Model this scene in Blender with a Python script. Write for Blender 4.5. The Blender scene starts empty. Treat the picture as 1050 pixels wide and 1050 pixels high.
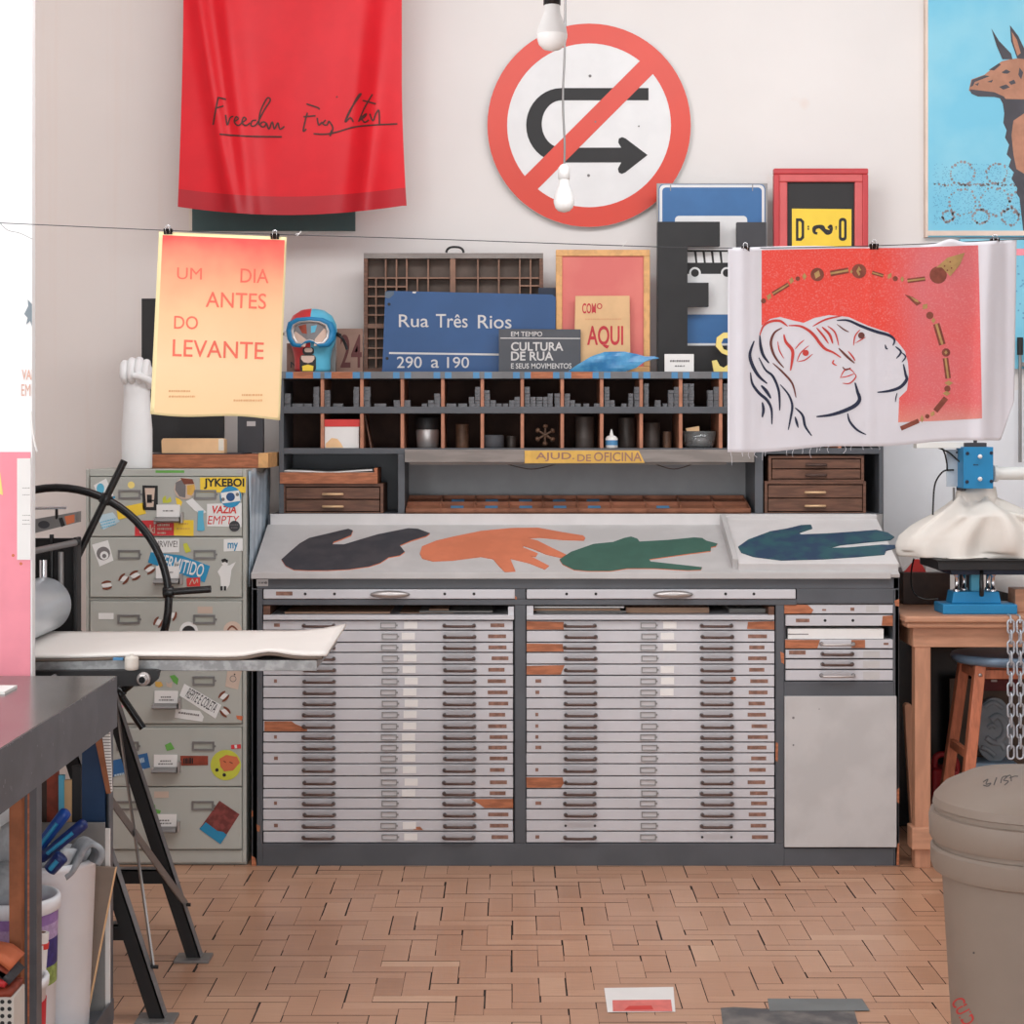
import bpy, bmesh, math, random
from mathutils import Vector as V, Matrix
from mathutils.geometry import delaunay_2d_cdt
random.seed(7)
SC = bpy.context.scene
COL = SC.collection
# ------------------------------------------------------------------ camera, world, lights, exposure
S = 1866.0; CX = 525.0; CY = 440.0; CZ = 1.44
cam = bpy.data.objects.new('camera', bpy.data.cameras.new('camera'))
COL.objects.link(cam)
cam.location = (0, 0, CZ); cam.rotation_euler = (math.pi/2, 0, 0)
cam.data.sensor_width = 36; cam.data.lens = 36*S/1050
cam.data.shift_y = (CY-525)/1050; cam.data.clip_start = 0.05
SC.camera = cam
SC.view_settings.view_transform = 'Standard'
SC.view_settings.look = 'None'
SC.view_settings.exposure = 0.15
SC.view_settings.gamma = 1.0
SC.view_settings.use_curve_mapping = False
w = bpy.data.worlds.new('daylight'); SC.world = w; w.use_nodes = True
w.node_tree.nodes['Background'].inputs[0].default_value = (0.9, 0.96, 1.0, 1)
w.node_tree.nodes['Background'].inputs[1].default_value = 1.45
def area(name, loc, target, sx, sy, power, col=(1, 1, 1)):
    d = bpy.data.lights.new(name, 'AREA'); d.shape = 'RECTANGLE'; d.size = sx; d.size_y = sy
    d.energy = power; d.color = col
    o = bpy.data.objects.new(name, d); COL.objects.link(o); o.location = loc
    o.rotation_euler = (V(target)-V(loc)).to_track_quat('-Z', 'Y').to_euler()
    return o
area('ceiling_strip_fill', (0.3, 4.25, 3.5), (-0.1, 6.7, 0.9), 4.8, 0.9, 92, (0.96, 0.985, 1.0))  # unseen overhead strip, added to light the back wall evenly
area('window_light_left', (-2.9, 1.4, 2.0), (-0.3, 5.0, 0.9), 2.4, 2.0, 80, (0.97, 0.985, 1.0))

area('low_front_fill', (0.1, 0.2, 0.85), (-0.95, 4.0, 0.35), 1.4, 0.9, 16, (0.96, 0.98, 1.0))  # unseen low fill by the camera, added to brighten the bench shelf
# ------------------------------------------------------------------ materials
def lin(c):
    return tuple(((x/255)/12.92 if x/255 <= 0.04045 else ((x/255+0.055)/1.055)**2.4) for x in c[:3])
MATS = {}
def mat(name, col, rough=0.55, metal=0.0, var=0.06, scale=9.0, bump=0.0, bscale=40.0, stretch=None, spec=0.4,
        trans=0.0, col2=None, lo=0.42, hi=0.6, sheen=0.0, emit=0.0, alpha=1.0, detail=4):
    if name in MATS: return MATS[name]
    m = bpy.data.materials.new(name); m.use_nodes = True; nt = m.node_tree; N = nt.nodes; L = nt.links
    b = N['Principled BSDF']
    b.inputs['Roughness'].default_value = rough; b.inputs['Metallic'].default_value = metal
    b.inputs['Specular IOR Level'].default_value = spec
    if trans: b.inputs['Transmission Weight'].default_value = trans
    if sheen: b.inputs['Sheen Weight'].default_value = sheen
    if alpha < 1: b.inputs['Alpha'].default_value = alpha
    c = lin(col)
    tc = N.new('ShaderNodeTexCoord'); mp = N.new('ShaderNodeMapping'); L.new(tc.outputs['Object'], mp.inputs[0])
    if stretch: mp.inputs['Scale'].default_value = stretch
    nz = N.new('ShaderNodeTexNoise'); nz.inputs['Scale'].default_value = scale; nz.inputs['Detail'].default_value = detail
    L.new(mp.outputs[0], nz.inputs['Vector'])
    mx = N.new('ShaderNodeMix'); mx.data_type = 'RGBA'
    rp = N.new('ShaderNodeMapRange'); rp.inputs[1].default_value = lo; rp.inputs[2].default_value = hi
    L.new(nz.outputs[0], rp.inputs[0]); L.new(rp.outputs[0], mx.inputs[0])
    if col2: ca, cb = c, lin(col2)
    else: ca = tuple(x*(1-var) for x in c); cb = tuple(min(1, x*(1+var)) for x in c)
    mx.inputs[6].default_value = (*ca, 1); mx.inputs[7].default_value = (*cb, 1)
    L.new(mx.outputs[2], b.inputs['Base Color'])
    if bump:
        bn = N.new('ShaderNodeTexNoise'); bn.inputs['Scale'].default_value = bscale; L.new(mp.outputs[0], bn.inputs['Vector'])
        bp = N.new('ShaderNodeBump'); bp.inputs['Strength'].default_value = bump; bp.inputs['Distance'].default_value = 0.01
        L.new(bn.outputs[0], bp.inputs['Height']); L.new(bp.outputs[0], b.inputs['Normal'])
    MATS[name] = m
    return m
def M(name): return MATS[name]

# ------------------------------------------------------------------ pixel <-> place helpers (photo frame 1050 x 1050)
def P(px, py, Y): return V(((px-CX)*Y/S, Y, CZ-(py-CY)*Y/S))
def XX(px, Y): return (px-CX)*Y/S
def ZZ(py, Y): return CZ-(py-CY)*Y/S
def plane(Y):
    def s(px, py, c=0.0):
        p = P(px, py, Y); p.y -= c; return p
    return s
def tilted(o, n):
    o = V(o); n = V(n).normalized()
    def s(px, py, c=0.0):
        d = V(((px-CX)/S, 1, -(py-CY)/S)); k = V((0, 0, CZ))
        return k + d*((o-k).dot(n)/d.dot(n)) + n*c
    return s
def smooth_path(pts, n=6):
    pts = [V(p) for p in pts]
    if len(pts) < 3: return pts
    out = []
    for i in range(len(pts)-1):
        p0 = pts[max(i-1, 0)]; p1 = pts[i]; p2 = pts[i+1]; p3 = pts[min(i+2, len(pts)-1)]
        for k in range(n):
            t = k/n
            out.append(0.5*((2*p1)+(p2-p0)*t+(2*p0-5*p1+4*p2-p3)*t*t+(3*p1-p0-3*p2+p3)*t**3))
    out.append(pts[-1]); return out
TXT = {}
def text_geo(s, bold=0.0):
    k = (s, bold)
    if k in TXT: return TXT[k]
    cu = bpy.data.curves.new('lettering', 'FONT'); cu.body = s; cu.offset = bold; cu.resolution_u = 4
    o = bpy.data.objects.new('lettering', cu); COL.objects.link(o)
    dg = bpy.context.evaluated_depsgraph_get(); e = o.evaluated_get(dg); me = e.to_mesh()
    vs = [(v.co.x, v.co.y) for v in me.vertices]; fs = [tuple(p.vertices) for p in me.polygons]
    e.to_mesh_clear(); bpy.data.objects.remove(o); bpy.data.curves.remove(cu)
    x0 = min(v[0] for v in vs); x1 = max(v[0] for v in vs); y0 = min(v[1] for v in vs); y1 = max(v[1] for v in vs)
    vs = [((v[0]-x0)/(x1-x0), (v[1]-y0)/max(1e-6, y1-y0)) for v in vs]
    TXT[k] = (vs, fs); return TXT[k]
WL = {}     # world position of each object's origin
class MB:
    def __init__(s): s.v = []; s.f = []; s.m = []; s.s = []
    def add(s, vs, fs, mi=0, sm=False):
        b = len(s.v); s.v += [V(v) for v in vs]
        for f in fs: s.f.append(tuple(b+i for i in f)); s.m.append(mi); s.s.append(sm)
        return s
    def box(s, x0, x1, y0, y1, z0, z1, mi=0):
        vs = [(x, y, z) for x in (x0, x1) for y in (y0, y1) for z in (z0, z1)]
        return s.add(vs, [(0, 1, 3, 2), (4, 6, 7, 5), (0, 4, 5, 1), (2, 3, 7, 6), (0, 2, 6, 4), (1, 5, 7, 3)], mi)
    def pbox(s, a, b, c, d, Y, dep, mi=0):          # photo rectangle a..c, b..d on the plane Y, dep metres deep behind it
        return s.box(XX(a, Y), XX(c, Y), Y, Y+dep, ZZ(d, Y), ZZ(b, Y), mi)
    def bar(s, p, q, w, h, mi=0, up=(0, 0, 1), w2=None, h2=None):
        p = V(p); q = V(q); d = (q-p).normalized(); up = V(up)
        if abs(d.dot(up)) > 0.98: up = V((0, 1, 0))
        a = d.cross(up).normalized(); b = a.cross(d).normalized(); w2 = w2 or w; h2 = h2 or h
        vs = [p+a*x*w/2+b*y*h/2 for x, y in ((-1, -1), (1, -1), (1, 1), (-1, 1))]+[q+a*x*w2/2+b*y*h2/2 for x, y in ((-1, -1), (1, -1), (1, 1), (-1, 1))]
        return s.add(vs, [(0, 1, 2, 3), (7, 6, 5, 4), (0, 4, 5, 1), (1, 5, 6, 2), (2, 6, 7, 3), (3, 7, 4, 0)], mi)
    def tube(s, pts, r, n=10, mi=0, closed=False, sub=0):
        pts = smooth_path(pts, sub) if sub else [V(p) for p in pts]
        R = r if isinstance(r, (list, tuple)) else [r]*len(pts)
        if len(R) != len(pts): R = [R[min(len(R)-1, int(i*len(R)/len(pts)))] for i in range(len(pts))]
        N = len(pts); vs = []; up = None
        for i, p in enumerate(pts):
            if closed: t = pts[(i+1) % N]-pts[i-1]
            else: t = pts[min(i+1, N-1)]-pts[max(i-1, 0)]
            t.normalize()
            if up is None:
                up = V((0, 0, 1)) if abs(t.z) < 0.9 else V((1, 0, 0))
            a = t.cross(up).normalized(); up = a.cross(t).normalized()
            for k in range(n):
                an = 2*math.pi*k/n; vs.append(p+(a*math.cos(an)+up*math.sin(an))*R[i])
        fs = []
        for i in range(N if closed else N-1):
            j = (i+1) % N
            for k in range(n): fs.append((i*n+k, i*n+(k+1) % n, j*n+(k+1) % n, j*n+k))
        s.add(vs, fs, mi, True)
        if not closed:
            s.add(vs[:n], [tuple(range(n))], mi); s.add(vs[-n:], [tuple(range(n))], mi)
        return s
    def lathe(s, prof, c=(0, 0, 0), n=32, mi=0, axis=(0, 0, 1), sm=True, sx=1.0, sy=1.0):
        c = V(c); ax = V(axis).normalized(); q = V((0, 0, 1)).rotation_difference(ax); vs = []; fs = []
        for r, z in prof:
            for k in range(n):
                a = 2*math.pi*k/n; vs.append(c+q@V((r*math.cos(a)*sx, r*math.sin(a)*sy, z)))
        for i in range(len(prof)-1):
            for k in range(n): fs.append((i*n+k, i*n+(k+1) % n, (i+1)*n+(k+1) % n, (i+1)*n+k))
        s.add(vs, fs, mi, sm)
        for i in (0, len(prof)-1):
            if prof[i][0] > 1e-4: s.add(vs[i*n:(i+1)*n], [tuple(range(n))], mi)
        return s
    def prism(s, poly, surf, c0, c1, mi=0, side=None):      # photo polygon, thickness from c0 to c1 off the surface
        n = len(poly); a = [surf(x, y, c1) for x, y in poly]; b = [surf(x, y, c0) for x, y in poly]
        s.add(a, [tuple(range(n))], mi)
        s.add(b, [tuple(range(n))], mi if side is None else side)
        return s.add(a+b, [(i, (i+1) % n, n+(i+1) % n, n+i) for i in range(n)], mi if side is None else side)
    def extr(s, poly3, d, mi=0):                            # 3d polygon swept along d
        n = len(poly3); a = [V(p) for p in poly3]; b = [p+V(d) for p in a]
        return s.add(a+b, [tuple(range(n)), tuple(range(2*n-1, n-1, -1))]+[(i, (i+1) % n, n+(i+1) % n, n+i) for i in range(n)], mi)
    def decal(s, poly, surf, c=0.0006, mi=0):
        return s.add([surf(x, y, c) for x, y in poly], [tuple(range(len(poly)))], mi)
    def rect(s, a, b, c, d, surf, off=0.0006, mi=0, rot=0):
        mx = (a+c)/2; my = (b+d)/2; r = math.radians(rot); co, si = math.cos(r), math.sin(r)
        return s.decal([(mx+(x-mx)*co-(y-my)*si, my+(x-mx)*si+(y-my)*co) for x, y in ((a, b), (c, b), (c, d), (a, d))], surf, off, mi)
    def disc(s, x, y, r, surf, c=0.0006, mi=0, n=20, ry=None):
        ry = ry or r
        return s.decal([(x+r*math.cos(2*math.pi*k/n), y+ry*math.sin(2*math.pi*k/n)) for k in range(n)], surf, c, mi)
    def ring(s, x, y, r0, r1, surf, c, mi=0, n=48):
        vs = []; fs = []
        for k in range(n):
            a = 2*math.pi*k/n
            vs += [surf(x+r0*math.cos(a), y+r0*math.sin(a), c), surf(x+r1*math.cos(a), y+r1*math.sin(a), c)]
        for k in range(n): j = (k+1) % n; fs.append((2*k, 2*k+1, 2*j+1, 2*j))
        return s.add(vs, fs, mi)
    def fill(s, poly, surf, c, mi=0, g=6.0):
        pts = [V((x, y)) for x, y in poly]; dense = []
        for i in range(len(pts)):
            a = pts[i]; b = pts[(i+1) % len(pts)]; k = max(1, int((b-a).length/g))
            dense += [a.lerp(b, t/k) for t in range(k)]
        n = len(dense); x0 = min(p.x for p in dense); x1 = max(p.x for p in dense); y0 = min(p.y for p in dense); y1 = max(p.y for p in dense)
        ex = []
        y = y0+g/2
        while y < y1:
            x = x0+g/2
            while x < x1: ex.append(V((x, y))); x += g
            y += g
        vs, _, fs, *_ = delaunay_2d_cdt(dense+ex, [], [list(range(n))], 1, 1e-4)
        return s.add([surf(v.x, v.y, c) for v in vs], [tuple(f) for f in fs], mi)
    def ribbon(s, pts, w, surf, c=0.0008, mi=0, taper=True, sub=5):
        p = smooth_path([V((x, y)) for x, y in pts], sub) if len(pts) > 2 else [V(pts[0]).lerp(V(pts[1]), k/4) for k in range(5)]
        n = len(p); vs = []
        for i in range(n):
            t = (p[min(i+1, n-1)]-p[max(i-1, 0)])
            if t.length < 1e-6: t = V((1, 0))
            t.normalize(); q = V((-t.y, t.x)); k = i/(n-1)
            ww = w/2*(max(0.12, math.sin(math.pi*(0.06+0.88*k))**0.7) if taper else 1)
            vs += [surf(*(p[i]+q*ww), c), surf(*(p[i]-q*ww), c)]
        return s.add(vs, [(2*i, 2*i+1, 2*i+3, 2*i+2) for i in range(n-1)], mi)
    def text(s, st, a, b, c, d, surf, off=0.0009, mi=0, bold=0.0, rot=0, shear=0.0):
        vs, fs = text_geo(st, bold); mx = (a+c)/2; my = (b+d)/2; r = math.radians(rot); co, si = math.cos(r), math.sin(r); o = []
        for u, v in vs:
            x = a+u*(c-a)+shear*(v-0.5)*(d-b); y = d-v*(d-b)
            o.append(surf(mx+(x-mx)*co-(y-my)*si, my+(x-mx)*si+(y-my)*co, off))
        return s.add(o, fs, mi)
    def scribble(s, a, b, c, d, surf, off=0.0009, mi=0, rot=0):     # a line of writing too small to read
        mx = (a+c)/2; my = (b+d)/2; r = math.radians(rot); co, si = math.cos(r), math.sin(r); x = a
        while x < c-0.4:
            w_ = random.uniform(0.7, 2.4); e = min(c, x+w_)
            s.decal([(mx+(q-mx)*co-(t-my)*si, my+(q-mx)*si+(t-my)*co) for q, t in ((x, b+random.random()*0.2*(d-b)), (e, b), (e, d), (x, d))], surf, off, mi)
            x = e+0.6
        return s
    def sheet(s, fn, nu, nv, mi=0):
        vs = [fn(i/nu, j/nv) for j in range(nv+1) for i in range(nu+1)]
        return s.add(vs, [(j*(nu+1)+i, j*(nu+1)+i+1, (j+1)*(nu+1)+i+1, (j+1)*(nu+1)+i) for j in range(nv) for i in range(nu)], mi, True)
    def mesh(s, name, mats, org):
        me = bpy.data.meshes.new(name)
        me.from_pydata([tuple(v-org) for v in s.v], [], s.f)
        for m in (mats if isinstance(mats, (list, tuple)) else [mats]): me.materials.append(M(m) if isinstance(m, str) else m)
        me.polygons.foreach_set('material_index', s.m); me.polygons.foreach_set('use_smooth', s.s)
        bm = bmesh.new(); bm.from_mesh(me); bmesh.ops.recalc_face_normals(bm, faces=bm.faces); bm.to_mesh(me); bm.free()
        me.update(); return me
    def build(s, name, mats, parent=None, bevel=0.0, solid=0.0, subsurf=0, seg=2, split=0.0):
        if parent is not None: org = WL[parent.name]
        else:
            xs = [v.x for v in s.v]; ys = [v.y for v in s.v]
            org = V(((min(xs)+max(xs))/2, (min(ys)+max(ys))/2, min(v.z for v in s.v)))
        o = bpy.data.objects.new(name, s.mesh(name, mats, org)); COL.objects.link(o)
        if parent is not None: o.parent = parent
        else: o.location = org
        WL[o.name] = org.copy()
        if solid:
            k = o.modifiers.new('thickness', 'SOLIDIFY'); k.thickness = solid; k.offset = 0
        if bevel:
            k = o.modifiers.new('bevel', 'BEVEL'); k.width = bevel; k.segments = seg; k.limit_method = 'ANGLE'; k.angle_limit = 0.7
        if split:
            k = o.modifiers.new('crisp_edges', 'EDGE_SPLIT'); k.split_angle = split
        if subsurf:
            k = o.modifiers.new('subdivision', 'SUBSURF'); k.levels = subsurf; k.render_levels = subsurf
        return o
def tag(o, label, cat, group=None):
    o['label'] = label; o['category'] = cat
    if group: o['group'] = group
    return o
def struct(o): o['kind'] = 'structure'; return o
def thing(name, label, cat, loc, group=None):
    o = bpy.data.objects.new(name, None); COL.objects.link(o); o.location = loc; o.empty_display_size = 0.05
    WL[o.name] = V(loc); return tag(o, label, cat, group)
def inst(me, name, parent, loc):            # a copy that shares mesh data; loc in world
    o = bpy.data.objects.new(name, me); COL.objects.link(o)
    base = V((0, 0, 0))
    if parent is not None: o.parent = parent; base = WL[parent.name]
    o.location = V(loc)-base; WL[o.name] = V(loc); return o
def lab(o, l): o['label'] = l; return o

# ------------------------------------------------------------------ palette
mat('plaster', (227, 222, 219), 0.85, var=0.02, scale=1.3, bump=0.04, bscale=14)
mat('plaster_white', (232, 230, 230), 0.8, var=0.02)
mat('board_white', (240, 240, 240), 0.5, var=0.01)
mat('grey_paint', (84, 86, 91), 0.42, var=0.08, scale=5, bump=0.02)
mat('grey_paint_light', (112, 112, 114), 0.5, var=0.08)
mat('grey_wood', (136, 128, 123), 0.6, var=0.12, scale=6, stretch=(1, 1, 8))
mat('drawer_grey', (200, 198, 202), 0.4, var=0.03, scale=6)
mat('slope_grey', (190, 187, 186), 0.55, var=0.05, scale=7)
mat('slope_white', (212, 208, 207), 0.55, var=0.03)
mat('bare_wood', (172, 106, 74), 0.6, var=0.18, scale=18, stretch=(1, 4, 6))
mat('bare_metal', (138, 102, 88), 0.6, var=0.2, scale=60)
mat('handle_brown', (92, 72, 66), 0.45, metal=0.35, var=0.15, scale=50)
mat('metal_light', (186, 180, 178), 0.35, metal=0.7, var=0.04)
mat('metal_grey', (140, 138, 137), 0.4, metal=0.6, var=0.05)
mat('chrome', (225, 225, 228), 0.15, metal=1.0, var=0.01)
mat('paper_white', (232, 229, 226), 0.7, var=0.015)
mat('paper_cream', (232, 224, 210), 0.7, var=0.02)
mat('black', (34, 33, 34), 0.5, var=0.1)
mat('black_gloss', (24, 23, 24), 0.25, var=0.1)
mat('ink_black', (40, 39, 40), 0.6, var=0.05)
mat('ink_grey', (120, 116, 116), 0.7, var=0.05)
mat('charcoal', (62, 62, 66), 0.6, var=0.08)
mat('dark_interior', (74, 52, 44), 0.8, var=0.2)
mat('brown_wood', (106, 72, 56), 0.5, var=0.2, scale=12, stretch=(1, 4, 8))
mat('brown_wood_dark', (66, 48, 41), 0.55, var=0.2, scale=12)
mat('brass', (224, 186, 146), 0.35, metal=0.35, var=0.05)
mat('oak', (188, 136, 108), 0.5, var=0.08, scale=9, stretch=(6, 6, 1))
mat('oak_flat', (190, 140, 112), 0.5, var=0.08, scale=9, stretch=(1, 5, 6))
mat('pine', (214, 164, 108), 0.5, var=0.1, scale=12, stretch=(3, 3, 3))
mat('divider_wood', (176, 118, 92), 0.5, var=0.12, scale=20)
mat('tape_blue', (82, 138, 182), 0.55, var=0.05)
mat('lead', (98, 98, 101), 0.5, metal=0.3, var=0.15, scale=40)
mat('cabinet_green', (178, 179, 172), 0.42, var=0.025, scale=4)
mat('gap_dark', (70, 66, 64), 0.7, var=0.1)
mat('red', (214, 62, 58), 0.5, var=0.03)
mat('yellow', (240, 204, 64), 0.5, var=0.03)
mat('blue', (34, 128, 178), 0.45, var=0.04)
mat('sky_blue', (96, 182, 212), 0.5, var=0.05)
mat('green', (104, 168, 78), 0.55, var=0.05)
mat('pink', (240, 146, 160), 0.6, var=0.03)
mat('rust', (140, 62, 44), 0.6, var=0.2, scale=30)
mat('orange', (206, 112, 74), 0.6, var=0.05)
# ================================================================== the setting
YW = 6.78
struct(MB().box(-3.2, 3.4, YW, YW+0.12, -0.05, 3.7).build('wall_back', 'plaster'))
struct(MB().box(-3.32, -3.2, -2.5, YW+0.12, -0.05, 3.7).build('wall_left', 'plaster_white'))
struct(MB().box(3.4, 3.52, -2.5, YW+0.12, -0.05, 3.7).build('wall_right', 'plaster_white'))
struct(MB().box(-3.32, 3.52, -2.5, YW+0.12, 3.6, 3.72).build('ceiling', 'plaster_white'))
# warm tint growing towards the left of the plaster, with vertical drips
def wall_plaster():
    m = MATS['plaster']; nt = m.node_tree; N = nt.nodes; L = nt.links; b = N['Principled BSDF']
    src = b.inputs['Base Color'].links[0].from_socket
    tc = N.new('ShaderNodeTexCoord'); mp = N.new('ShaderNodeMapping'); mp.inputs['Scale'].default_value = (14, 1, 0.35)
    L.new(tc.outputs['Object'], mp.inputs[0])
    nz = N.new('ShaderNodeTexNoise'); nz.inputs['Scale'].default_value = 1.6; nz.inputs['Detail'].default_value = 6; L.new(mp.outputs[0], nz.inputs['Vector'])
    sx = N.new('ShaderNodeSeparateXYZ'); L.new(tc.outputs['Object'], sx.inputs[0])
    g = N.new('ShaderNodeMapRange'); g.inputs[1].default_value = -0.3; g.inputs[2].default_value = -1.9; L.new(sx.outputs[0], g.inputs[0])
    r = N.new('ShaderNodeMapRange'); r.inputs[1].default_value = 0.55; r.inputs[2].default_value = 0.9; r.inputs[3].default_value = 0.3; r.inputs[4].default_value = 0.65; L.new(nz.outputs[0], r.inputs[0])
    mu = N.new('ShaderNodeMath'); mu.operation = 'MULTIPLY'; L.new(g.outputs[0], mu.inputs[0]); L.new(r.outputs[0], mu.inputs[1])
    n2 = N.new('ShaderNodeTexNoise'); n2.inputs['Scale'].default_value = 5.5; L.new(tc.outputs['Object'], n2.inputs['Vector'])
    r2 = N.new('ShaderNodeMapRange'); r2.inputs[1].default_value = 0.72; r2.inputs[2].default_value = 0.8; r2.inputs[4].default_value = 0.5; L.new(n2.outputs[0], r2.inputs[0])
    ad = N.new('ShaderNodeMath'); ad.operation = 'MAXIMUM'; L.new(mu.outputs[0], ad.inputs[0]); L.new(r2.outputs[0], ad.inputs[1])
    mx = N.new('ShaderNodeMix'); mx.data_type = 'RGBA'; L.new(ad.outputs[0], mx.inputs[0]); L.new(src, mx.inputs[6])
    mx.inputs[7].default_value = (*lin((222, 196, 182)), 1); L.new(mx.outputs[2], b.inputs['Base Color'])
wall_plaster()
# herringbone parquet: 7 x 21 cm blocks in one floor mesh, a tone per block
def parquet():
    m = bpy.data.materials.new('parquet'); m.use_nodes = True; nt = m.node_tree; N = nt.nodes; L = nt.links; b = N['Principled BSDF']
    at = N.new('ShaderNodeAttribute'); at.attribute_name = 'tone'
    tc = N.new('ShaderNodeTexCoord')
    mp = N.new('ShaderNodeMapping'); mp.inputs['Scale'].default_value = (1.2, 16, 1); L.new(tc.outputs['Object'], mp.inputs[0])
    nz = N.new('ShaderNodeTexNoise'); nz.inputs['Scale'].default_value = 9; nz.inputs['Detail'].default_value = 6; L.new(mp.outputs[0], nz.inputs['Vector'])
    ad = N.new('ShaderNodeMath'); ad.operation = 'MULTIPLY_ADD'; ad.inputs[1].default_value = 0.55; L.new(nz.outputs[0], ad.inputs[0])
    sep = N.new('ShaderNodeSeparateColor'); L.new(at.outputs['Color'], sep.inputs[0]); L.new(sep.outputs[0], ad.inputs[2])
    cr = N.new('ShaderNodeValToRGB'); e = cr.color_ramp.elements
    e[0].position = 0.2; e[0].color = (*lin((158, 114, 87)), 1); e[1].position = 1.0; e[1].color = (*lin((214, 174, 144)), 1)
    x = cr.color_ramp.elements.new(0.62); x.color = (*lin((190, 143, 114)), 1)
    L.new(ad.outputs[0], cr.inputs[0])
    n2 = N.new('ShaderNodeTexNoise'); n2.inputs['Scale'].default_value = 1.1; n2.inputs['Detail'].default_value = 3; L.new(tc.outputs['Object'], n2.inputs['Vector'])
    mr = N.new('ShaderNodeMapRange'); mr.inputs[1].default_value = 0.4; mr.inputs[2].default_value = 0.72; mr.inputs[4].default_value = 0.45; L.new(n2.outputs[0], mr.inputs[0])
    mx = N.new('ShaderNodeMix'); mx.data_type = 'RGBA'; L.new(mr.outputs[0], mx.inputs[0]); L.new(cr.outputs[0], mx.inputs[6])
    mx.inputs[7].default_value = (*lin((196, 160, 136)), 1); L.new(mx.outputs[2], b.inputs['Base Color'])
    r2 = N.new('ShaderNodeMapRange'); r2.inputs[3].default_value = 0.22; r2.inputs[4].default_value = 0.45; L.new(nz.outputs[0], r2.inputs[0]); L.new(r2.outputs[0], b.inputs['Roughness'])
    b.inputs['Specular IOR Level'].default_value = 0.5
    MATS['parquet'] = m
    mat('joint', (60, 52, 50), 0.8, var=0.3, scale=20)
    W = 0.0704; x0, x1, y0, y1 = -3.2, 3.3, 2.5, 8.4
    vs = [(-3.3, -2.5, -0.0025), (3.5, -2.5, -0.0025), (3.5, 6.9, -0.0025), (-3.3, 6.9, -0.0025)]; fs = [(0, 1, 2, 3)]; mi = [1]; tone = [0.5]
    def blk(ax, ay, bx, by):
        if bx < x0 or ax > x1 or by < y0 or ay > y1: return
        def g(): return 0.0004+0.0034*random.random()**3.5
        k = len(vs); a, c = ax+g(), bx-g(); b_, d = ay+g(), by-g(); z = random.uniform(-0.0004, 0.0004)
        FY = lambda y: 3.0+(y-3.0)*.72
        vs.extend([(a, FY(b_), z), (c, FY(b_), z), (c, FY(d), z), (a, FY(d), z)]); fs.append((k, k+1, k+2, k+3)); mi.append(0); tone.append(random.uniform(0.22, 0.46) if random.random() > 0.1 else random.uniform(0.05, 0.65))
    for i in range(-190, 191):
        for j in range(-46, 47):
            ox = (i+3*j)*W; oy = (i-3*j)*W+3.0
            if ox < x0-1 or ox > x1+1 or oy < y0-1 or oy > y1+1: continue
            blk(ox, oy, ox+3*W, oy+W); blk(ox, oy+W, ox+W, oy+4*W)
    # plain boards of the floor in front of the laid-out blocks
    me = bpy.data.meshes.new('floor'); me.from_pydata(vs, [], fs); me.materials.append(m); me.materials.append(M('joint'))
    me.polygons.foreach_set('material_index', mi)
    ca = me.color_attributes.new('tone', 'FLOAT_COLOR', 'CORNER')
    for p in me.polygons:
        for l in p.loop_indices: ca.data[l].color = (tone[p.index],)*3+(1,)
    o = bpy.data.objects.new('floor', me); COL.objects.link(o); struct(o)
    fr = MB().box(-3.3, 3.5, -2.5, 2.55, -0.01, 0.0); struct(fr.build('floor_front', 'oak_flat'))
parquet()

# ================================================================== map cabinet (front plane Y = 6)
YC = 6.0
pc = plane(YC)
cab = thing('map_cabinet', 'long grey plan chest with two columns of shallow drawers and a sloped top', 'cabinet', (0.209, 6.37, 0))
c = MB()
x0, x1 = XX(258, YC), XX(922, YC)
prof = [(6.0, 0.0), (6.0, ZZ(592, YC)), (6.4, 1.094), (6.405, 1.138), (6.74, 1.138), (6.74, 0.0)]
c.extr([(x0, y, z) for y, z in prof], (0.02, 0, 0)); c.extr([(x1-0.02, y, z) for y, z in prof], (0.02, 0, 0))
c.box(x0+.02, x1-.02, 6.70, 6.74, 0, 1.138)
c.box(x0+.02, x1-.02, 6.41, 6.74, 1.10, 1.138)
zt = ZZ(592, YC)
for a, b, cc, d in ((258.5, 592, 921.9, 604), (258.5, 604, 269, 888), (528, 604, 539, 614.5), (528, 620.5, 539, 865), (795.5, 620.5, 804, 865), (917.5, 604, 921.9, 888),
                    (269, 614.5, 817, 620.5), (817, 604, 917.6, 619), (804, 699, 917.5, 714), (269, 865, 804, 888), (804, 870, 917.5, 888)):
    c.pbox(a, b, cc, d, YC, 0.03)
c.pbox(527, 620, 540, 866, YC+0.02, 0.6); c.pbox(795, 620, 806, 866, YC+0.02, 0.6)
c.box(x0+.02, x1-.02, 6.55, 6.57, 0.05, 0.95, 1)
for poly in ([(922, 614), (917, 616), (918, 621), (922, 622)], [(800, 668), (804, 670), (804, 681), (801, 679)], [(794.5+1, 761), (798, 762), (797.5, 781), (795, 780)],
             [(919, 810), (922, 808), (922, 824), (919.5, 822)], [(920, 866), (922, 864), (922, 887), (919, 887)], [(258, 877), (262, 880), (263, 888), (258, 888)],
             [(258, 831), (259.5, 832), (259.5, 837), (258, 838)], [(263, 845), (267, 847), (266, 853), (263.5, 852)], [(528, 611), (530, 612), (530, 615), (528, 614)]):
    c.decal(poly, pc, 0.0008, 2)
c.build('carcass', ['grey_paint', 'dark_interior', 'bare_wood'], cab, bevel=0.002)
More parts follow.
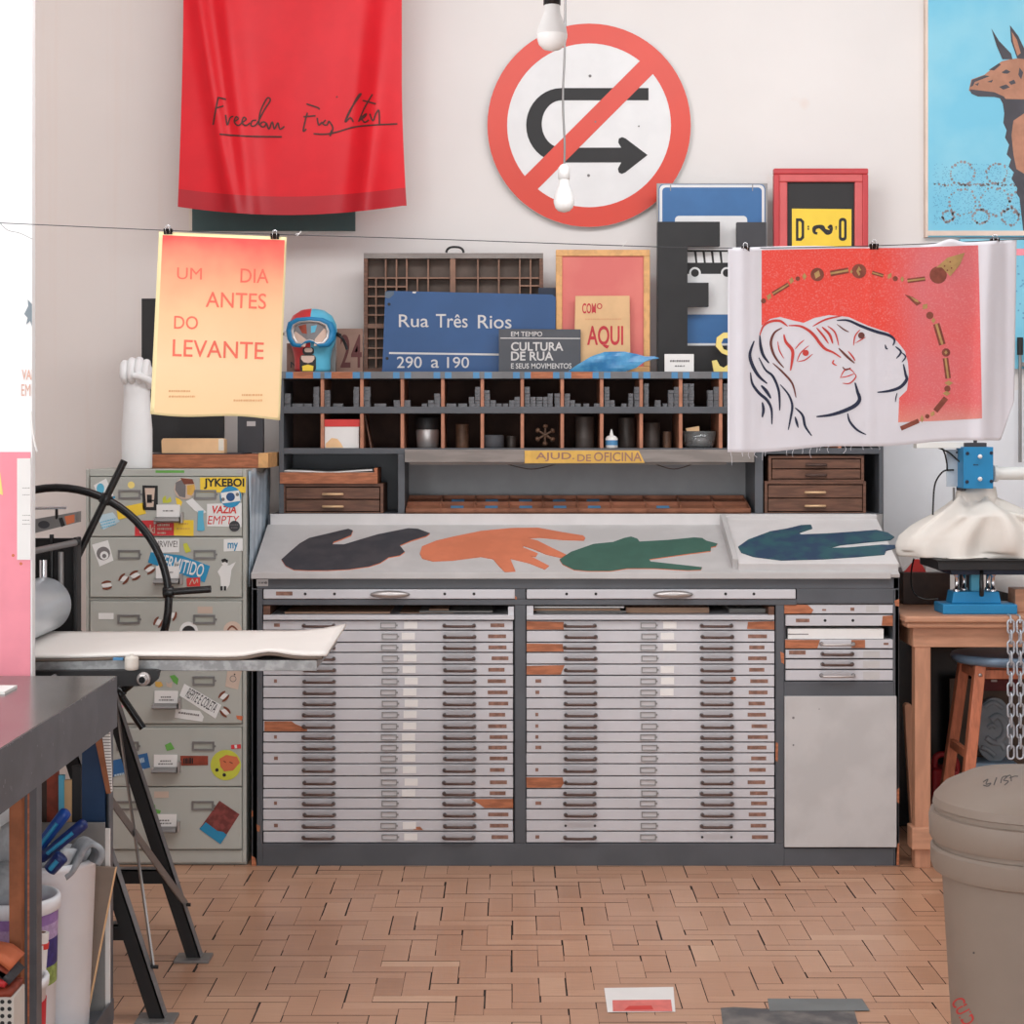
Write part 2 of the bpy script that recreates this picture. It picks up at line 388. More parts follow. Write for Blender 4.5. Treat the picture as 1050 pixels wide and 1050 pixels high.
# sloped work top
slope_o = V((0, 6.0, zt)); slope_n = V((0, -(1.094-zt), 0.4)).normalized()
slope = tilted(slope_o+slope_n*0.012, slope_n)
t = MB()
a = V((x0, 5.992, zt)); b_ = V((x0, 6.4, 1.094))
t.extr([a, a+slope_n*0.012, b_+slope_n*0.012, b_], (x1-x0, 0, 0))
t.build('sloped_top', 'slope_grey', cab, bevel=0.001)
t = MB(); t.box(x0+0.01, x1-0.015, 6.392, 6.405, 1.10, 1.142); t.build('back_strip', 'slope_white', cab)
t = MB(); t.box(x0, x1-0.03, 5.985, 5.998, zt-0.004, zt+0.017); t.build('front_lip', 'slope_grey', cab, bevel=0.002)
g = MB(); g.rect(263, 594, 275, 601, pc, 0.001, 0); g.scribble(265, 596.5, 272, 598.5, pc, 0.0014, 1); g.disc(272.8, 597.5, 1.4, pc, 0.0014, 1)
lab(g.build('maker_plate', ['metal_light', 'ink_grey'], cab), 'small pale maker plate')
# shared hardware meshes, drawn around their own centres
def pull_mesh(wid, mname, depth=0.02):
    h = MB(); r = wid/2
    h.tube([(-r, 0, 0.003), (-r, -depth*0.75, 0.002), (-r*0.93, -depth, 0.0012), (0, -depth*1.02, 0.0008), (r*0.93, -depth, 0.0012), (r, -depth*0.75, 0.002), (r, 0, 0.003)], 0.0044, 8)
    h.lathe([(0.007, 0), (0.007, 0.003), (0.004, 0.006)], (-r, 0, 0.002), 10, 1, (0, -1, 0)); h.lathe([(0.007, 0), (0.007, 0.003), (0.004, 0.006)], (r, 0, 0.002), 10, 1, (0, -1, 0))
    return h.mesh('handle', [mname, 'metal_grey'], V((0, 0, 0)))
pullm = pull_mesh(0.098, 'handle_brown')
pulll = pull_mesh(0.105, 'metal_light', 0.024)
def holder_mesh(w_, h_, t_=0.0026, mname='metal_light', in_='drawer_grey', dp=0.004):
    h = MB()
    h.box(-w_/2, w_/2, -dp, 0, h_/2-t_, h_/2); h.box(-w_/2, w_/2, -dp, 0, -h_/2, -h_/2+t_)
    h.box(-w_/2, -w_/2+t_, -dp, 0, -h_/2+t_, h_/2-t_); h.box(w_/2-t_, w_/2, -dp, 0, -h_/2+t_, h_/2-t_)
    h.box(-w_/2+t_, w_/2-t_, -0.0012, 0, -h_/2+t_, h_/2-t_, 1)
    h.box(w_/2, w_/2+0.005, -dp*0.6, 0, -0.003, 0.003)
    return h.mesh('label_holder', [mname, in_], V((0, 0, 0)))
mat('holder_in', (200, 196, 198), 0.5, var=0.02)
holdm = holder_mesh(0.052, 0.019, 0.003, 'metal_grey', 'holder_in')
rows = [636, 646.3, 658.6, 669, 681, 692.5, 704.3, 715.7, 727, 738.6, 750.6, 761, 772, 783.2, 795.7, 808.6, 818, 829.4, 840.9, 852.3, 864.3]
papm = MB().box(-0.022, 0.022, -0.0012, 0, -0.0115, 0.0115).mesh('paper_label', ['paper_white'], V((0, 0, 0)))
def column(xl, xr, h1, h2, hc, pp, bp, lp, broken, papers, nohandle=()):
    for i in range(20):
        ya, yb = rows[i]+0.7, rows[i+1]-0.55
        dy = YC+0.006-0.002*random.random()
        d = MB(); jx = random.uniform(-0.6, 0.6)
        d.pbox(xl+0.9+jx*0.4, ya, xr-0.9+jx*0.4, yb, dy, 0.46)
        pd = plane(dy)
        for poly in broken.get(i, ()): d.decal([(x, ya+(yb-ya)*v) for x, v in poly], pd, 0.0009, 1)
        ym = (ya+yb)/2
        if not any(max(p[0] for p in poly) > bp[0]+8 for poly in broken.get(i, ())):
            d.rect(bp[0]+random.uniform(-2, 3), ym-2.0, bp[1]+random.uniform(-4, 1), ym+1.8, pd, 0.0008, 2)
        if not any(min(p[0] for p in poly) < lp+5 for poly in broken.get(i, ())) and random.random() < 0.7:
            d.rect(lp, ym-2, lp+random.choice((3, 4, 6)), ym+1.5, pd, 0.0008, 2)
        if i in nohandle:
            for hx in nohandle[i]:
                d.disc(hx-15, ym, 1.3, pd, 0.001, 3); d.disc(hx+15, ym, 1.3, pd, 0.001, 3)
        o = d.build('drawer', ['drawer_grey', 'bare_wood', 'bare_metal', 'ink_black'], cab, bevel=0.0012)
        for hx in (h1, h2):
            if i in nohandle and hx in nohandle[i]: continue
            inst(pullm, 'handle', o, P(hx+random.uniform(-0.6, 0.6), ym+0.9, dy))
        inst(holdm, 'label_holder', o, P(hc+random.uniform(-1, 1), ym, dy))
        if i in papers: inst(papm, 'paper_label', o, P(pp+random.uniform(-1.5, 2), ym-0.3, dy-0.0003))
column(269, 527, 327, 471, 399, 420, (502, 521), 281,
       {9: [[(271.2, 0.02), (299, 0.02), (303, 0.3), (315, 0.72), (315, .98), (271.2, 0.98)]], 16: [[(482, 0.05), (526, 0.02), (526, .98), (497, .96), (492, .6)]],
        18: [[(424, .9), (426, .6), (431, .6), (434, .95)]]}, set(range(0, 20))-{16, 17})
column(539, 795, 595, 735, 665, 685, (768, 787), 549,
       {0: [[(540, .03), (578, .1), (578, .97), (540, .97)], [(767, .1), (794, .03), (794, .97), (766, .9)]], 2: [[(540, .05), (577, .1), (578, .95), (540, .97)]],
        4: [[(540, .1), (579, .02), (575, .97), (540, .97)]], 14: [[(539.6, .05), (577, .05), (578, .6), (575, .97), (540, .97)]],
        5: [[(749, .1), (754, .05), (755, .4), (751, .6)]]}, {0, 1, 2, 4, 5, 6}, {18: (595,), 19: (735,)})
# top drawers without their fronts: an open slot with sheets, only the pale lower lip
for xl, xr in ((269, 528), (539, 795)):
    d = MB()
    d.pbox(xl+1, 630.8, xr-1, 635.6, YC-0.006, 0.5)
    d.pbox(xl+1, 621, xl+8, 631, YC+0.004, 0.5, 1 if xl < 300 else 0); d.pbox(xr-7, 622, xr-1, 631, YC+0.004, 0.5, 0 if xl < 300 else 1)
    o = d.build('open_drawer', ['drawer_grey', 'brown_wood'], cab, bevel=0.001)
    k = MB()
    if xl < 300: sp = [(292, 627.5, 400, 0), (322, 628.5, 380, 1), (430, 626.5, 505, 2), (410, 628, 465, 0), (440, 624.5, 460, 0)]
    else: sp = [(548, 621.8, 640, 1), (547, 624.5, 636, 0), (550, 626.5, 642, 2), (546, 628.5, 638, 1), (642, 623, 727, 0), (748, 624, 785, 2), (748, 627, 786, 1)]
    for q, (u, yt, v_, mi) in enumerate(sp):
        k.pbox(u, yt, v_, min(yt+(1.6 if xl < 300 or q < 4 else 6), 630.6), YC+0.03+0.01*q, 0.35, mi)
    k.build('stored_sheets', ['cardboard', 'paper_white', 'paper_grey'] if False else [mat('cardboard', (186, 150, 126), 0.8), 'paper_white', mat('paper_grey', (150, 146, 142), 0.8)], o)
# pull-out boards above the two columns
for xl, xr, hx in ((270, 528, 400), (540, 816, 690)):
    d = MB(); d.pbox(xl, 604.4, xr, 614.2, YC-0.004, 0.3)
    pd = plane(YC-0.004)
    for q in ((313, 343, 456, 486) if xl < 300 else (581, 611, 744, 773)): d.disc(q, 609, 1.5, pd, 0.0008, 1)
    if xl < 300: d.rect(283, 606.5, 300, 610.5, pd, 0.0008, 2)
    o = d.build('pull_board', ['drawer_grey', 'ink_black', 'bare_metal'], cab, bevel=0.003)
    h = MB(); cpt = P(hx, 609.4, YC-0.004)
    h.lathe([(0.001, 0), (0.03, 0.001), (0.064, 0.004), (0.066, 0.007), (0.05, 0.016), (0.02, 0.02), (0.001, 0.02)], (cpt.x, cpt.y, cpt.z), 32, 0, (0, -1, 0), True, 1.0, 0.2)
    h.build('cup_handle', 'metal_light', o)
# narrow drawers of the right column
small = [(619.6, 629.3, ((804, .03), (828, .05), (834, .6), (832, .98), (804, .98)), 0), (630.4, 642, ((905, .1), (917, .02), (917, .98), (904, .95)), 0),
         (655.5, 665, ((805, .05), (841, .05), (838, .97), (805, .97)), 2), (666, 675.2, None, 1), (676.2, 686, None, 1), (687, 698, None, 2)]
for i, (ya, yb, brk, hk) in enumerate(small):
    dy = YC+0.005; pd = plane(dy); ym = (ya+yb)/2
    d = MB(); d.pbox(805.5, ya+0.3, 916.5, yb-0.3, dy, 0.46)
    if brk: d.decal([(x, ya+(yb-ya)*v) for x, v in brk], pd, 0.0009, 1)
    if i == 1:
        d.rect(816, ym-1.8, 830, ym+1.8, pd, 0.0008, 2); d.disc(846, ym, 1.5, pd, .0008, 3); d.disc(874.5, ym, 1.5, pd, .0008, 3)
    if i == 0: d.rect(843, ym, 847, ym+1.8, pd, .0008, 2); d.rect(872, ym-1.5, 876, ym+1.8, pd, .0008, 2)
    if i == 2: d.rect(873, ya+.6, 887, yb-.6, pd, .0009, 1); d.rect(906, ym-1.2, 911, ym+1, pd, .0008, 2)
    if i == 3: d.rect(809, ya+1, 826, ym+0.5, pd, .0008, 2)
    if i in (3, 4, 5): d.rect(885, ya+1.5, 902, yb-1.5, pd, .0007, 4)
    if i == 0: d.rect(888, ya+1.2, 901, yb-2, pd, .0007, 4)
    o = d.build('small_drawer', ['drawer_grey', 'bare_wood', 'bare_metal', 'ink_black', 'slope_grey'], cab, bevel=0.0012)
    if hk: inst(pullm if hk == 1 else pulll, 'handle', o, P(858.5, ym+0.5, dy))
k = MB(); k.pbox(808, 644.8, 906, 655, YC+0.012, 0.3); k.pbox(808, 649.8, 829, 650.8, YC+0.0115, 0.002, 1)
lab(k.build('paper_stack', ['paper_white', 'ink_grey'], cab), 'stack of white paper filling the slot of a missing drawer')
d = MB(); d.pbox(804.5, 714, 919.5, 869, YC-0.008, 0.02); pd = plane(YC-0.008)
d.disc(813.5, 736, 1.3, pd, .0008, 1); d.disc(813.5, 764, 1, pd, .0008, 1); d.disc(840, 727, .6, pd, .0008, 1)
lab(d.build('door', ['slope_grey', 'ink_grey'], cab, bevel=0.002), 'plain pale grey door below the narrow drawers')

# ------------------------------------------------------------------ hand cut-outs on the slope
def cr(pts, ox, oy, k): return [(ox+x/k, oy+y/k) for x, y in pts]
hb = cr([(135, 262), (165, 235), (200, 205), (235, 185), (290, 172), (340, 160), (375, 152), (392, 158), (385, 175), (350, 190), (322, 200), (318, 208), (360, 208), (420, 190), (480, 172), (540, 160), (590, 150), (625, 152), (668, 168), (655, 178), (600, 195), (560, 212), (578, 235), (560, 248), (520, 255), (490, 275), (450, 288), (380, 298), (300, 302), (230, 302), (180, 300), (150, 285)], 250, 500, 3.5)
ho = [(430.6, 568.6), (432.9, 561.4), (447, 555.7), (467, 551), (493, 545.7), (521.4, 542.9), (528.6, 542.6), (551.4, 542.3), (577, 547), (598, 550.4), (600, 552.4), (598.6, 554.9), (577, 554.3), (554, 552), (540, 552.6), (551.4, 555.7), (565.7, 562.9), (580.6, 570), (575.7, 573), (560, 569.4), (545.7, 563.4), (537, 560.6), (535.7, 562.3), (551.4, 568.6), (549, 572), (542.9, 570.9), (562.9, 581.4), (558.6, 585), (542.9, 578.6), (523, 573.7), (528.6, 587), (517.7, 587.7), (511.4, 581.4), (505.7, 574.3), (493, 571.9), (464, 575.7), (444, 576.6), (433, 573.7)]
hg = [(573.7, 574.9), (585.7, 567), (608.6, 559), (628.6, 557), (640, 552.9), (647, 551.4), (653.7, 553.7), (655.7, 556.6), (685.7, 554.9), (711.4, 552.3), (720, 552.9), (724.3, 555.7), (735.7, 558.6), (734, 561.4), (729, 562.3), (728.6, 566.3), (700, 570), (665.7, 574.9), (667, 577), (694, 580), (720, 582.9), (718.6, 585.7), (705.7, 586.3), (671, 584.3), (643, 584.3), (625.7, 587), (603, 587), (588.6, 585.7), (577, 580)]
ht = [(757, 561.4), (767, 554.3), (790, 545.7), (807, 542.9), (821.4, 539.4), (831.4, 538.9), (832.9, 542.3), (818.6, 547), (821.4, 549), (847, 548), (872.9, 546.3), (898.6, 544.3), (910, 547), (917, 551.4), (912.9, 554.3), (884, 557), (861.4, 559.4), (848.6, 562.9), (870, 562.3), (904.3, 559.4), (920, 560), (918, 562.6), (908.6, 565), (907, 569), (878.6, 571.4), (844, 573.7), (801.4, 574.9), (772.9, 571.4), (760, 567)]
mat('hand_black', (56, 56, 62), 0.7, var=0.1, scale=14, col2=(68, 66, 70)); mat('hand_orange', (206, 120, 88), 0.65, var=0.05, scale=10)
mat('hand_green', (62, 98, 86), 0.65, var=0.06, scale=14); mat('hand_teal', (44, 66, 92), 0.6, col2=(48, 88, 96), scale=16)
for poly, mn, lbl in ((hb, 'hand_black', 'black hand cut-out lying on the sloped cabinet top'), (ho, 'hand_orange', 'orange hand cut-out with spread fingers on the sloped cabinet top'),
                      (hg, 'hand_green', 'dark green hand cut-out lying on the sloped cabinet top')):
    q = [tuple(p) for p in smooth_path(list(poly)+[poly[0]], 2)[:-1]] if False else poly
    tag(MB().prism(q, slope, 0.0004, 0.005, 0, 1).build('hand_cutout', [mn, 'hand_orange'], None, bevel=0.0008), lbl, 'cut-out', 'hand cut-outs on the sloped top')
# white tray with the teal hand
o_tr = slope_o+slope_n*0.013
tr = thing('shallow_tray', 'white shallow tray propped on the right end of the sloped top', 'tray', P(836, 588, 6.02))
t = MB()
A = lambda x, s_, h: V((x, 6.01+s_*0.4, zt+0.0136+s_*(1.094-zt)))+slope_n*h
xa, xb = XX(757, 6.02), XX(921, 6.02)
t.extr([A(xa, 0.02, 0), A(xa, 0.02, 0.03), A(xa, 0.93, 0.03), A(xa, 0.93, 0)], (xb-xa, 0, 0))
t.build('base', 'slope_white', tr, bevel=0.002)
t = MB(); t.extr([A(xa-0.018, 0.05, 0), A(xa-0.018, 0.05, 0.042), A(xa-0.018, 0.97, 0.042), A(xa-0.018, 0.97, 0)], (0.018, 0, 0)); t.build('side_rim', 'slope_grey', tr, bevel=0.002)
t = MB(); t.extr([A(xa, 0.93, 0), A(xa, 0.93, 0.042), A(xa, 0.97, 0.042), A(xa, 0.97, 0)], (xb-xa, 0, 0)); t.build('back_rim', 'slope_white', tr, bevel=0.002)
tsurf = tilted(A(0, 0, 0.0305), slope_n)
tag(MB().prism(ht, tsurf, 0, 0.004, 0).build('hand_cutout', ['hand_teal'], None, bevel=0.0008), 'dark blue-green hand cut-out lying on the white tray', 'cut-out', 'hand cut-outs on the sloped top')
# ================================================================== pigeonhole shelf unit on the back of the cabinet (front plane Y = 6.43)
YS = 6.43; ps = plane(YS); YB = 6.72
zS = 1.142
sh = thing('pigeonhole_shelf', 'grey wooden shelf unit with two rows of pigeonholes above the plan chest', 'shelf', (0.243, 6.57, zS))
c = MB()
c.pbox(286, 381, 291, 527, YS, YB-YS); c.pbox(901.5, 388, 905.5, 527, YS, YB-YS)
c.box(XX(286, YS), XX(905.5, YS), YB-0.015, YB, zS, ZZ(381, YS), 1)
c.pbox(291, 459.5, 901.5, 465.5, YS, YB-YS-0.015); c.pbox(291, 417, 901.5, 424, YS, YB-YS-0.015)
c.box(XX(410, YS), XX(785, YS), YB-0.03, YB-0.015, zS, ZZ(466, YS), 3)
c.box(XX(291, YS), XX(408, YS), YB-0.03, YB-0.015, zS, ZZ(466, YS), 0); c.box(XX(783, YS), XX(901, YS), YB-0.03, YB-0.015, zS, ZZ(466, YS), 0)
c.pbox(408, 465.5, 415, 527, YS, YB-YS-0.03); c.pbox(774, 465.5, 782.5, 527, YS, YB-YS-0.03)
c.box(XX(291, YS), XX(901.5, YS), YS+0.002, YB-0.015, zS-0.003, zS+0.001, 0)
c.build('carcass', ['grey_paint', 'dark_interior', 'grey_paint_light', mat('panel_grey', (158, 158, 160), .5, var=.04)], sh, bevel=0.0015)
edges = [291, 330.5, 371, 412.5, 454, 494.5, 535.5, 576.5, 617, 657.5, 698, 739, 779.5, 820, 861, 901.5]
t = MB(); t.pbox(286, 381, 905.5, 388.3, YS-0.004, YB-YS)
s4 = plane(YS-0.004)
for i in (0, 1, 6, 7): t.rect(edges[i]+8, 381.3, edges[i+1]-8, 388.1, s4, 0.0006, 1)
t.build('top_board', ['grey_paint_light', 'bare_wood'], sh, bevel=0.0015)
for i in range(15):
    for a in (edges[i]+2.2, edges[i+1]-9.4):
        if i == 14 and a > 890: continue
        k = MB(); k.rect(a, 381.6, a+7+random.uniform(-.8, .8), 388, s4, 0.0012, 0); lab(k.build('blue_tape', 'tape_blue', sh), 'faded blue tape') if i < 12 or i == 14 else None
for i in range(1, 15):
    for ya, yb in ((388.3, 417), (424, 459.5)):
        k = MB(); k.pbox(edges[i]-1.7, ya, edges[i]+1.7, yb, YS+0.003, YB-YS-0.02); k.build('divider', 'divider_wood', sh)
k = MB(); k.pbox(415, 461, 773.5, 474, YS-0.045, 0.045); k.pbox(420, 474, 745, 476.5, YS-0.03, 0.03); 
for a, b in ((520, 570), (672, 710)): k.tube([P(a, 476, YS-0.02), P((a+b)/2, 481, YS-0.02), P(b, 476, YS-0.02)], 0.002, 6, 1, sub=6)
k.build('ledge', ['grey_wood', 'brown_wood_dark'], sh, bevel=0.002)
sl = plane(YS-0.045)
k = MB(); k.prism([(538, 462), (655, 462), (661, 474.6), (538, 475)], sl, 0.0003, 0.003, 0)
k.text('AJUD.', 549.5, 464, 589, 473, sl, 0.0036, 1, 0.01); k.text('DE', 592, 466, 606, 473, sl, 0.0036, 1, 0.01); k.text('OFICINA', 609, 463.7, 658, 473, sl, 0.0036, 1, 0.01)
mat('label_yellow', (216, 172, 86), 0.6, var=0.06, scale=30); mat('letter_brown', (150, 112, 98), 0.6)
lab(k.build('sign_strip', ['label_yellow', 'letter_brown'], sh), 'yellow strip lettered AJUD. DE OFICINA')

# ------------------------------------------------------------------ lead spacers stacked in the upper pigeonholes
ORD = ['first', 'second', 'third', 'fourth', 'fifth', 'sixth', 'seventh', 'eighth', 'ninth', 'tenth', 'eleventh', 'twelfth']
stk = [[(292.5, 298.5, 404), (322, 328, 396), (300, 311, 413.3), (312, 321, 413.8)], [(333.2, 339, 398), (363, 368.7, 394), (342, 352, 414.5)], [(373.5, 380, 396), (404, 410.5, 409), (384, 396, 414)],
       [(414.8, 421, 410), (432.5, 438, 413.5), (439, 445, 409.5), (445.6, 451.6, 404.5)], [(481, 486.7, 408), (487, 492.4, 395), (458, 468, 414), (470, 479, 414)],
       [(496.5, 502.3, 401), (502.6, 508.4, 411), (508.8, 514.5, 413.5), (522, 527.4, 410), (527.8, 533.3, 408), (515.5, 521, 415)],
       [(538, 543.3, 396), (543.8, 549.3, 407), (550, 555.8, 407), (556.5, 561, 406), (561.4, 566.6, 404), (568.6, 574.2, 402)],
       [(578.6, 584.2, 403), (584.6, 589.4, 409), (590, 595.5, 413.6), (598, 604, 414), (609, 614.8, 412)],
       [(619.4, 624.6, 395), (625, 630, 410), (637, 642, 412), (644, 648.8, 404.5), (650, 655.4, 397)],
       [(660, 664.7, 393), (671, 677, 410), (679, 683.6, 412), (684.6, 690, 399), (690.6, 696, 395)],
       [(700, 705.3, 391), (705.7, 711, 391), (725, 730.5, 401), (731, 736.8, 394)], [(741, 746.5, 391), (747, 752, 396)]]
base = MB(); base.box(-0.0092, 0.0092, -0.02, 0.02, 0, 0.0112); lm = base.mesh('lead_spacer', ['lead'], V((0, 0, 0)))
zb = ZZ(417, YS)
for i, col in enumerate(stk):
    for a, b, top in col:
        n = max(1, round((417-top)/3.55))
        for k in range(n):
            o = inst(lm, 'lead_spacer', None, V((XX((a+b)/2, YS+.03)+random.uniform(-.0008, .0008), YS+0.03+random.uniform(-.003, .003), zb+k*0.0118)))
            o.scale = ((b-a)/5.35*random.uniform(.96, 1.02), 1, 1)
            tag(o, 'small grey lead spacer stacked in the %s upper pigeonhole from the left' % ORD[i], 'spacer', 'lead spacers in the %s upper pigeonhole' % ORD[i])
# ------------------------------------------------------------------ things in the lower pigeonholes
z2 = ZZ(459.5, YS); yj = YS+0.10
def at(px, Y=yj): return (XX(px, Y), Y, z2)
b = thing('index_box', 'white card box with red lid band in the second lower pigeonhole', 'box', at(350))
k = MB(); k.pbox(333, 437, 368, 459.5, YS+.02, .15); s_ = plane(YS+.02)
k.decal([(334, 455), (340, 449), (346, 450), (350, 455), (352, 459), (334, 459)], s_, .0006, 1); k.build('body', ['paper_white', mat('peach', (238, 196, 150), .7)], b, bevel=.001)
k = MB(); k.pbox(331.8, 430, 368.8, 437.5, YS+.018, .154); k.build('lid', 'red', b, bevel=.001)
k = MB(); k.extr([P(373.5, 426, YS+.06), P(380, 459.5, YS+.06), P(381.4, 459.5, YS+.06), P(375, 426, YS+.06)], (0, .08, 0), 0)
tag(k.build('card', 'brown_wood'), 'thin brown card leaning in the third lower pigeonhole', 'card')
j = thing('storage_jar', 'clear grey jar with dark lid in the fourth lower pigeonhole', 'jar', at(438.5))
k = MB(); k.lathe([(.034, 0), (.038, .004), (.042, .06), (.04, .066)], at(438.5)); k.build('body', 'metal_light', j)
k = MB(); k.lathe([(.043, .066), (.044, .07), (.044, .105), (.041, .109)], at(438.5)); k.build('lid', 'black', j)
def canlike(px, r, h, mn, name, label, cat, rim=True, dy=0.1):
    p = (XX(px, YS+dy), YS+dy, z2); o = thing(name, label, cat, p)
    k = MB(); k.lathe([(r*.96, 0), (r, .003), (r, h*.3), (r*1.01, h*.32), (r, h*.34), (r, h-.004), (r*1.03, h-.002), (r*1.03, h), (r*.9, h), (r*.9, h-.006)], p, 28); k.build('body', mn, o)
    k = MB(); k.lathe([(r*.5, h-.004), (r*.9, h-.003), (r*.9, h+.001), (r*.5, h+.001)], p, 24); k.build('lid', 'brown_wood_dark', o)
mat('tin_dark', (76, 68, 64), .45, metal=.3, var=.15); mat('tin_rust', (98, 72, 56), .5, metal=.2, var=.25, scale=25); mat('tin_grey', (92, 90, 90), .4, metal=.4, var=.1)
canlike(474, .023, .085, 'tin_rust', 'tin_can', 'narrow rusty tin standing in the fifth lower pigeonhole', 'tin')
canlike(524.5, .017, .042, 'tin_dark', 'small_cup', 'small dark cup beside the grey roll in the sixth pigeonhole', 'cup')
canlike(599.5, .034, .112, 'tin_dark', 'tin_can', 'tall dark tin alone in the eighth lower pigeonhole', 'tin')
canlike(642.5, .031, .108, 'tin_dark', 'tin_can', 'tall dark tin behind the little white bottle', 'tin', dy=.14)
canlike(668, .03, .09, 'tin_dark', 'tin_can', 'wide dark tin in the tenth lower pigeonhole', 'tin')
canlike(684, .015, .058, 'tin_rust', 'tin_can', 'small brown tin beside the wide tin in the tenth pigeonhole', 'tin', dy=.08)
k = MB(); pt = (XX(505.5, YS+.045), YS+.045, z2); k.lathe([(.02, .044), (.033, .047), (.0385, .044), (.0385, .004), (.036, 0), (.02, 0), (.0185, .003), (.0185, .042), (.02, .044)], pt, 32)
tag(k.build('tape_roll', 'charcoal'), 'dark grey tape roll lying in the sixth lower pigeonhole', 'roll')
rz = thing('valve_wheel', 'small rusty spoked wheel leaning in the seventh lower pigeonhole', 'wheel', (XX(559, YS+.06), YS+.06, z2))
ctr = P(559, 446, YS+.06)
k = MB(); k.lathe([(.001, 0), (.009, 0), (.01, .008), (.001, .01)], ctr+V((0, .005, 0)), 14, 0, (0, -1, 0)); k.build('hub', 'tin_rust', rz)
for q in range(6):
    a = q*math.pi/3+.5; d = V((math.cos(a), 0, math.sin(a)))
    k = MB(); k.tube([ctr+d*.006, ctr+d*.028], [.0045, .004], 8); k.lathe([(.001, -.008), (.008, -.005), (.0095, 0), (.008, .005), (.001, .008)], ctr+d*.031, 12, 0, d); k.build('spoke', 'tin_rust', rz)
bt = thing('glue_bottle', 'little white glue bottle with a thin nozzle in the ninth pigeonhole', 'bottle', (XX(627, YS+.04), YS+.04, z2))
p = (XX(627, YS+.04), YS+.04, z2)
k = MB(); k.lathe([(.02, 0), (.0225, .003), (.0225, .034), (.016, .042), (.007, .045)], p, 24); k.build('body', 'paper_white', bt)
k = MB(); k.lathe([(.0228, .01), (.0228, .028)], p, 24); k.build('label', 'tape_blue', bt)
k = MB(); k.lathe([(.007, .045), (.006, .052), (.002, .066), (.001, .067)], p, 14); k.build('nozzle', 'paper_white', bt)
gb = thing('glass_bowl', 'clear glass bowl of scraps in the eleventh lower pigeonhole', 'bowl', (XX(717, YS+.07), YS+.07, z2))
p = (XX(717, YS+.07), YS+.07, z2)
mat('glass', (236, 238, 238), .06, trans=.9, var=0, spec=.5)
k = MB(); k.lathe([(.001, .003), (.044, .003), (.05, .012), (.059, .06), (.0615, .06), (.053, .01), (.046, 0), (.001, 0)], p, 36); k.build('bowl', 'glass', gb)
k = MB(); k.extr([V(p)+V((-.03, -.01, .02)), V(p)+V((.0, -.012, .02)), V(p)+V((-.002, -.02, .078)), V(p)+V((-.05, -.016, .07))], (0, .003, 0)); k.build('paper_scrap', 'peach', gb)
k = MB(); k.lathe([(.001, .004), (.03, .005), (.036, .02), (.02, .032), (.001, .034)], V(p)+V((.008, 0, .002)), 14); k.build('scraps', 'metal_grey', gb)

# ------------------------------------------------------------------ little chests below the pigeonholes
def chest(a, b, cc, d, Y, dep, drawers, label, handlecol, dark=False, z=None):
    r = thing('wooden_chest', label, 'chest', (XX((a+cc)/2, Y+.05), Y+dep/2, ZZ(d, Y)), 'small drawer chests under the pigeonholes')
    k = MB(); w_ = 3
    k.pbox(a, b, a+w_, d, Y, dep); k.pbox(cc-w_, b, cc, d, Y, dep); k.pbox(a+w_, b, cc-w_, b+w_, Y, dep); k.pbox(a+w_, d-w_*.6, cc-w_, d, Y, dep)
    k.box(XX(a, Y), XX(cc, Y), Y+dep-.006, Y+dep, ZZ(d, Y), ZZ(b, Y)); k.build('body', 'brown_wood', r, bevel=.001)
    n = drawers; y0 = b+w_+.5; y1 = d-w_*.6-.3; hgt = (y1-y0)/n
    for i in range(n):
        q = MB(); q.pbox(a+w_+.8, y0+i*hgt+.5, cc-w_-.8, y0+(i+1)*hgt-.6, Y+.004, dep-.02); dr = q.build('drawer', 'brown_wood', r, bevel=.0012)
        h = MB(); m_ = (a+cc)/2; yy = y0+(i+.5)*hgt+1
        h.tube([P(m_-10, yy, Y+.004), P(m_-10, yy, Y-.008), P(m_+10, yy, Y-.008), P(m_+10, yy, Y+.004)], .0048, 8); h.build('handle', handlecol, dr)
    return r
chest(289.5, 496, 393, 527, YS+.005, .22, 2, 'brown wooden two-drawer chest with brass pulls under the left pigeonholes', 'brass')
t = thing('open_tray', 'orange-brown wooden tray of papers on top of the left chest', 'tray', (XX(337, YS), YS+.12, ZZ(496, YS)))
k = MB(); Yt = YS-.005
k.pbox(287, 484.5, 387, 496, Yt, .008); k.pbox(287, 481, 290, 495.9, Yt+.008, .19); k.pbox(383.6, 480, 387, 495.9, Yt+.008, .19); k.pbox(287, 484, 387, 496, Yt+.19, .008); k.pbox(290, 493, 384, 496, Yt+.008, .18)
k.build('tray', 'bare_wood', t, bevel=.001)
k = MB(); k.sheet(lambda u, v: P(291+u*91, 484.2-1.8*u**6-1.2*(1-u)**8-.6*math.sin(u*9)-v*2, Yt+.012+v*.16), 20, 4); k.build('papers', 'paper_white', t, solid=.004)
k = MB(); k.pbox(290.5, 484, 383, 492.9, Yt+.012, .16); k.build('paper_pile', 'paper_grey', t)
chest(784, 493.5, 888, 527, YS+.005, .22, 2, 'brown wooden two-drawer chest with brass pulls under the right pigeonholes', 'brass')
chest(788, 467, 886, 493.5, YS+.012, .2, 2, 'brown wooden chest with dark pulls stacked on the right chest', 'handle_brown')
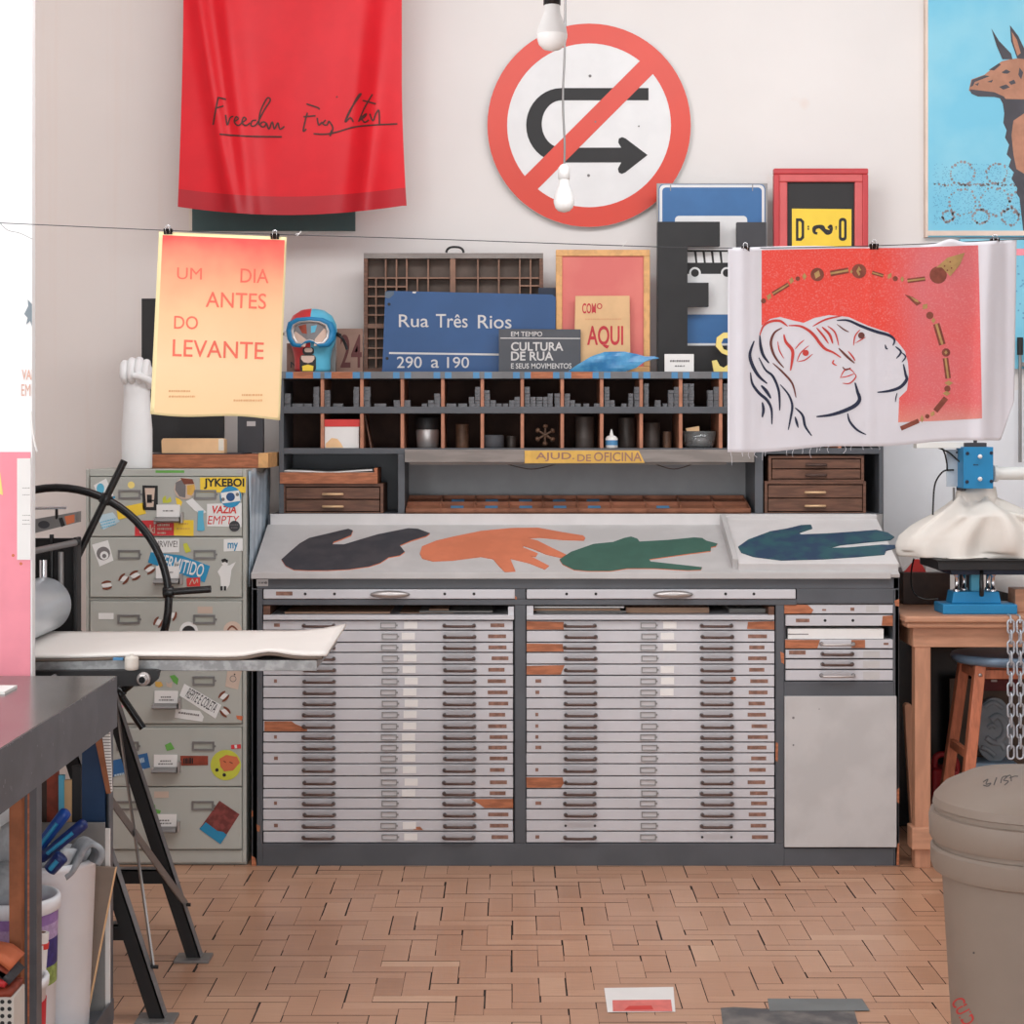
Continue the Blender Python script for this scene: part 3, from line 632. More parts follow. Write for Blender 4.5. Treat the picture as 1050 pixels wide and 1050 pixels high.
# type tray in the middle, seen a little from above
tt = thing('type_tray', 'long brown compartment tray lying under the shelf ledge', 'tray', (XX(593, YS+.05), YS+.1, zS))
k = MB(); ya, yb = YS-.01, YS+.2; xa, xb = XX(416, ya), XX(770, ya); zt_ = zS+.018; mat('tray_wood', (150, 98, 74), .5, var=.2, scale=12)
k.box(xa, xb, ya, yb, zS, zS+.006)
for a, b_ in ((ya, ya+.007), (yb-.007, yb), ((ya+yb)/2-.003, (ya+yb)/2+.003)): k.box(xa, xb, a, b_, zS, zt_)
nc = 10
for i in range(nc+1):
    xx = xa+(xb-xa)*i/nc; k.box(max(xa, xx-.003), min(xb, xx+.003), ya, yb, zS, zt_-.001)
rt_ = Matrix.Rotation(math.radians(11), 4, 'X')
def tlt(mb):
    o_ = V((0, ya, zS)); mb.v = [o_+(rt_@(v-o_)) for v in mb.v]; return mb
tlt(k).build('tray', 'tray_wood', tt)
q = MB(); q.box(xa+.1, xb-.1, yb-.05, yb-.02, zS, zS+.03); q.build('prop', 'brown_wood', tt)
for i in range(nc):
    if i in (1, 2, 3, 4, 5, 7):
        cx_ = xa+(xb-xa)*(i+.5)/nc
        for j in range(2 if i != 7 else 1):
            q = MB(); q.box(cx_-.025, cx_+.02, ya+.015+.103*j, ya+.06+.103*j, zS+.006, zS+.014)
            lab(tlt(q).build('type_slugs', 'tape_blue', tt), 'blue-tipped slugs in one compartment')

# ================================================================== on top of the shelf
zT = ZZ(381, YS)
def onY(Y): return CY+(CZ-zT)*S/Y     # picture row of the shelf top at depth Y
# type case against the wall
YT = 6.62; tcz = thing('type_case', 'brown wooden type case of small compartments leaning behind the blue street sign', 'case', (XX(464, YT), YT+.02, zT))
k = MB(); yb_ = onY(YT)
k.pbox(373, 265, 377, yb_, YT, .045); k.pbox(553, 265, 557, yb_, YT, .045); k.pbox(377, 377.5, 553, yb_, YT, .045)
k.pbox(373, 259.5, 557, 265, YT-.003, .05, 1); k.pbox(374, 260, 556, yb_-.5, YT+.045, .006, 2)
k.build('frame', ['brown_wood', 'grey_wood', mat('case_back', (98, 84, 76), .7, var=.15)], tcz, bevel=.001)
g = MB(); mat('case_wood', (132, 98, 80), .55, var=.15)
def vb(x, a, b, w_=1.6): g.pbox(x-w_/2, a, x+w_/2, b, YT+.006, .038)
def hb_(y, a, b, w_=1.6): g.pbox(a, y-w_/2, b, y+w_/2, YT+.007, .037)
g.pbox(461.5, 265, 467, 377.5, YT+.001, .044)
for x in (395.5, 406.5, 417, 439): vb(x, 265, 377)
for x in (490, 511.5, 533, 544): vb(x, 265, 377)
hb_(285, 377, 461); hb_(285, 467, 553); vb(385.5, 285, 377); vb(428, 285, 377)
for y in (294, 304, 313.5, 323): hb_(y, 377, 417)
g.pbox(377, 332, 461, 336.5, YT+.004, .04); g.pbox(467, 332, 553, 336.5, YT+.004, .04)
for y in (347, 357, 367): hb_(y, 377, 417)
for y in (305, 320, 350, 364): hb_(y, 417, 461); hb_(y, 467, 553)
hb_(293, 533, 553)
g.build('compartments', 'case_wood', tcz)
h = MB(); h.tube([P(457.5, 259, YT+.02), P(459, 255.5, YT+.02), P(463, 253.5, YT+.02), P(470, 253.5, YT+.02), P(474, 255.5, YT+.02), P(475.5, 259, YT+.02)], .0042, 8, sub=4); h.build('handle', 'black', tcz)
# blue street sign
Yb = 6.575; sb = plane(Yb); yb_ = onY(Yb)
k = MB(); k.prism([(395, 299), (398, 298.2), (566, 302), (570, 305), (569, yb_), (391.5, yb_), (392.3, 372)], sb, -.006, 0, 0)
k.text('Rua', 409, 322.5, 439.5, 335.5, sb, .0008, 1, .004); k.text('Três', 447, 322, 479.5, 336, sb, .0008, 1, .004); k.text('Rios', 490, 323, 524.5, 336.8, sb, .0008, 1, .004)
k.decal([(399, 361), (569, 363.4), (569, 365.4), (399, 363)], sb, .0008, 1)
k.text('290', 407, 365.6, 432.5, 377.4, sb, .0008, 1, .003); k.text('a', 442, 368.6, 450, 377.2, sb, .0008, 1, .003); k.text('190', 458.5, 366, 481, 377.4, sb, .0008, 1, .003)
k.disc(399, 312, 1.6, sb, .0008, 2); k.disc(397, 367.5, 1.6, sb, .0008, 2); k.decal([(395, 299), (404, 298.4), (404, 302), (399, 306), (394.5, 305)], sb, .0007, 3); k.decal([(423, 299), (427, 299), (426, 301), (423, 300.6)], sb, .0007, 1)
mat('sign_blue', (46, 82, 130), .4, var=.05, scale=6); mat('sign_letter', (206, 202, 200), .5, var=.03); mat('sign_worn', (92, 106, 122), .6, var=.1)
tag(k.build('street_sign', ['sign_blue', 'sign_letter', 'black', 'sign_worn'], None, bevel=.001), 'blue street name sign reading Rua Três Rios', 'sign')
# dark sign CULTURA DE RUA
Yd = 6.53; sd = plane(Yd); yb_ = onY(Yd)
k = MB(); k.prism([(511.5, 337.3), (595.5, 337.7), (595.5, yb_), (511.5, yb_)], sd, -.012, 0, 0)
k.text('EM TEMPO', 524, 340, 556, 345, sd, .0008, 1, .012); k.decal([(513, 346.2), (595, 346.6), (595, 347.6), (513, 347.2)], sd, .0008, 1)
k.text('CULTURA', 524, 350.8, 577.5, 359.8, sd, .0008, 1, .02); k.text('DE RUA', 524, 360.5, 567.5, 369.8, sd, .0008, 1, .02); k.text('E SEUS MOVIMENTOS', 524, 372.5, 586, 378, sd, .0008, 1, .014)
mat('sign_dark', (78, 80, 86), .5, var=.04)
tag(k.build('name_sign', ['sign_dark', 'sign_letter'], None, bevel=.001), 'dark grey sign reading CULTURA DE RUA', 'sign')
# navy board behind
k = MB(); k.pbox(552, 295, 572, 360, 6.60, .012, 0); k.box(XX(552, 6.6), XX(572, 6.6), 6.60, 6.612, zT, ZZ(359, 6.6)); tag(k.build('navy_board', mat('navy', (30, 40, 60), .5)), 'narrow navy board between type case and pale wooden frame', 'board')
# pale wooden frame with pink print
Yf = 6.585; fr = thing('picture_frame', 'pale wooden frame holding a plain pink print', 'picture frame', (XX(619, Yf), Yf+.02, zT))
def framed(root, a, b, cc, d, w_, Y, dep, mn, bev=.002):
    k = MB(); k.pbox(a, b, cc, b+w_, Y, dep); k.pbox(a, d-w_, cc, d, Y, dep); k.pbox(a, b+w_, a+w_, d-w_, Y, dep); k.pbox(cc-w_, b+w_, cc, d-w_, Y, dep); return k.build('frame', mn, root, bevel=bev)
yb_ = onY(Yf); framed(fr, 570, 256, 666.5, yb_, 6.5, Yf, .025, 'pine')
mat('pink_print', (212, 112, 106), .6, var=.06, scale=4, col2=(220, 126, 116))
k = MB(); k.pbox(576.4, 262.4, 660.2, yb_-6.4, Yf+.008, .01); k.build('print', 'pink_print', fr)
# card COMO AQUI
Yk = 6.555; sk = tilted(P(617, 340, Yk), (0, -1, .06)); 
k = MB(); k.prism([(590, 303.5), (645.5, 303.3), (646.5, 381), (588.5, 381)], sk, -.006, 0, 0)
k.text('COM', 597, 311, 611, 321.5, sk, .0008, 1, .02); k.text('O', 612, 311, 617.5, 317, sk, .0008, 1, .02); k.text('AQUI', 602, 334, 639, 357.5, sk, .0008, 1, .02)
k.scribble(600, 326.5, 637, 328, sk, .0008, 2)
tag(k.build('wooden_card', [mat('card_tan', (216, 176, 130), .6, var=.05), mat('ink_red', (190, 52, 60), .6), mat('ink_faint', (212, 160, 120), .7)], None, bevel=.001), 'tan card printed COMO AQUI in red leaning on the pale frame', 'card')
# blue pouch
k = MB(); Yp = 6.49
pts = [(583, 380.5), (592, 374), (606, 366), (620, 361.5), (640, 361), (652, 363), (662, 366), (671, 365.5), (676, 367.5), (668, 368.8), (661, 371), (652, 377), (640, 381), (600, 381.5)]
f_ = plane(Yp); k.fill(pts, lambda x, y, c: f_(x, y, .018*math.sin(min(1, max(0, (x-583)/90))*math.pi)*(1-((y-371)/12)**2)+.003*math.sin(x*.1+y*.35)+c), .0, 0, 3.0)
mat('plastic_blue', (60, 128, 180), .25, var=.1, scale=20, col2=(88, 158, 200)); k.v = [V((v.x, v.y, max(v.z, zT+.002))) for v in k.v]
tag(k.build('plastic_pouch', 'plastic_blue', None, solid=.006), 'crumpled blue plastic pouch with pointed end lying in front of the pale frame', 'pouch')
# bus stop sign
Yv = 6.66; sv = plane(Yv); yb_ = onY(Yv)
bs = thing('bus_sign', 'blue and white bus stop sign behind the black wooden letters', 'sign', (XX(730, Yv), Yv, zT))
k = MB(); k.pbox(673.5, 188, 787, yb_, Yv, .012); k.build('backing_plate', 'metal_grey', bs)
def rrect(a, b, cc, d, r, n=5):
    o = []
    for cx_, cy_, s0 in ((cc-r, b+r, -90), (cc-r, d-r, 0), (a+r, d-r, 90), (a+r, b+r, 180)):
        for q in range(n+1): an = math.radians(s0+90*q/n); o.append((cx_+r*math.cos(an), cy_+r*math.sin(an)))
    return o
k = MB(); k.prism(rrect(675.5, 189, 784.5, 355, 5), sv, 0, .003, 0)
k.decal(rrect(676.2, 189.6, 783.6, 354.4, 5), sv, .0034, 1); k.decal(rrect(679, 192.3, 781, 352, 4), sv, .0038, 0)
k.decal(rrect(692, 221.5, 766, 322.5, 4), sv, .0042, 1); k.decal([(704, 256.5), (760, 256.5), (760, 281), (704, 281)], sv, .0045, 2)
for i in range(7): k.decal([(704.6+i*8.6+(0 if i == 0 else 0.8), 258.5), (711.5+i*8.6, 258.5), (713+i*8.6, 269.5), (704.8+i*8.6+(0 if i == 0 else 1.6), 269.5)], sv, .0049, 1)
for cx_ in (712.5, 745): k.disc(cx_, 280, 6, sv, .0049, 1); k.disc(cx_, 280, 4, sv, .0053, 2)
k.decal([(704, 281), (760, 281), (760, 290), (704, 290)], sv, .0046, 1)
for cx_ in (712.5, 745): k.disc(cx_, 280, 4, sv, .0056, 2)
for cx_ in (687.5, 771.5): k.decal([(cx_-.6, 189), (cx_+.6, 189), (cx_+.4, 196), (cx_-.4, 196)], sv, .0056, 3)
mat('bus_blue', (56, 104, 156), .35, var=.04); mat('sign_white', (222, 221, 221), .4, var=.02)
k.build('sign_face', ['bus_blue', 'sign_white', 'ink_black', 'metal_grey'], bs)
# black wooden letter E and its neighbour
Ye = 6.60; se = plane(Ye); yb_ = onY(Ye)
k = MB(); k.prism([(674.3, 227.5), (738, 227.5), (738, 252.5), (704.8, 252.5), (704.8, 290), (726.5, 290), (726.5, 314.5), (704.8, 314.5), (704.8, 354.5), (745, 354.5), (745, yb_), (674.3, yb_)], se, -.025, .005, 0)
tag(k.build('wooden_letter', 'black', None, bevel=.001), 'large black wooden letter E standing in front of the bus sign', 'letter', 'black wooden letters')
k = MB(); k.prism([(755.5, 228), (785.5, 228), (785.5, yb_), (755.5, yb_)], se, -.025, .005, 0)
tag(k.build('wooden_letter', 'charcoal', None, bevel=.001), 'charcoal wooden letter standing right of the black letter E, partly behind the hanging cloth', 'letter', 'black wooden letters')
k = MB(); Yc_ = 6.50; sc_ = plane(Yc_); k.pbox(681.5, 363, 711.5, onY(Yc_), Yc_, .006); k.scribble(687, 369, 707, 371.2, sc_, .0007, 1); k.scribble(692, 374.5, 702, 376, sc_, .0007, 1)
tag(k.build('name_card', ['paper_white', 'ink_grey']), 'small white card standing at the foot of the black letter E', 'card')
k = MB(); Yy = 6.51; sy_ = plane(Yy); yb_ = onY(Yy)
k.prism([(732, 381), (730, 370), (735, 369), (738, 375), (742, 377), (749, 372), (750, 366), (740, 362), (734, 355), (735, 346), (742, 341), (752, 341), (758, 347), (757, 352), (752, 351), (748, 346.5), (742, 347), (739.5, 352), (742, 358), (753, 362), (756, 369), (753, 378), (746, yb_), (736, yb_)], sy_, -.014, 0, 0, 1)
mat('letter_cream', (238, 216, 130), .6, var=.05); mat('tan_wood', (180, 140, 90), .6)
tag(k.build('wooden_letter', ['letter_cream', 'tan_wood'], None, bevel=.001), 'small yellow letter S peeping out beside the hanging cloth', 'letter')
# red frame with black mat and yellow print
Yr = 6.62; yb_ = onY(Yr); rf = thing('picture_frame', 'red moulded frame with a black mat and a yellow D S O print', 'picture frame', (XX(841, Yr), Yr+.02, zT))
framed(rf, 793.5, 172.5, 890.5, yb_, 6, Yr, .03, 'frame_red' if 'frame_red' in MATS else mat('frame_red', (190, 62, 66), .4, var=.04), .004)
framed(rf, 798.5, 177.5, 885.5, yb_-5, 9, Yr+.006, .026, mat('frame_red_in', (206, 92, 92), .4, var=.04), .004)
k = MB(); k.pbox(807, 186, 877, yb_-13, Yr+.02, .006); k.build('mat', 'ink_black', rf)
sr = plane(Yr+.02); k = MB(); k.prism([(812, 214), (873, 214.5), (873, 300), (812, 300)], sr, .0003, .002)
def D_(k, cx_, cy_, w_, h_, t_): pass
k.decal([(816, 224), (816, 247), (821.5, 247), (824.5, 244), (824.5, 227), (821.5, 224)], sr, .0026, 1); k.decal([(818.6, 227), (820.6, 227), (821.8, 229), (821.8, 242), (820.6, 244), (818.6, 244)], sr, .003, 0)
k.ribbon([(849, 234), (852, 231.5), (852, 240-3), (846, 234+2), (843, 232), (835, 233), (834.6, 238), (838, 239.5)], 2.6, sr, .0026, 1, False)
k.ribbon([(851.5, 234), (851.8, 238), (848, 239.6), (844, 236), (840, 233), (835.8, 234.5), (835, 238)], 2.6, sr, .0027, 1, False)
k.decal(rrect(860, 223.5, 868, 247, 3.5), sr, .0026, 1); k.decal(rrect(862.6, 226.6, 865.4, 244, 1.4), sr, .003, 0)
k.scribble(826.5, 233, 831, 234.5, sr, .0026, 1, 90); k.scribble(855.5, 233, 859, 234.5, sr, .0026, 1, 90)
k.build('print', ['yellow', 'ink_black'], rf)
# painted head with diving mask
Yh = 6.52; hc = P(320.5, 350, Yh); m_ = Yh/S
hd = thing('painted_mannequin', 'red and blue painted head wearing a diving mask on the shelf', 'ornament', (hc.x, Yh, zT))
k = MB(); prof = [(1, 0), (17.5, 0), (18.5, 4), (18.5, 14), (20, 22), (23.5, 31), (25.5, 40), (24.5, 49), (20, 58), (12, 63.5), (5, 65), (.1, 65.3)]
k.lathe([(r*m_, z*m_) for r, z in prof], (hc.x, Yh, zT), 48, 0, (0, 0, 1), True, 1, .9)
nf = len(k.f)
for i, f in enumerate(k.f):
    cx_ = sum(k.v[j].x for j in f)/len(f); k.m[i] = 0 if cx_ < hc.x else 1
mat('head_red', (204, 60, 62), .35, var=.08, scale=20); mat('head_blue', (96, 186, 216), .35, var=.05)
k.build('head', ['head_red', 'head_blue'], hd)
fy = Yh-.9*25.5*m_; sf = lambda x, y, c: (lambda p: V((p.x, p.y+((p.x-hc.x)/(26*m_))**2*.03, p.z)))(P(x, y, fy-.012-c) if False else V(((x-CX)*Yh/S, fy-.016-c, CZ-(y-CY)*Yh/S)))
def goggle(k_): return [(320.5+k_*x, 343+k_*.92*y) for x, y in ((-22, -3), (-20, -11), (-12, -15), (0, -16), (12, -15), (20, -11), (23, -3), (22, 6), (17, 13), (9, 14), (5, 10.5), (0, 9), (-5, 10.5), (-9, 14), (-16, 13), (-20.5, 6))]
k = MB(); out = goggle(1.12); inn = goggle(.86)
n = len(out)
for dz, (A_, B_), mi in ((0.0, (out, inn), 0),):
    vs = [sf(x, y, .004) for x, y in A_]+[sf(x, y, .008) for x, y in B_]+[sf(x, y, -.02) for x, y in A_]+[sf(x, y, -.01) for x, y in B_]
    fs = []
    for i in range(n):
        j = (i+1) % n; fs += [(i, j, n+j, n+i), (i, 2*n+i, 2*n+j, j), (n+i, n+j, 3*n+j, 3*n+i)]
    k.add(vs, fs, 0, True)
mk = k.build('mask_skirt', 'blue', hd)
k = MB(); a_ = goggle(.86); b_ = goggle(.74); vs = [sf(x, y, .0085) for x, y in a_]+[sf(x, y, .009) for x, y in b_]+[sf(x, y, .002) for x, y in b_]
k.add(vs, [(i, (i+1) % n, n+(i+1) % n, n+i) for i in range(n)]+[(n+i, n+(i+1) % n, 2*n+(i+1) % n, 2*n+i) for i in range(n)], 0, True); k.build('rim', 'metal_light', hd)
k = MB(); k.fill(goggle(.75), sf, .003, 0, 4); k.fill([(301, 348), (306, 341), (318, 350), (316, 357), (308, 356)], sf, .0036, 1, 5); k.fill([(340, 341), (335, 338), (326, 349), (325, 356), (334, 355)], sf, .0036, 1, 5); k.fill([(309, 336), (317, 334), (318, 344), (313, 343)], sf, .0036, 2, 4); k.fill([(322, 336), (328, 335), (326, 342), (322, 343)], sf, .0036, 3, 4)
k.build('lens', [mat('lens_grey', (128, 124, 126), .2), mat('skin_tan', (214, 186, 170), .4), 'rust', 'sky_blue'], hd)
k = MB(); k.box(hc.x-.098, hc.x-.086, Yh-.03, Yh+.01, hc.z+.018, hc.z+.036, 1); k.tube([V((hc.x-.092, Yh-.02, hc.z+.026)), V((hc.x-.1, Yh+.0, hc.z+.026)), V((hc.x-.06, Yh+.075, hc.z+.028)), V((hc.x, Yh+.098, hc.z+.03)), V((hc.x+.06, Yh+.075, hc.z+.028)), V((hc.x+.098, Yh+.0, hc.z+.022)), V((hc.x+.088, Yh-.02, hc.z+.026))], .006, 8, 0, sub=4)
k.tube([V((hc.x+.094, Yh-.01, hc.z+.02)), V((hc.x+.108, Yh-.01, hc.z+.01)), V((hc.x+.118, Yh, hc.z-.012)), V((hc.x+.124, Yh, hc.z-.03))], .005, 8, 0, sub=4)
k.build('strap', ['black', 'metal_light'], hd)
k = MB(); fs2 = lambda x, y, c: V(((x-CX)*Yh/S, Yh-.9*19.2*m_-c, CZ-(y-CY)*Yh/S))
k.fill(rrect(312.5, 357, 324, 364.5, 3), fs2, .004, 1, 4); k.fill(rrect(314.3, 357.6, 322.6, 362, 2), fs2, .0055, 0, 4)
k.fill(rrect(309.5, 364.5, 326, 382, 4), fs2, .004, 1, 4); k.fill([(311, 365.5), (324.5, 365.5), (324.5, 369), (322, 372), (318, 373), (313.5, 372), (311, 369)], fs2, .0055, 0, 4); k.fill([(312, 376), (318, 374.5), (323.5, 376), (323, 381), (312.5, 381)], fs2, .0055, 2, 4)
k.build('mouth', ['skin_tan', 'black', 'yellow'], hd, solid=.003)
# blocks behind the head
k = MB(); Y2 = 6.62; s2 = plane(Y2); y2 = onY(Y2); k.pbox(345, 337, 372, y2, Y2, .02)
k.text('24', 349, 343, 371, 377, s2, .0008, 1, .01)
tag(k.build('number_print', ['brown_wood' if False else mat('print_brown', (150, 118, 104), .7, var=.1), mat('deep_red', (96, 48, 46), .6)]), 'brown print with a dark red number 24 behind the painted head', 'print')
k = MB(); Y3 = 6.585; s3 = plane(Y3); k.pbox(328, 345, 344, onY(Y3), Y3, .02); k.text('A', 331, 371, 338, 377, s3, .0008, 1, .02); tag(k.build('small_box', ['metal_grey', 'charcoal']), 'small grey box marked A right of the painted head', 'box')
k = MB(); k.pbox(294, 352, 306, onY(Y3), Y3, .02); k.text('N', 298, 371, 304.5, 377, s3, .0008, 1, .02); tag(k.build('small_card', ['print_brown', 'charcoal']), 'brown card marked N left of the painted head', 'card')

# ================================================================== on the back wall
Yn = YW-.028; sn = plane(Yn)
sg = thing('traffic_sign', 'round red and white no-turn traffic sign on the wall', 'sign', (XX(604, Yn), YW-.014, ZZ(232, Yn)))
circ = [(604+104.5*math.cos(2*math.pi*q/72), 128.5+104.5*math.sin(2*math.pi*q/72)) for q in range(72)]
k = MB(); k.prism(circ, sn, -.006, 0, 0); k.ring(604, 128.5, 84, 104.3, sn, .0008, 1, 72)
arr = [(665, 90.3)]+[(576-36.5*math.sin(a), 128.5-38.2*math.cos(a)) for a in [math.pi*q/20 for q in range(21)]]+[(637, 166.6)]
arr += [(633.6, 173), (634.5, 177), (637.6, 178.4), (641, 177), (664, 159), (641.5, 142), (638, 140.6), (634.6, 142), (633.8, 146), (637, 151.4)]
arr += [(576-20.5*math.sin(a), 127.2-24.3*math.cos(a)) for a in [math.pi*q/20 for q in range(20, -1, -1)]]+[(665, 102.9)]
k.decal(arr, sn, .0012, 2)
d_ = V((1, -1)).normalized(); nn = V((d_.y, -d_.x))
def bpt(t_, o_): q = V((604, 128))+d_*t_+nn*o_; return (q.x, q.y)
k.decal([bpt(-90, -9.4), bpt(90, -9.4), bpt(90, 9.4), bpt(-90, 9.4)], sn, .0016, 1)
mat('sign_red', (212, 66, 48), .35, var=.03, scale=3)
for x, y in ((605, 78), (603.5, 180), (655, 129.5), (610.5, 125)): k.disc(x, y, 1.5 if y in (78, 180) else .9, sn, .002, 3)
k.build('sign_plate', ['sign_white', 'sign_red', 'ink_black', 'ink_grey'], sg)
k = MB(); k.pbox(590, 90, 618, 96, Yn+.006, YW-Yn-.006); k.pbox(590, 160, 618, 166, Yn+.006, YW-Yn-.006); k.build('bracket', 'metal_grey', sg)
# dark green panel and red flag
k = MB(); k.pbox(197, 60, 364, 236.5, YW-.02, .02); k.pbox(193.8, 58, 197, 236, YW-.02, .02, 1)
tag(k.build('wall_panel', [mat('panel_green', (66, 92, 92), .6, var=.04), 'paper_cream']), 'dark green panel on the wall behind the red banner', 'panel')
Yg = 6.52
def flag_fold(x, y):
    t_ = (x-182)/238; v = y/215
    f = .055*math.exp(-((x-(205+ y*.16))/9)**2)+.042*math.exp(-((x-(232+y*.1))/13)**2)-.024*math.exp(-((x-(215+y*.12))/10)**2)
    f += .05*math.exp(-((x-(398-.12*y))/16)**2)-.02*math.exp(-((x-(372-.05*y))/14)**2)+.006*math.sin(x*.06+y*.02)
    return f*(.35+.65*v)
def sflag(x, y, c=0): return P(x, y, Yg-flag_fold(x, y)-c)
def flg(u, v):
    l = 188-5.5*max(0, v-.25)**1.5*1.6; r = 412+8*max(0, v-.55)**1.6*2.2
    x = l+u*(r-l); yb = 212+9*math.sin(math.pi*min(1, u*1.02))**.9-1*u
    return (x, -70+v*(yb+70))
mat('satin_red', (216, 22, 36), .42, var=.03, sheen=.0, spec=.28); mat('satin_hem', (176, 14, 30), .4, var=.03)
fl = thing('red_banner', 'red satin banner handwritten Freedom Fighter hanging from above', 'banner', (XX(300, Yg), Yg, ZZ(220, Yg)))
k = MB(); k.sheet(lambda u, v: sflag(*flg(u, v)), 90, 60)
def tr5(st): return [(200+x/4.773, 60+y/4.773) for x, y in st]
for st in ([(115, 188), (103, 240), (88, 325)], [(111, 190), (152, 200)], [(105, 242), (140, 232)], [(150, 275), (158, 325), (172, 290), (188, 283)], [(190, 310), (212, 295), (200, 285), (192, 310), (210, 328), (228, 315)],
           [(228, 315), (250, 298), (238, 288), (230, 312), (248, 328), (270, 315)], [(300, 302), (280, 305), (275, 328), (300, 322), (340, 250), (368, 205), (352, 195), (320, 260), (312, 325)], [(330, 310), (318, 325), (335, 335), (348, 318), (332, 308)],
           [(350, 315), (362, 345), (378, 310), (388, 345), (405, 315), (415, 345), (438, 332)], [(120, 370), (250, 380), (425, 383)], [(550, 265), (538, 310), (530, 355), (545, 345)], [(545, 222), (600, 240), (608, 250)], [(530, 285), (590, 280)],
           [(598, 290), (605, 325), (622, 310)], [(640, 300), (625, 318), (645, 325), (655, 305)], [(655, 305), (675, 340), (660, 380), (668, 350)], [(692, 186), (697, 190)], [(735, 310), (790, 195), (812, 175), (760, 250), (735, 310), (760, 290), (775, 310)],
           [(868, 175), (830, 240), (800, 310)], [(820, 205), (885, 222)], [(800, 305), (830, 285), (838, 270), (815, 290), (830, 312), (850, 300)], [(855, 270), (870, 305), (885, 270), (900, 255), (903, 322)], [(580, 368), (640, 370), (700, 358), (780, 335), (880, 325), (990, 320)]):
    k.ribbon(tr5(st), 1.6, sflag, .0025, 1, False)
k.build('cloth', ['satin_red', mat('ink_flag', (74, 36, 32), .6)], fl)
k = MB(); k.sheet(lambda u, v: (lambda q: sflag(q[0], q[1], .003))(flg(u, .935+v*.065)), 90, 5); k.build('hem', 'satin_hem', fl)
k = MB(); k.tube([P(178, -72, Yg+.0), P(425, -72, Yg+.0)], .012, 12); k.build('rod', 'oak', fl)
# canvas of the animal, right edge of the picture
Yl = YW-.03; sL = plane(Yl)
cv = thing('painted_canvas', 'tall sky blue canvas of a brown long-necked animal on the right wall end', 'painting', (XX(1010, Yl), YW-.015, ZZ(243, Yl)))
k = MB(); k.pbox(951.5, -60, 1200, 242.5, Yl, .03); k.build('canvas', mat('canvas_blue', (122, 196, 222), .7, var=.03, scale=3, col2=(140, 204, 224)), cv)
k = MB(); k.pbox(949, -60, 951.6, 243, Yl-.001, .031); k.pbox(951.5, 236.5, 1200, 241.5, Yl-.003, .003); k.build('edge_strip', mat('peach_strip', (226, 206, 192), .7), cv)
lm_ = lambda pts: [(950+x/4.04, y/4.04) for x, y in pts]
k = MB(); mat('llama_tan', (178, 128, 104), .7, var=.08, scale=20); mat('llama_dark', (78, 76, 82), .7, var=.1)
neck = [(300, 400), (404, 400), (560, 395), (640, 500), (700, 850), (820, 985), (404, 985), (385, 820), (372, 800), (376, 780), (352, 740), (362, 715), (340, 690), (350, 660), (332, 640), (342, 600), (325, 570), (332, 540), (318, 510), (322, 470), (316, 430)]
k.decal(lm_(neck), sL, .0007, 1); k.decal(lm_([(404, 470), (360, 500), (352, 560), (360, 640), (372, 700), (404, 720), (540, 700), (600, 560), (520, 460)]), sL, .0011, 0)
k.decal(lm_([(175, 375), (185, 330), (240, 310), (270, 285), (310, 255), (350, 245), (404, 240), (500, 250), (560, 320), (560, 410), (404, 412), (330, 410), (280, 398), (210, 398)]), sL, .0014, 0)
for pts in ([(268, 118), (300, 170), (350, 222), (356, 246), (314, 246), (290, 190)], [(345, 104), (380, 150), (404, 200), (410, 246), (375, 242), (350, 170)], [(178, 370), (280, 382), (320, 400), (330, 414), (280, 402), (212, 400), (185, 388)], [(180, 362), (188, 332), (240, 312), (262, 316), (200, 340), (192, 356)],
            [(258, 290), (300, 262), (308, 268), (280, 292)], [(200, 350), (218, 342), (212, 356)], [(310, 300), (330, 288), (348, 298), (335, 306), (320, 305)], [(340, 340), (362, 330), (370, 345), (350, 352)], [(250, 340), (275, 330), (270, 342)], [(385, 280), (400, 300), (392, 330), (380, 310)], [(300, 360), (330, 350), (345, 362), (318, 372)]): k.decal(lm_(pts), sL, .0018, 1)
k.decal(lm_([(352, 130), (374, 165), (390, 220), (376, 232), (358, 175)]), sL, .0022, 0)
mat('lace', (150, 140, 142), .7, var=.12, scale=40)
for cx_, cy_, r in ((987, 178, 12), (987, 207, 14), (1020, 207, 15), (1006, 222, 8), (1036, 222, 9), (972, 222, 6), (1022, 178, 11), (1050, 207, 14)):
    for q in range(22):
        a = 2*math.pi*q/22; k.disc(cx_+r*math.cos(a)+random.uniform(-1, 1), cy_+r*math.sin(a)*.95+random.uniform(-1, 1), random.uniform(.8, 1.7), sL, .0006, 2, 7)
for q in range(60): k.disc(958+random.random()*92, 189.5+random.uniform(-1.3, 1.3), random.uniform(.6, 1.4), sL, .0006, 2, 6)
for q in range(900): k.disc(957+random.random()*95, 168+random.random()*62, .55, sL, .0005, 3, 5)
k.build('picture', ['llama_tan', 'llama_dark', 'lace', mat('lace_blue', (100, 160, 196), .7)], cv)
k = MB(); sM = plane(Yl); k.pbox(985, 245, 1200, 378, Yl, .03); k.decal([(1040, 255), (1150, 255), (1150, 262), (1040, 262)], sM, .0007, 1)
for q in range(40): k.disc(1038+random.random()*30, 270+random.random()*60, 1, sM, .0006, 2, 6)
tag(k.build('lower_canvas', ['canvas_blue', 'pink', 'lace_blue']), 'lower sky blue canvas with a pink stripe below the animal canvas', 'painting')
k = MB(); k.pbox(906, 400, 1200, 560, YW-.012, .012); tag(k.build('wall_board', mat('board_cool', (228, 230, 234), .5, var=.01)), 'plain white board on the wall behind the blue press head', 'board')
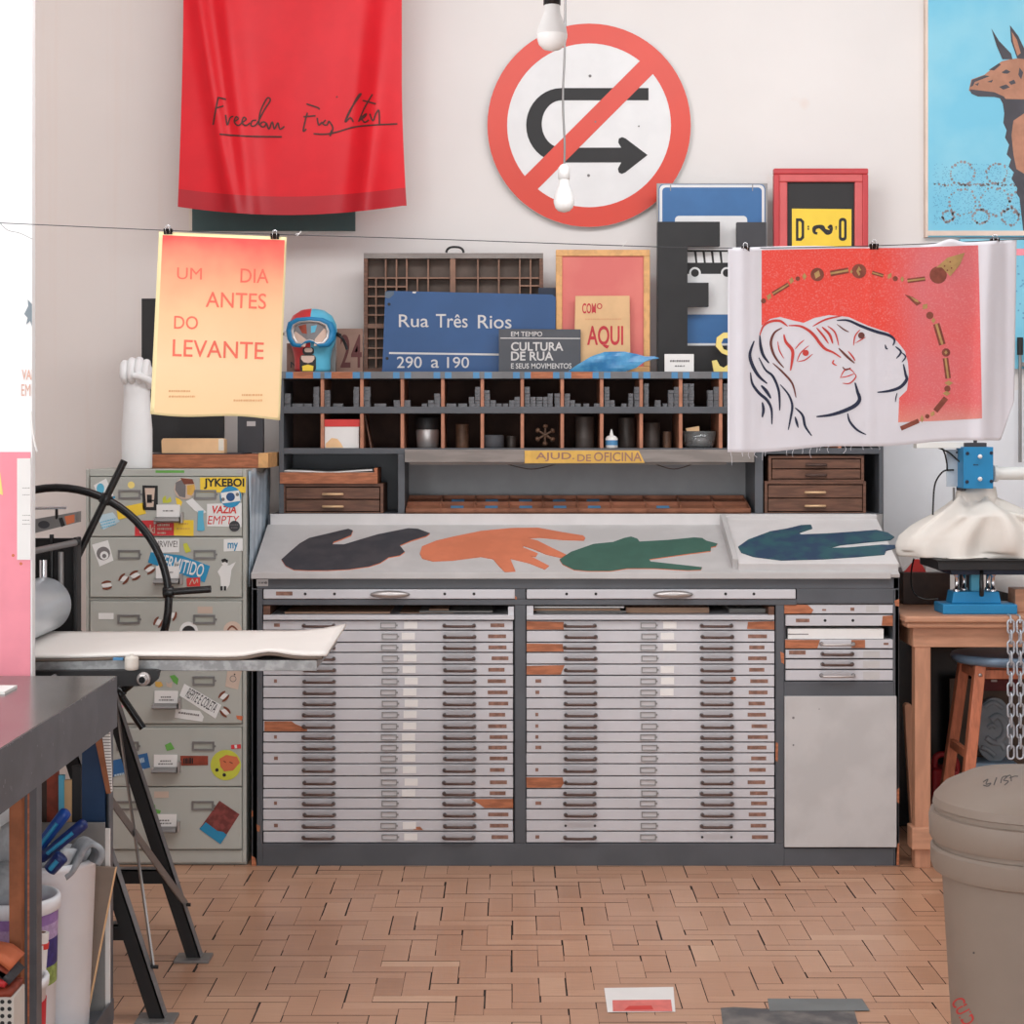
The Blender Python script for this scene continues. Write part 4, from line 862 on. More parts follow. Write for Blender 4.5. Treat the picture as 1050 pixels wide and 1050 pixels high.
k = MB(); k.tube([P(1046, 362, YW-.05), P(1046, 474, YW-.05)], .006, 10); k.tube([P(1046, 346, YW-.05), P(1046, 364, YW-.05)], .011, 10, 1); k.box(XX(1043, YW), XX(1049, YW), YW-.05, YW-.0, ZZ(376, YW), ZZ(372, YW))
tag(k.build('hanging_rod', ['metal_grey', 'black']), 'grey rod with black cap against the wall below the lower canvas', 'rod')
# ================================================================== file cabinet on the left (front plane Y = 6)
fc = thing('file_cabinet', 'grey-green metal file cabinet of six drawers covered with stickers', 'cabinet', (XX(170, 6.0), 6.28, 0))
k = MB(); fx0, fx1 = XX(88, 6.0), XX(252.5, 6.0); ft = ZZ(481, 6.0)
k.box(fx0, fx1, 6.015, 6.57, 0, ft-.002); k.pbox(88, 481, 91.5, 885, 6.0, .02); k.pbox(248.5, 481, 252.5, 885, 6.0, .02)
k.pbox(91.5, 481, 248.5, 488.5, 6.0, .02); k.pbox(91.5, 871.5, 248.5, 885, 6.0, .02); k.pbox(91.5, 613, 248.5, 616, 6.0, .02); k.pbox(91.5, 742.5, 248.5, 746, 6.0, .02)
s6 = plane(6.0)
k.rect(159.5, 482.3, 189, 484.8, s6, .0007, 1); k.rect(243, 482.5, 248, 485.5, s6, .0008, 2)
k.build('carcass', ['cabinet_green', 'green', 'metal_light'], fc, bevel=.003)
fdr = [(489.2, 550), (551, 612.5), (616.5, 678.5), (679.5, 742), (746.5, 806.5), (807.5, 871)]
hold2 = holder_mesh(.073, .03, .0065, 'metal_grey', 'holder_green' if mat('holder_green', (168, 170, 160), .5) else '', .004)
DRW = []
for i, (a, b) in enumerate(fdr):
    q = MB(); q.pbox(92.2, a, 247.8, b, 5.992, .4); o = q.build('drawer', 'cabinet_green', fc, bevel=.003); DRW.append(o)
    for hx in (134, 211.5): inst(hold2, 'label_holder', o, P(hx-i*.5-1, [507, 568.5, 635, 698, 765, 826][i], 5.992))
    yh = [529.5, 592.5, 660, 720.5, 786, 847][i]; hx = 172-i*.7
    h = MB(); pr = [(5.992, 0), (5.962, -.006), (5.958, -.014), (5.964, -.018), (5.992, -.022)]; zc = ZZ(yh, 5.99)
    h.extr([(XX(hx-12.5, 5.99), y, zc+z) for y, z in pr], (XX(hx+13, 5.99)-XX(hx-12.5, 5.99), 0, 0), 0)
    h.pbox(hx+13, yh-4, hx+15, yh+7, 5.962, .03, 1); h.pbox(hx-14.5, yh+2, hx-12.5, yh+8, 5.962, .03, 1)
    h.build('pull', ['metal_grey', 'metal_light'], o, bevel=.001)
    h = MB(); sx = plane(5.986); h.pbox(hx-11.5, yh-12, hx+12.5, yh+.5, 5.986, .004); h.scribble(hx-5, yh-6.5, hx+6, yh-5, sx, .0007, 1)
    if i > 2: h.scribble(hx-7, yh-3.5, hx+8, yh-2, sx, .0007, 1)
    h.build('drawer_card', ['paper_white', 'ink_grey'], o)
sd2 = plane(5.9905)
def sticker(i, label, mats_, fn):
    q = MB(); fn(q); lab(q.build('sticker', mats_, DRW[i]), label)
def rot4(a, b, c, d, r): 
    mx = (a+c)/2; my = (b+d)/2; r = math.radians(r); co, si = math.cos(r), math.sin(r)
    return [(mx+(x-mx)*co-(y-my)*si, my+(x-mx)*si+(y-my)*co) for x, y in ((a, b), (c, b), (c, d), (a, d))]
c5 = lambda pts: [(85+x/5.25, 470+y/5.25) for x, y in pts]
T = .0012
mat('st_blue', (44, 140, 184), .4); mat('st_white', (230, 230, 228), .45, var=.01); mat('st_pale', (190, 212, 222), .5); mat('st_red', (206, 58, 62), .45); mat('st_brown', (120, 66, 48), .5, var=.1); mat('st_lime', (198, 200, 70), .5); mat('st_tan', (206, 184, 168), .5)
def f(q): q.decal(c5([(630, 103), (878, 100), (876, 185), (632, 182)]), sd2, 0, 0); q.text('JYKEBOI', 209, 490.5, 250.5, 501.5, sd2, T*.5, 1, .03)
sticker(0, 'yellow sticker with heavy black lettering', ['yellow', 'ink_black'], f)
def f(q): q.disc(236.5, 509.5, 11, sd2, T, 0, 28); q.rect(227, 504, 246, 515, sd2, T*1.5, 1, -8); q.disc(236.5, 509.5, 4.5, sd2, T*2, 2); q.disc(228.8, 512, 1.8, sd2, T*2, 3); q.disc(243.5, 507, 1.8, sd2, T*2, 3)
sticker(0, 'round blue sticker with a white band', ['st_blue', 'st_white', 'sign_blue', 'ink_grey'], f)
def f(q): q.decal(c5([(668, 245), (855, 240), (855, 370), (668, 365)]), sd2, 0, 0); q.text('VAZIA', 217, 518.5, 243, 526.5, sd2, T*.5, 1, .03, 0, .15); q.text('EMPTY', 213.5, 529, 245, 537.5, sd2, T*.5, 1, .0, 0, .15)
sticker(0, 'white sticker reading VAZIA EMPTY in red', ['st_white', 'red'], f)
def f(q): q.disc(240.5, 539.5, 5.6, sd2, T*1.2, 0); q.scribble(236.5, 537.5, 244.5, 538.7, sd2, T*1.8, 1); q.scribble(237, 540.5, 244, 541.6, sd2, T*1.8, 1)
sticker(0, 'small round dark sticker', ['charcoal', 'ink_grey'], f)
def f(q): q.disc(189.7, 501, 11, sd2, T*.9, 0, 26); q.decal(c5([(500, 130), (540, 110), (555, 150), (552, 212), (520, 205), (497, 170)]), sd2, T*1.3, 1); q.decal(c5([(560, 145), (600, 140), (605, 170), (585, 200), (562, 195)]), sd2, T*1.3, 2); q.decal(c5([(525, 105), (590, 112), (600, 138), (545, 140)]), sd2, T*1.4, 3)
sticker(0, 'round pale sticker with a grey and ochre print', ['st_tan', 'ink_grey', 'label_yellow', 'st_brown'], f)
def f(q): q.decal(c5([(320, 145), (403, 147), (403, 280), (322, 278)]), sd2, 0, 0); q.decal(c5([(333, 160), (388, 160), (380, 262), (342, 262)]), sd2, T*.5, 1); q.decal(c5([(345, 195), (372, 195), (372, 240), (345, 240)]), sd2, T*.9, 0); q.rect(151, 512.5, 160, 514, sd2, T*.9, 0)
sticker(0, 'small black framed sticker with a pale cup', ['ink_black', 'st_tan'], f)
def f(q): q.decal(c5([(280, 335), (490, 332), (490, 415), (280, 418)]), sd2, 0, 0); q.decal(c5([(490, 332), (596, 332), (596, 418), (490, 415)]), sd2, 0, 1); q.text('aloki', 143, 538, 159, 547, sd2, T*.5, 2, .02); q.scribble(161.5, 537, 174, 539.5, sd2, T*.5, 2); q.scribble(161.5, 541, 176, 543.5, sd2, T*.5, 2); q.scribble(161.5, 545.5, 170, 547.5, sd2, T*.5, 2); q.scribble(183, 536, 193, 538, sd2, T*.5, 3); q.scribble(181, 541, 195, 543, sd2, T*.5, 3)
sticker(0, 'red and yellow strip sticker', ['st_red', 'yellow', 'st_tan', 'label_yellow'], f)
def f(q): q.decal(c5([(180, 268), (325, 238), (340, 298), (190, 330)]), sd2, 0, 0)
sticker(0, 'plain yellow slip', ['yellow'], f)
def f(q): q.decal(c5([(58, 145), (125, 108), (165, 200), (95, 232)]), sd2, 0, 0); q.disc(103, 501, 4, sd2, T*.5, 1, 14, 5.5)
sticker(0, 'white slip with a blue spot', ['st_white', 'sky_blue'], f)
def f(q):
    for pts in ([(115, 235), (135, 210), (175, 203), (172, 215), (140, 225), (125, 240)], [(130, 232), (170, 240), (165, 247), (135, 242)]): q.decal(c5(pts), sd2, T, 0)
sticker(0, 'blue and green leaf sticker', ['st_blue'], f)
def f(q): q.decal(c5([(75, 310), (160, 290), (200, 340), (110, 385)]), sd2, 0, 0); [q.scribble(*(103, 533+3*z, 119, 534.2+3*z), sd2, T*.5, 1, -14) for z in range(3)]
sticker(0, 'pale blue ruled slip', ['st_pale', 'sky_blue'], f)
def f(q): q.disc(134.5, 497.3, 3.6, sd2, 0, 0)
sticker(0, 'small cream dot', ['letter_cream'], f)
def f(q): q.decal(c5([(553, 232), (590, 215), (665, 290), (640, 300), (600, 280)]), sd2, 0, 0); q.decal(c5([(620, 282), (650, 280), (648, 320), (656, 385), (645, 392), (615, 388), (618, 330)]), sd2, T*.6, 1)
sticker(0, 'white and blue bottle sticker', ['st_white', 'sky_blue'], f)
def f(q): q.decal(c5([(428, 215), (445, 200), (450, 228), (470, 205), (478, 232), (460, 240), (430, 240)]), sd2, 0, 0); q.decal(c5([(498, 210), (520, 218), (535, 235), (528, 258), (505, 245)]), sd2, 0, 1)
sticker(0, 'green and yellow scrap of stickers', ['st_lime', 'yellow'], f)
def f(q): q.decal(c5([(370, 435), (518, 433), (518, 505), (370, 510)]), sd2, 0, 0); q.text('SURVIVE!', 155.5, 554.5, 182, 561, sd2, T*.5, 1, .01)
sticker(1, 'white sticker reading SURVIVE!', ['st_white', 'ink_grey'], f)
def f(q): q.decal(c5([(350, 560), (365, 505), (530, 522), (685, 580), (655, 668), (520, 620)]), sd2, T*.4, 0); q.text('PERMITIDO', 163, 573, 209.5, 587, sd2, T*.9, 1, .012, 14)
sticker(1, 'blue slanting sticker reading PERMITIDO', ['st_blue', 'st_white'], f)
def f(q): q.decal(c5([(558, 645), (632, 640), (632, 688), (560, 690)]), sd2, T*.9, 0); q.ribbon(c5([(575, 680), (590, 650), (600, 675), (615, 650), (618, 670)]), .9, sd2, T*1.3, 1, False)
sticker(1, 'small red sticker', ['red', 'st_tan'], f)
def f(q): q.decal(c5([(48, 465), (135, 440), (165, 550), (90, 582)]), sd2, 0, 0); q.disc(106, 567.5, 7, sd2, T*.5, 1, 16); q.disc(107, 569.5, 4.4, sd2, T*.9, 0, 12); q.disc(107, 570, 2.2, sd2, T*1.3, 1, 10)
sticker(1, 'white card sticker with a grey face', ['st_white', 'ink_grey'], f)
def f(q): q.decal(c5([(758, 435), (860, 432), (860, 498), (758, 502)]), sd2, 0, 0); q.text('my', 233.5, 556.5, 244, 565, sd2, T*.5, 1, .02)
sticker(1, 'white sticker with blue letters', ['st_white', 'st_blue'], f)
def f(q):
    q.decal(c5([(750, 575), (790, 575), (825, 555), (800, 600), (790, 680), (770, 712), (745, 712), (740, 640), (725, 610)]), sd2, 0, 0); q.disc(230.8, 576.5, 3.6, sd2, T*.5, 0); q.decal(c5([(745, 545), (765, 538), (782, 548), (780, 565), (765, 556), (750, 562)]), sd2, T*.9, 1); q.rect(226, 601, 228.5, 605.5, sd2, T*.6, 1); q.rect(229.5, 601, 232, 605.5, sd2, T*.6, 1)
sticker(1, 'cut-out sticker of a small figure with raised arm', ['st_white', 'ink_black'], f)
def f(q): q.decal(c5([(540, 460), (560, 455), (582, 500), (555, 510), (545, 490)]), sd2, 0, 0)
sticker(1, 'yellow scrap', ['st_lime'], f)
def bean(i, x, y, r):
    def f(q):
        q.disc(x, y, 5.2, sd2, .0004, 1, 14, 3.0)
        a = math.radians(r)
        for sgn in (-1, 1):
            px_ = x-math.sin(a)*2.6*sgn; py_ = y+math.cos(a)*2.6*sgn
            q.ribbon([(px_-5*math.cos(a), py_-5*math.sin(a)), (px_+math.sin(a)*.9*-sgn, py_-math.cos(a)*.9*-sgn), (px_+5*math.cos(a), py_+5*math.sin(a))], 2.6, sd2, .0009, 0, True)
    sticker(i, 'brown and white striped bean sticker', ['st_brown', 'st_white'], f)
for x, y, r in ((109.5, 600, -10), (127, 593.5, -50), (138.5, 590, -28), (153.5, 583.5, -35)): bean(1, x, y, r)
for x, y, r in ((162.5, 638, -60), (176.5, 631, -70)): bean(2, x, y, r)
for x, y, r in ((229.5, 714, -45), (231, 730, 45)): bean(3, x, y, r)
def f(q): q.rect(101, 628.5, 116.5, 635, sd2, 0, 0)
sticker(2, 'blank white label', ['st_white'], f)
def f(q): q.rect(202.5, 622, 218, 629, sd2, 0, 0)
sticker(2, 'blank cream label', ['st_tan'], f)
def f(q): q.disc(193.5, 647, 9.5, sd2, 0, 1, 22); q.disc(193.5, 648.5, 7, sd2, T*.5, 0, 22)
sticker(2, 'round black and white sticker', ['ink_black', 'st_white'], f)
def f(q): q.disc(238.5, 646.5, 9.5, sd2, 0, 0, 22); q.ribbon([(232, 648), (238, 642), (245, 648)], 2, sd2, T*.5, 1)
sticker(2, 'round pale sticker with a brown curve', ['st_tan', 'st_brown'], f)
c6 = lambda pts: [(85+x/5, 680+y/5) for x, y in pts]
def f(q): q.decal(c6([(520, 105), (710, 215), (680, 285), (495, 165)]), sd2, 0, 0); q.text('REPITE E COLETA', 190, 713, 224, 723.5, sd2, T*.5, 1, .004, 30)
sticker(3, 'slanting white sticker with dark print', ['st_white', 'charcoal'], f)
def f(q): q.decal(c6([(475, 232), (600, 245), (620, 275), (612, 300), (470, 280)]), sd2, 0, 0); q.scribble(183, 731, 205, 733, sd2, T*.5, 1, 8)
sticker(3, 'white cut-out strip', ['st_white', 'ink_grey'], f)
def f(q): q.decal(c6([(740, 40), (815, 40), (795, 135), (730, 120)]), sd2, 0, 0); q.disc(239, 696, 3.4, sd2, T*.4, 1, 14); q.disc(239, 696, 2.7, sd2, T*.7, 0, 14); q.disc(240.6, 691.5, .8, sd2, T*.7, 2)
sticker(3, 'cream tag sticker', ['st_tan', 'ink_grey', 'ink_black'], f)
def f(q):
    for pts, mi in (([(370, 95), (400, 95), (412, 115), (390, 125), (372, 118)], 0), ([(425, 95), (440, 105), (460, 95), (455, 128), (430, 120)], 1), ([(445, 65), (470, 60), (490, 80), (485, 112), (462, 95)], 2)): q.decal(c6(pts), sd2, 0, mi)
sticker(3, 'yellow, tan and green scraps', ['label_yellow', 'st_tan', 'green'], f)
def f(q): q.decal(c6([(180, 130), (215, 120), (205, 140), (190, 205), (210, 225), (175, 235)]), sd2, 0, 0)
sticker(3, 'pink scrap', ['pink'], f)
def f(q): q.decal(c6([(785, 268), (820, 272), (815, 295), (790, 285)]), sd2, 0, 0)
sticker(3, 'orange scrap', ['orange'], f)
def f(q): q.decal(c6([(145, 500), (330, 460), (345, 535), (150, 585)]), sd2, 0, 0); q.scribble(133, 778, 148, 783, sd2, T*.5, 1, -12); q.scribble(117, 791, 148, 793, sd2, T*.5, 1, -12)
sticker(4, 'blue slanting sticker', ['bus_blue', 'st_pale'], f)
def f(q): q.decal(c6([(500, 475), (642, 475), (642, 523), (500, 525)]), sd2, 0, 0); q.scribble(188, 777, 198, 783, sd2, T*.5, 1)
sticker(4, 'rust red strip sticker', ['rust', 'black'], f)
def f(q): q.disc(231.5, 784.5, 15.6, sd2, 0, 0, 32); q.decal(c6([(700, 490), (735, 470), (790, 480), (805, 510), (770, 550), (725, 555), (705, 530)]), sd2, T*.5, 1); q.ribbon(c6([(720, 500), (735, 510)]), 1.2, sd2, T*.9, 2); q.ribbon(c6([(750, 505), (770, 515)]), 1.2, sd2, T*.9, 2); q.disc(222.5, 789.5, 1.8, sd2, T*.9, 3); q.disc(230, 794.5, 1.8, sd2, T*.9, 3)
sticker(4, 'round lime yellow sticker with an orange blot', ['st_lime', 'orange', 'st_brown', 'ink_black'], f)
def f(q): q.rect(237, 763.5, 247, 767.8, sd2, 0, 0, -4); q.rect(240.5, 763.8, 243, 767.4, sd2, T*.5, 1, -4)
sticker(4, 'little red and white strip', ['st_red', 'st_white'], f)
def f(q): q.decal(c6([(420, 420), (450, 405), (470, 440), (430, 450)]), sd2, 0, 0)
sticker(4, 'green scrap', ['green'], f)
def f(q): q.decal(c6([(700, 705), (803, 775), (705, 928), (597, 850)]), sd2, 0, 0); q.decal(c6([(630, 815), (690, 860), (720, 865), (738, 880), (705, 928), (597, 850)]), sd2, T*.5, 1)
sticker(5, 'tilted maroon and blue print sticker', [mat('maroon', (124, 60, 56), .6, var=.25, scale=60), 'st_blue'], f)
def f(q): q.rect(158, 811.5, 173, 818, sd2, 0, 0)
sticker(5, 'small pink edged label', ['st_tan'], f)
def f(q): q.decal(c6([(358, 730), (370, 725), (372, 748), (400, 755), (395, 772), (362, 770)]), sd2, 0, 0)
sticker(5, 'green scrap', ['green'], f)
# pale blue plastic sheet on the cabinet's right side
k = MB(); k.sheet(lambda u, v: V((fx1+.004+.005*math.sin(u*17+v*3)**2, 6.03+u*.5, ft-.01-v*(.38+.02*math.sin(u*5))+.01*math.sin(u*8))), 24, 12)
mat('plastic_pale', (196, 214, 228), .25, var=.08, scale=14, trans=.25)
tag(k.build('plastic_sheet', 'plastic_pale', None, solid=.0015), 'pale blue plastic sheet hanging on the side of the file cabinet', 'plastic sheet')

# ------------------------------------------------------------------ on top of the file cabinet
def topz(): return ft
Yo = 6.2
k = MB(); z0 = ft; k.box(XX(152, Yo), XX(266, Yo), Yo, Yo+.3, z0, z0+.045, 0); k.box(XX(265, Yo), XX(275, Yo), Yo-.004, Yo+.3, z0, z0+.05, 1); k.box(XX(152, Yo), XX(246, Yo), Yo+.05, Yo+.29, z0+.045, z0+.049, 2)
tag(k.build('wooden_board', ['bare_wood', 'pine', 'charcoal'], None, bevel=.001), 'orange wooden board box lying on top of the file cabinet', 'board')
zb2 = z0+.049
k = MB(); Yq = 6.28; k.prism([(167, 449.5), (227, 449.5), (230, 451), (230, CY+(CZ-zb2)*S/Yq), (166, CY+(CZ-zb2)*S/Yq), (165.5, 452)], plane(Yq), -.06, 0, 0); k.pbox(224, 450, 229.5, 462, Yq-.0008, .0005, 1)
tag(k.build('cream_box', ['peach', 'paper_cream'], None, bevel=.002), 'low cream box in front of the black panel on the file cabinet', 'box')
k = MB(); Yx = 6.44; yb_ = CY+(CZ-zb2)*S/Yx; k.pbox(145, 306, 229, yb_, Yx, .03)
tag(k.build('black_board', 'black', None, bevel=.002), 'tall black panel standing behind the orange poster', 'panel')
k = MB(); Yx = 6.40; k.pbox(243.5, 390, 269.5, CY+(CZ-zb2)*S/Yx, Yx, .04); k.pbox(253, 432, 262, 437, Yx-.001, .001, 1)
tag(k.build('dark_box', ['charcoal', 'metal_light'], None, bevel=.002), 'small dark box with a metal tag right of the cream box', 'box')
# white plaster forearm with fist
Ya = 6.12; m_ = Ya/S
ar = thing('plaster_arm', 'white plaster forearm with raised fist on the file cabinet', 'sculpture', (XX(141, Ya), Ya, ft))
k = MB(); ax = XX(140.5, Ya); zt0 = ft
k.lathe([(14.5*m_, 0), (15.5*m_, .004), (15.6*m_, 20*m_), (15.6*m_, 40*m_), (14.6*m_, 52*m_), (13.8*m_, 66*m_), (13.2*m_, 75*m_), (14, 76) if False else (13.4*m_, 76*m_), (13.6*m_, 80*m_), (14*m_, 84*m_), (13*m_, 90*m_), (8*m_, 96*m_), (.1*m_, 97*m_)], (ax, Ya, zt0), 40, 0, (0, 0, 1), True, 1, .85)
k.build('forearm', mat('plaster_figure', (238, 238, 238), .55, var=.01), ar)
k = MB(); hz = zt0+93*m_
k.lathe([(.1*m_, -12*m_), (9*m_, -11*m_), (13.2*m_, -5*m_), (14.6*m_, 3*m_), (14.8*m_, 9*m_), (13*m_, 14*m_), (7*m_, 17*m_), (.1*m_, 18*m_)], (ax+1.2*m_, Ya-.004, hz), 32, 0, (0, 0, 1), True, 1, .8)
k.build('palm', 'plaster_figure', ar)
for q in range(4):
    fxx = ax+(-11+7.4*q)*m_; top = hz+(14+[0, 2.2, 2.8, 1.0][q])*m_; r = [3.9, 4.2, 4.2, 3.7][q]*m_
    g = MB(); g.tube([(fxx, Ya+.012, hz+2*m_), (fxx, Ya-.008, top-1*m_), (fxx, Ya-.028, top-.5*m_), (fxx, Ya-.044, hz+8*m_), (fxx, Ya-.046, hz+1*m_), (fxx+.5*m_, Ya-.032, hz-3.5*m_), (fxx+.5*m_, Ya-.02, hz-3*m_)], [r*.9, r, r*1.05, r, r, r*.95, r*.8], 12, sub=3); g.build('finger', 'plaster_figure', ar)
g = MB(); g.tube([(ax+13*m_, Ya-.01, hz-9*m_), (ax+14.5*m_, Ya-.034, hz-4*m_), (ax+8*m_, Ya-.054, hz+.5*m_), (ax-.5*m_, Ya-.058, hz+1.5*m_)], [4.2*m_, 4.4*m_, 4*m_, 3.2*m_], 12, sub=3); g.build('thumb', 'plaster_figure', ar)

# ================================================================== white partition behind the bench, with papers
Yp = 4.35; sp = plane(Yp)
struct(MB().box(-1.95, XX(33, Yp), Yp, Yp+.03, 0, 3.2).build('partition', 'board_white', None, bevel=.002))
k = MB(); k.pbox(-60, 463.5, 31, 694, Yp-.0025, .002); sq = plane(Yp-.003); k.decal([(0, 484), (3, 506), (2.5, 508), (-2, 505), (-8, 490)], sq, .0003, 1); k.disc(13.5, 569.5, 1.6, sq, .0003, 2, 8); k.disc(21.5, 578, 1.6, sq, .0003, 2, 8)
tag(k.build('pink_poster', ['pink', 'letter_cream', 'orange']), 'pink paper poster low on the white partition', 'poster')
k = MB(); k.pbox(17.5, 470, 31.5, 574, Yp-.005, .0015); sq = plane(Yp-.0052); [k.scribble(23, y, 31, y+.7, sq, .0004, 1) for y in (500, 507, 528, 533, 537)]
tag(k.build('paper_sheet', ['paper_white', 'paper_grey']), 'white sheet pinned over the pink poster', 'sheet')
k = MB(); k.decal([(25, 322), (29, 314), (28.6, 307), (33, 312), (33, 335), (31, 329), (27, 333), (28.5, 326)], sp, .002, 0); k.decal([(31, 315), (33, 312), (33, 334)], sp, .0024, 0)
tag(k.build('star_sticker', mat('star_grey', (128, 140, 148), .5)), 'grey star sticker on the edge of the white partition', 'sticker')
k = MB(); k.text('VAZIA', 22.5, 379, 44, 389.5, sp, .002, 0, .02); k.text('EMPTY', 22, 394, 46, 406, sp, .002, 0, .0)
k.v = [V((min(v.x, XX(32.6, Yp)), v.y, v.z)) for v in k.v]
tag(k.build('lettering_sticker', mat('letter_faint', (222, 178, 160), .6)), 'faint orange lettering VAZIA EMPTY on the partition edge', 'sticker')
k = MB(); k.tube([P(31.8, 422, Yp-.004), P(32.5, 436, Yp-.012), P(35, 452, Yp-.014), P(38, 463, Yp-.012)], .0022, 8, sub=4); tag(k.build('cord_loop', 'paper_white'), 'short white cord hanging at the partition edge', 'cord')

# ================================================================== etching press behind the partition
ep = thing('etching_press', 'black etching press with silver roller, flat bed and spoked hand wheel', 'press', (-1.3, 4.75, 0))
bz = .868
k = MB(); k.box(-2.2, -.482, 4.5, 5.02, bz-.02, bz); k.box(-2.2, -.482, 4.497, 4.5, bz-.026, bz+.001); k.build('bed', 'galvanised' if mat('galvanised', (150, 150, 150), .45, metal=.5, var=.18, scale=50) else '', ep, bevel=.002)
def felt(off, th, w_):
    def fn(u, v):
        x = -2.1+u*(w_+2.1); y = 4.495+v*.52; e = max(0, (x+.62)/.17); lift = .02*e*e*(v*1.1)+.012*math.exp(-((x+.6)/.05)**2)*(1-v)**3
        xx = x+(.0 if v < .5 else .03*(v-.5)*0)
        return V((xx, y, bz+off+lift+.0015*math.sin(x*7)+.002*math.sin(x*13+1)*(1-v)))
    return fn
k = MB(); k.sheet(felt(.004, .0, -.47), 80, 10); k.build('lower_blanket', mat('felt_grey', (112, 98, 88), .9, var=.1), ep, solid=.007)
k = MB(); k.sheet(felt(.0125, .0, -.458), 80, 10); k.build('upper_blanket', mat('felt_white', (232, 226, 220), .9, var=.02, scale=5, bump=.05), ep, solid=.007)
rc = V((-1.283, 5.0, bz+.016+.075))
k = MB(); k.lathe([(.001, 0), (.06, 0), (.073, .004), (.075, .012), (.075, .48), (.073, .49), (.001, .492)], rc, 48, 0, (0, -1, 0)); k.build('roller', mat('steel_turned', (206, 212, 218), .3, metal=.45, var=.02), ep)
# frame cheeks
for y0, y1 in ((5.04, 5.09), (4.43, 4.47)):
    k = MB(); xr = XX(80, 5.05) if y0 > 5 else -1.30
    if y0 > 5: k.box(XX(80, 5.05)-.012, XX(80, 5.05), y0, y1, bz-.12, ZZ(551, 5.05)); k.box(-1.66, XX(80, 5.05)-.012, y1-.012, y1, bz-.12, ZZ(552.5, 5.05)); k.box(-1.66, -1.648, y0, y1, bz-.12, ZZ(551, 5.05))
    else: k.box(-1.66, xr, y0, y1, bz-.12, ZZ(551, 5.05))
    k.build('cheek', 'black', ep, bevel=.003)
k = MB(); k.tube([P(44.5, 606, 5.02), P(44.5, 574, 5.02)], .0125, 16); k.build('post', 'chrome', ep)
k = MB(); k.tube([P(53, 602, 5.03), P(53, 548, 5.03)], .006, 10); k.tube([P(62.5, 602, 5.03), P(62.5, 566, 5.03)], .008, 10, 1); k.build('screw', ['black_gloss', 'metal_grey'], ep)
k = MB(); k.tube([(XX(75, 5.0), 5.03, ZZ(557, 5.0)), (XX(33, 4.9)-.1, 4.55, ZZ(569.5, 4.9)-.005)], .009, 12); k.tube([(XX(75, 5.0), 5.03, ZZ(557, 5.0)), (XX(76.5, 5.0), 5.035, ZZ(556.6, 5.0))], .0115, 12, 1); k.build('tie_rod', ['metal_grey', 'black'], ep)
k = MB(); za = ZZ(541, 5.0)
k.extr([P(78, 525, 5.02), P(78, 536, 5.02), P(20, 550.5, 5.02), P(20, 535, 5.02)], (0, .06, 0)); k.extr([P(78.5, 524.5, 5.018), P(78.5, 526.5, 5.018), P(20, 540, 5.018), P(20, 530, 5.018)], (0, .0, .0)) if False else None
k.decal([(60, 531.5), (64, 530.5), (67, 539), (63, 540.5)], plane(5.02), .0006, 1); k.disc(45, 538, 6, plane(5.02), .0006, 2, 16, 4); k.decal([(66, 529.5), (76.5, 527.5), (76.5, 535.5), (68.5, 538)], plane(5.02), .0006, 3)
k.build('cross_beam', ['metal_grey', 'black', 'charcoal', 'orange'], ep)
k = MB(); k.tube([P(36, 521.2, 5.0), P(68, 520.3, 5.0)], .0045, 10, 0); k.tube([P(20, 521.5, 5.0), P(40, 521, 5.0)], .0035, 10, 1); k.tube([P(58, 520.5, 5.0), P(58, 535, 5.03)], .004, 8, 1); k.build('pressure_handle', ['chrome', 'black'], ep)
# hand wheel on the far end of the roller shaft
hubp = V((rc.x, 5.125, rc.z)); wr = .316
wh = MB(); wh.lathe([(.028, -.03), (.03, -.028), (.03, .03), (.028, .032)], hubp, 24, 0, (0, -1, 0)); wheel = wh.build('hand_wheel', 'black_gloss', ep)
g = MB(); g.tube([hubp+V((wr*math.cos(2*math.pi*q/64), 0, wr*math.sin(2*math.pi*q/64))) for q in range(64)], .0115, 12, closed=True); g.build('rim', 'black_gloss', wheel)
for q in range(6):
    a = math.radians(65+60*q-1); d = V((math.cos(a), 0, math.sin(a)))
    g = MB(); g.tube([hubp+d*(.02 if q % 2 == 0 else wr-.004), hubp+d*(wr*1.38)], .0105, 10); g.lathe([(.016, -.014), (.018, -.01), (.018, .01), (.016, .014)], hubp+d*wr, 14, 0, d); g.build('spoke' if q % 2 == 0 else 'grip', 'black_gloss', wheel)
k = MB(); k.tube([hubp, rc], .018, 16); k.build('shaft', 'metal_grey', ep)
# bed rail with bolt, little guide roller, A-frame stand
k = MB(); YR = 4.47; k.prism([(10, 688.5), (158, 687), (163, 688.5), (161, 697), (154, 703.5), (118, 703.5), (100, 700), (10, 699)], plane(YR), -.025, 0); k.build('bed_rail', 'black', ep, bevel=.003)
k = MB(); cb = P(147.5, 696, YR); k.lathe([(.017, 0), (.017, .006), (.015, .008)], cb, 18, 0, (0, -1, 0)); k.lathe([(.0135, .008), (.0135, .019), (.011, .021)], cb, 6, 0, (0, -1, 0), False); k.lathe([(.008, .02), (.008, .025)], cb, 14, 1, (0, -1, 0)); k.build('bolt', ['metal_light', 'black_gloss'], ep)
k = MB(); cr_ = P(135, 687, YR); k.lathe([(.012, 0), (.0165, .002), (.0172, .01), (.0172, .028), (.015, .034), (.005, .035), (.005, .039)], cr_, 24); k.build('guide_roller', mat('nylon', (214, 206, 196), .5), ep)
k = MB(); k.box(XX(116, YR), XX(126, YR), YR-.002, YR+.01, ZZ(677, YR), ZZ(674.5, YR)); k.build('blue_tape', 'tape_blue', ep)
def legx(z): return -.862-.325*z
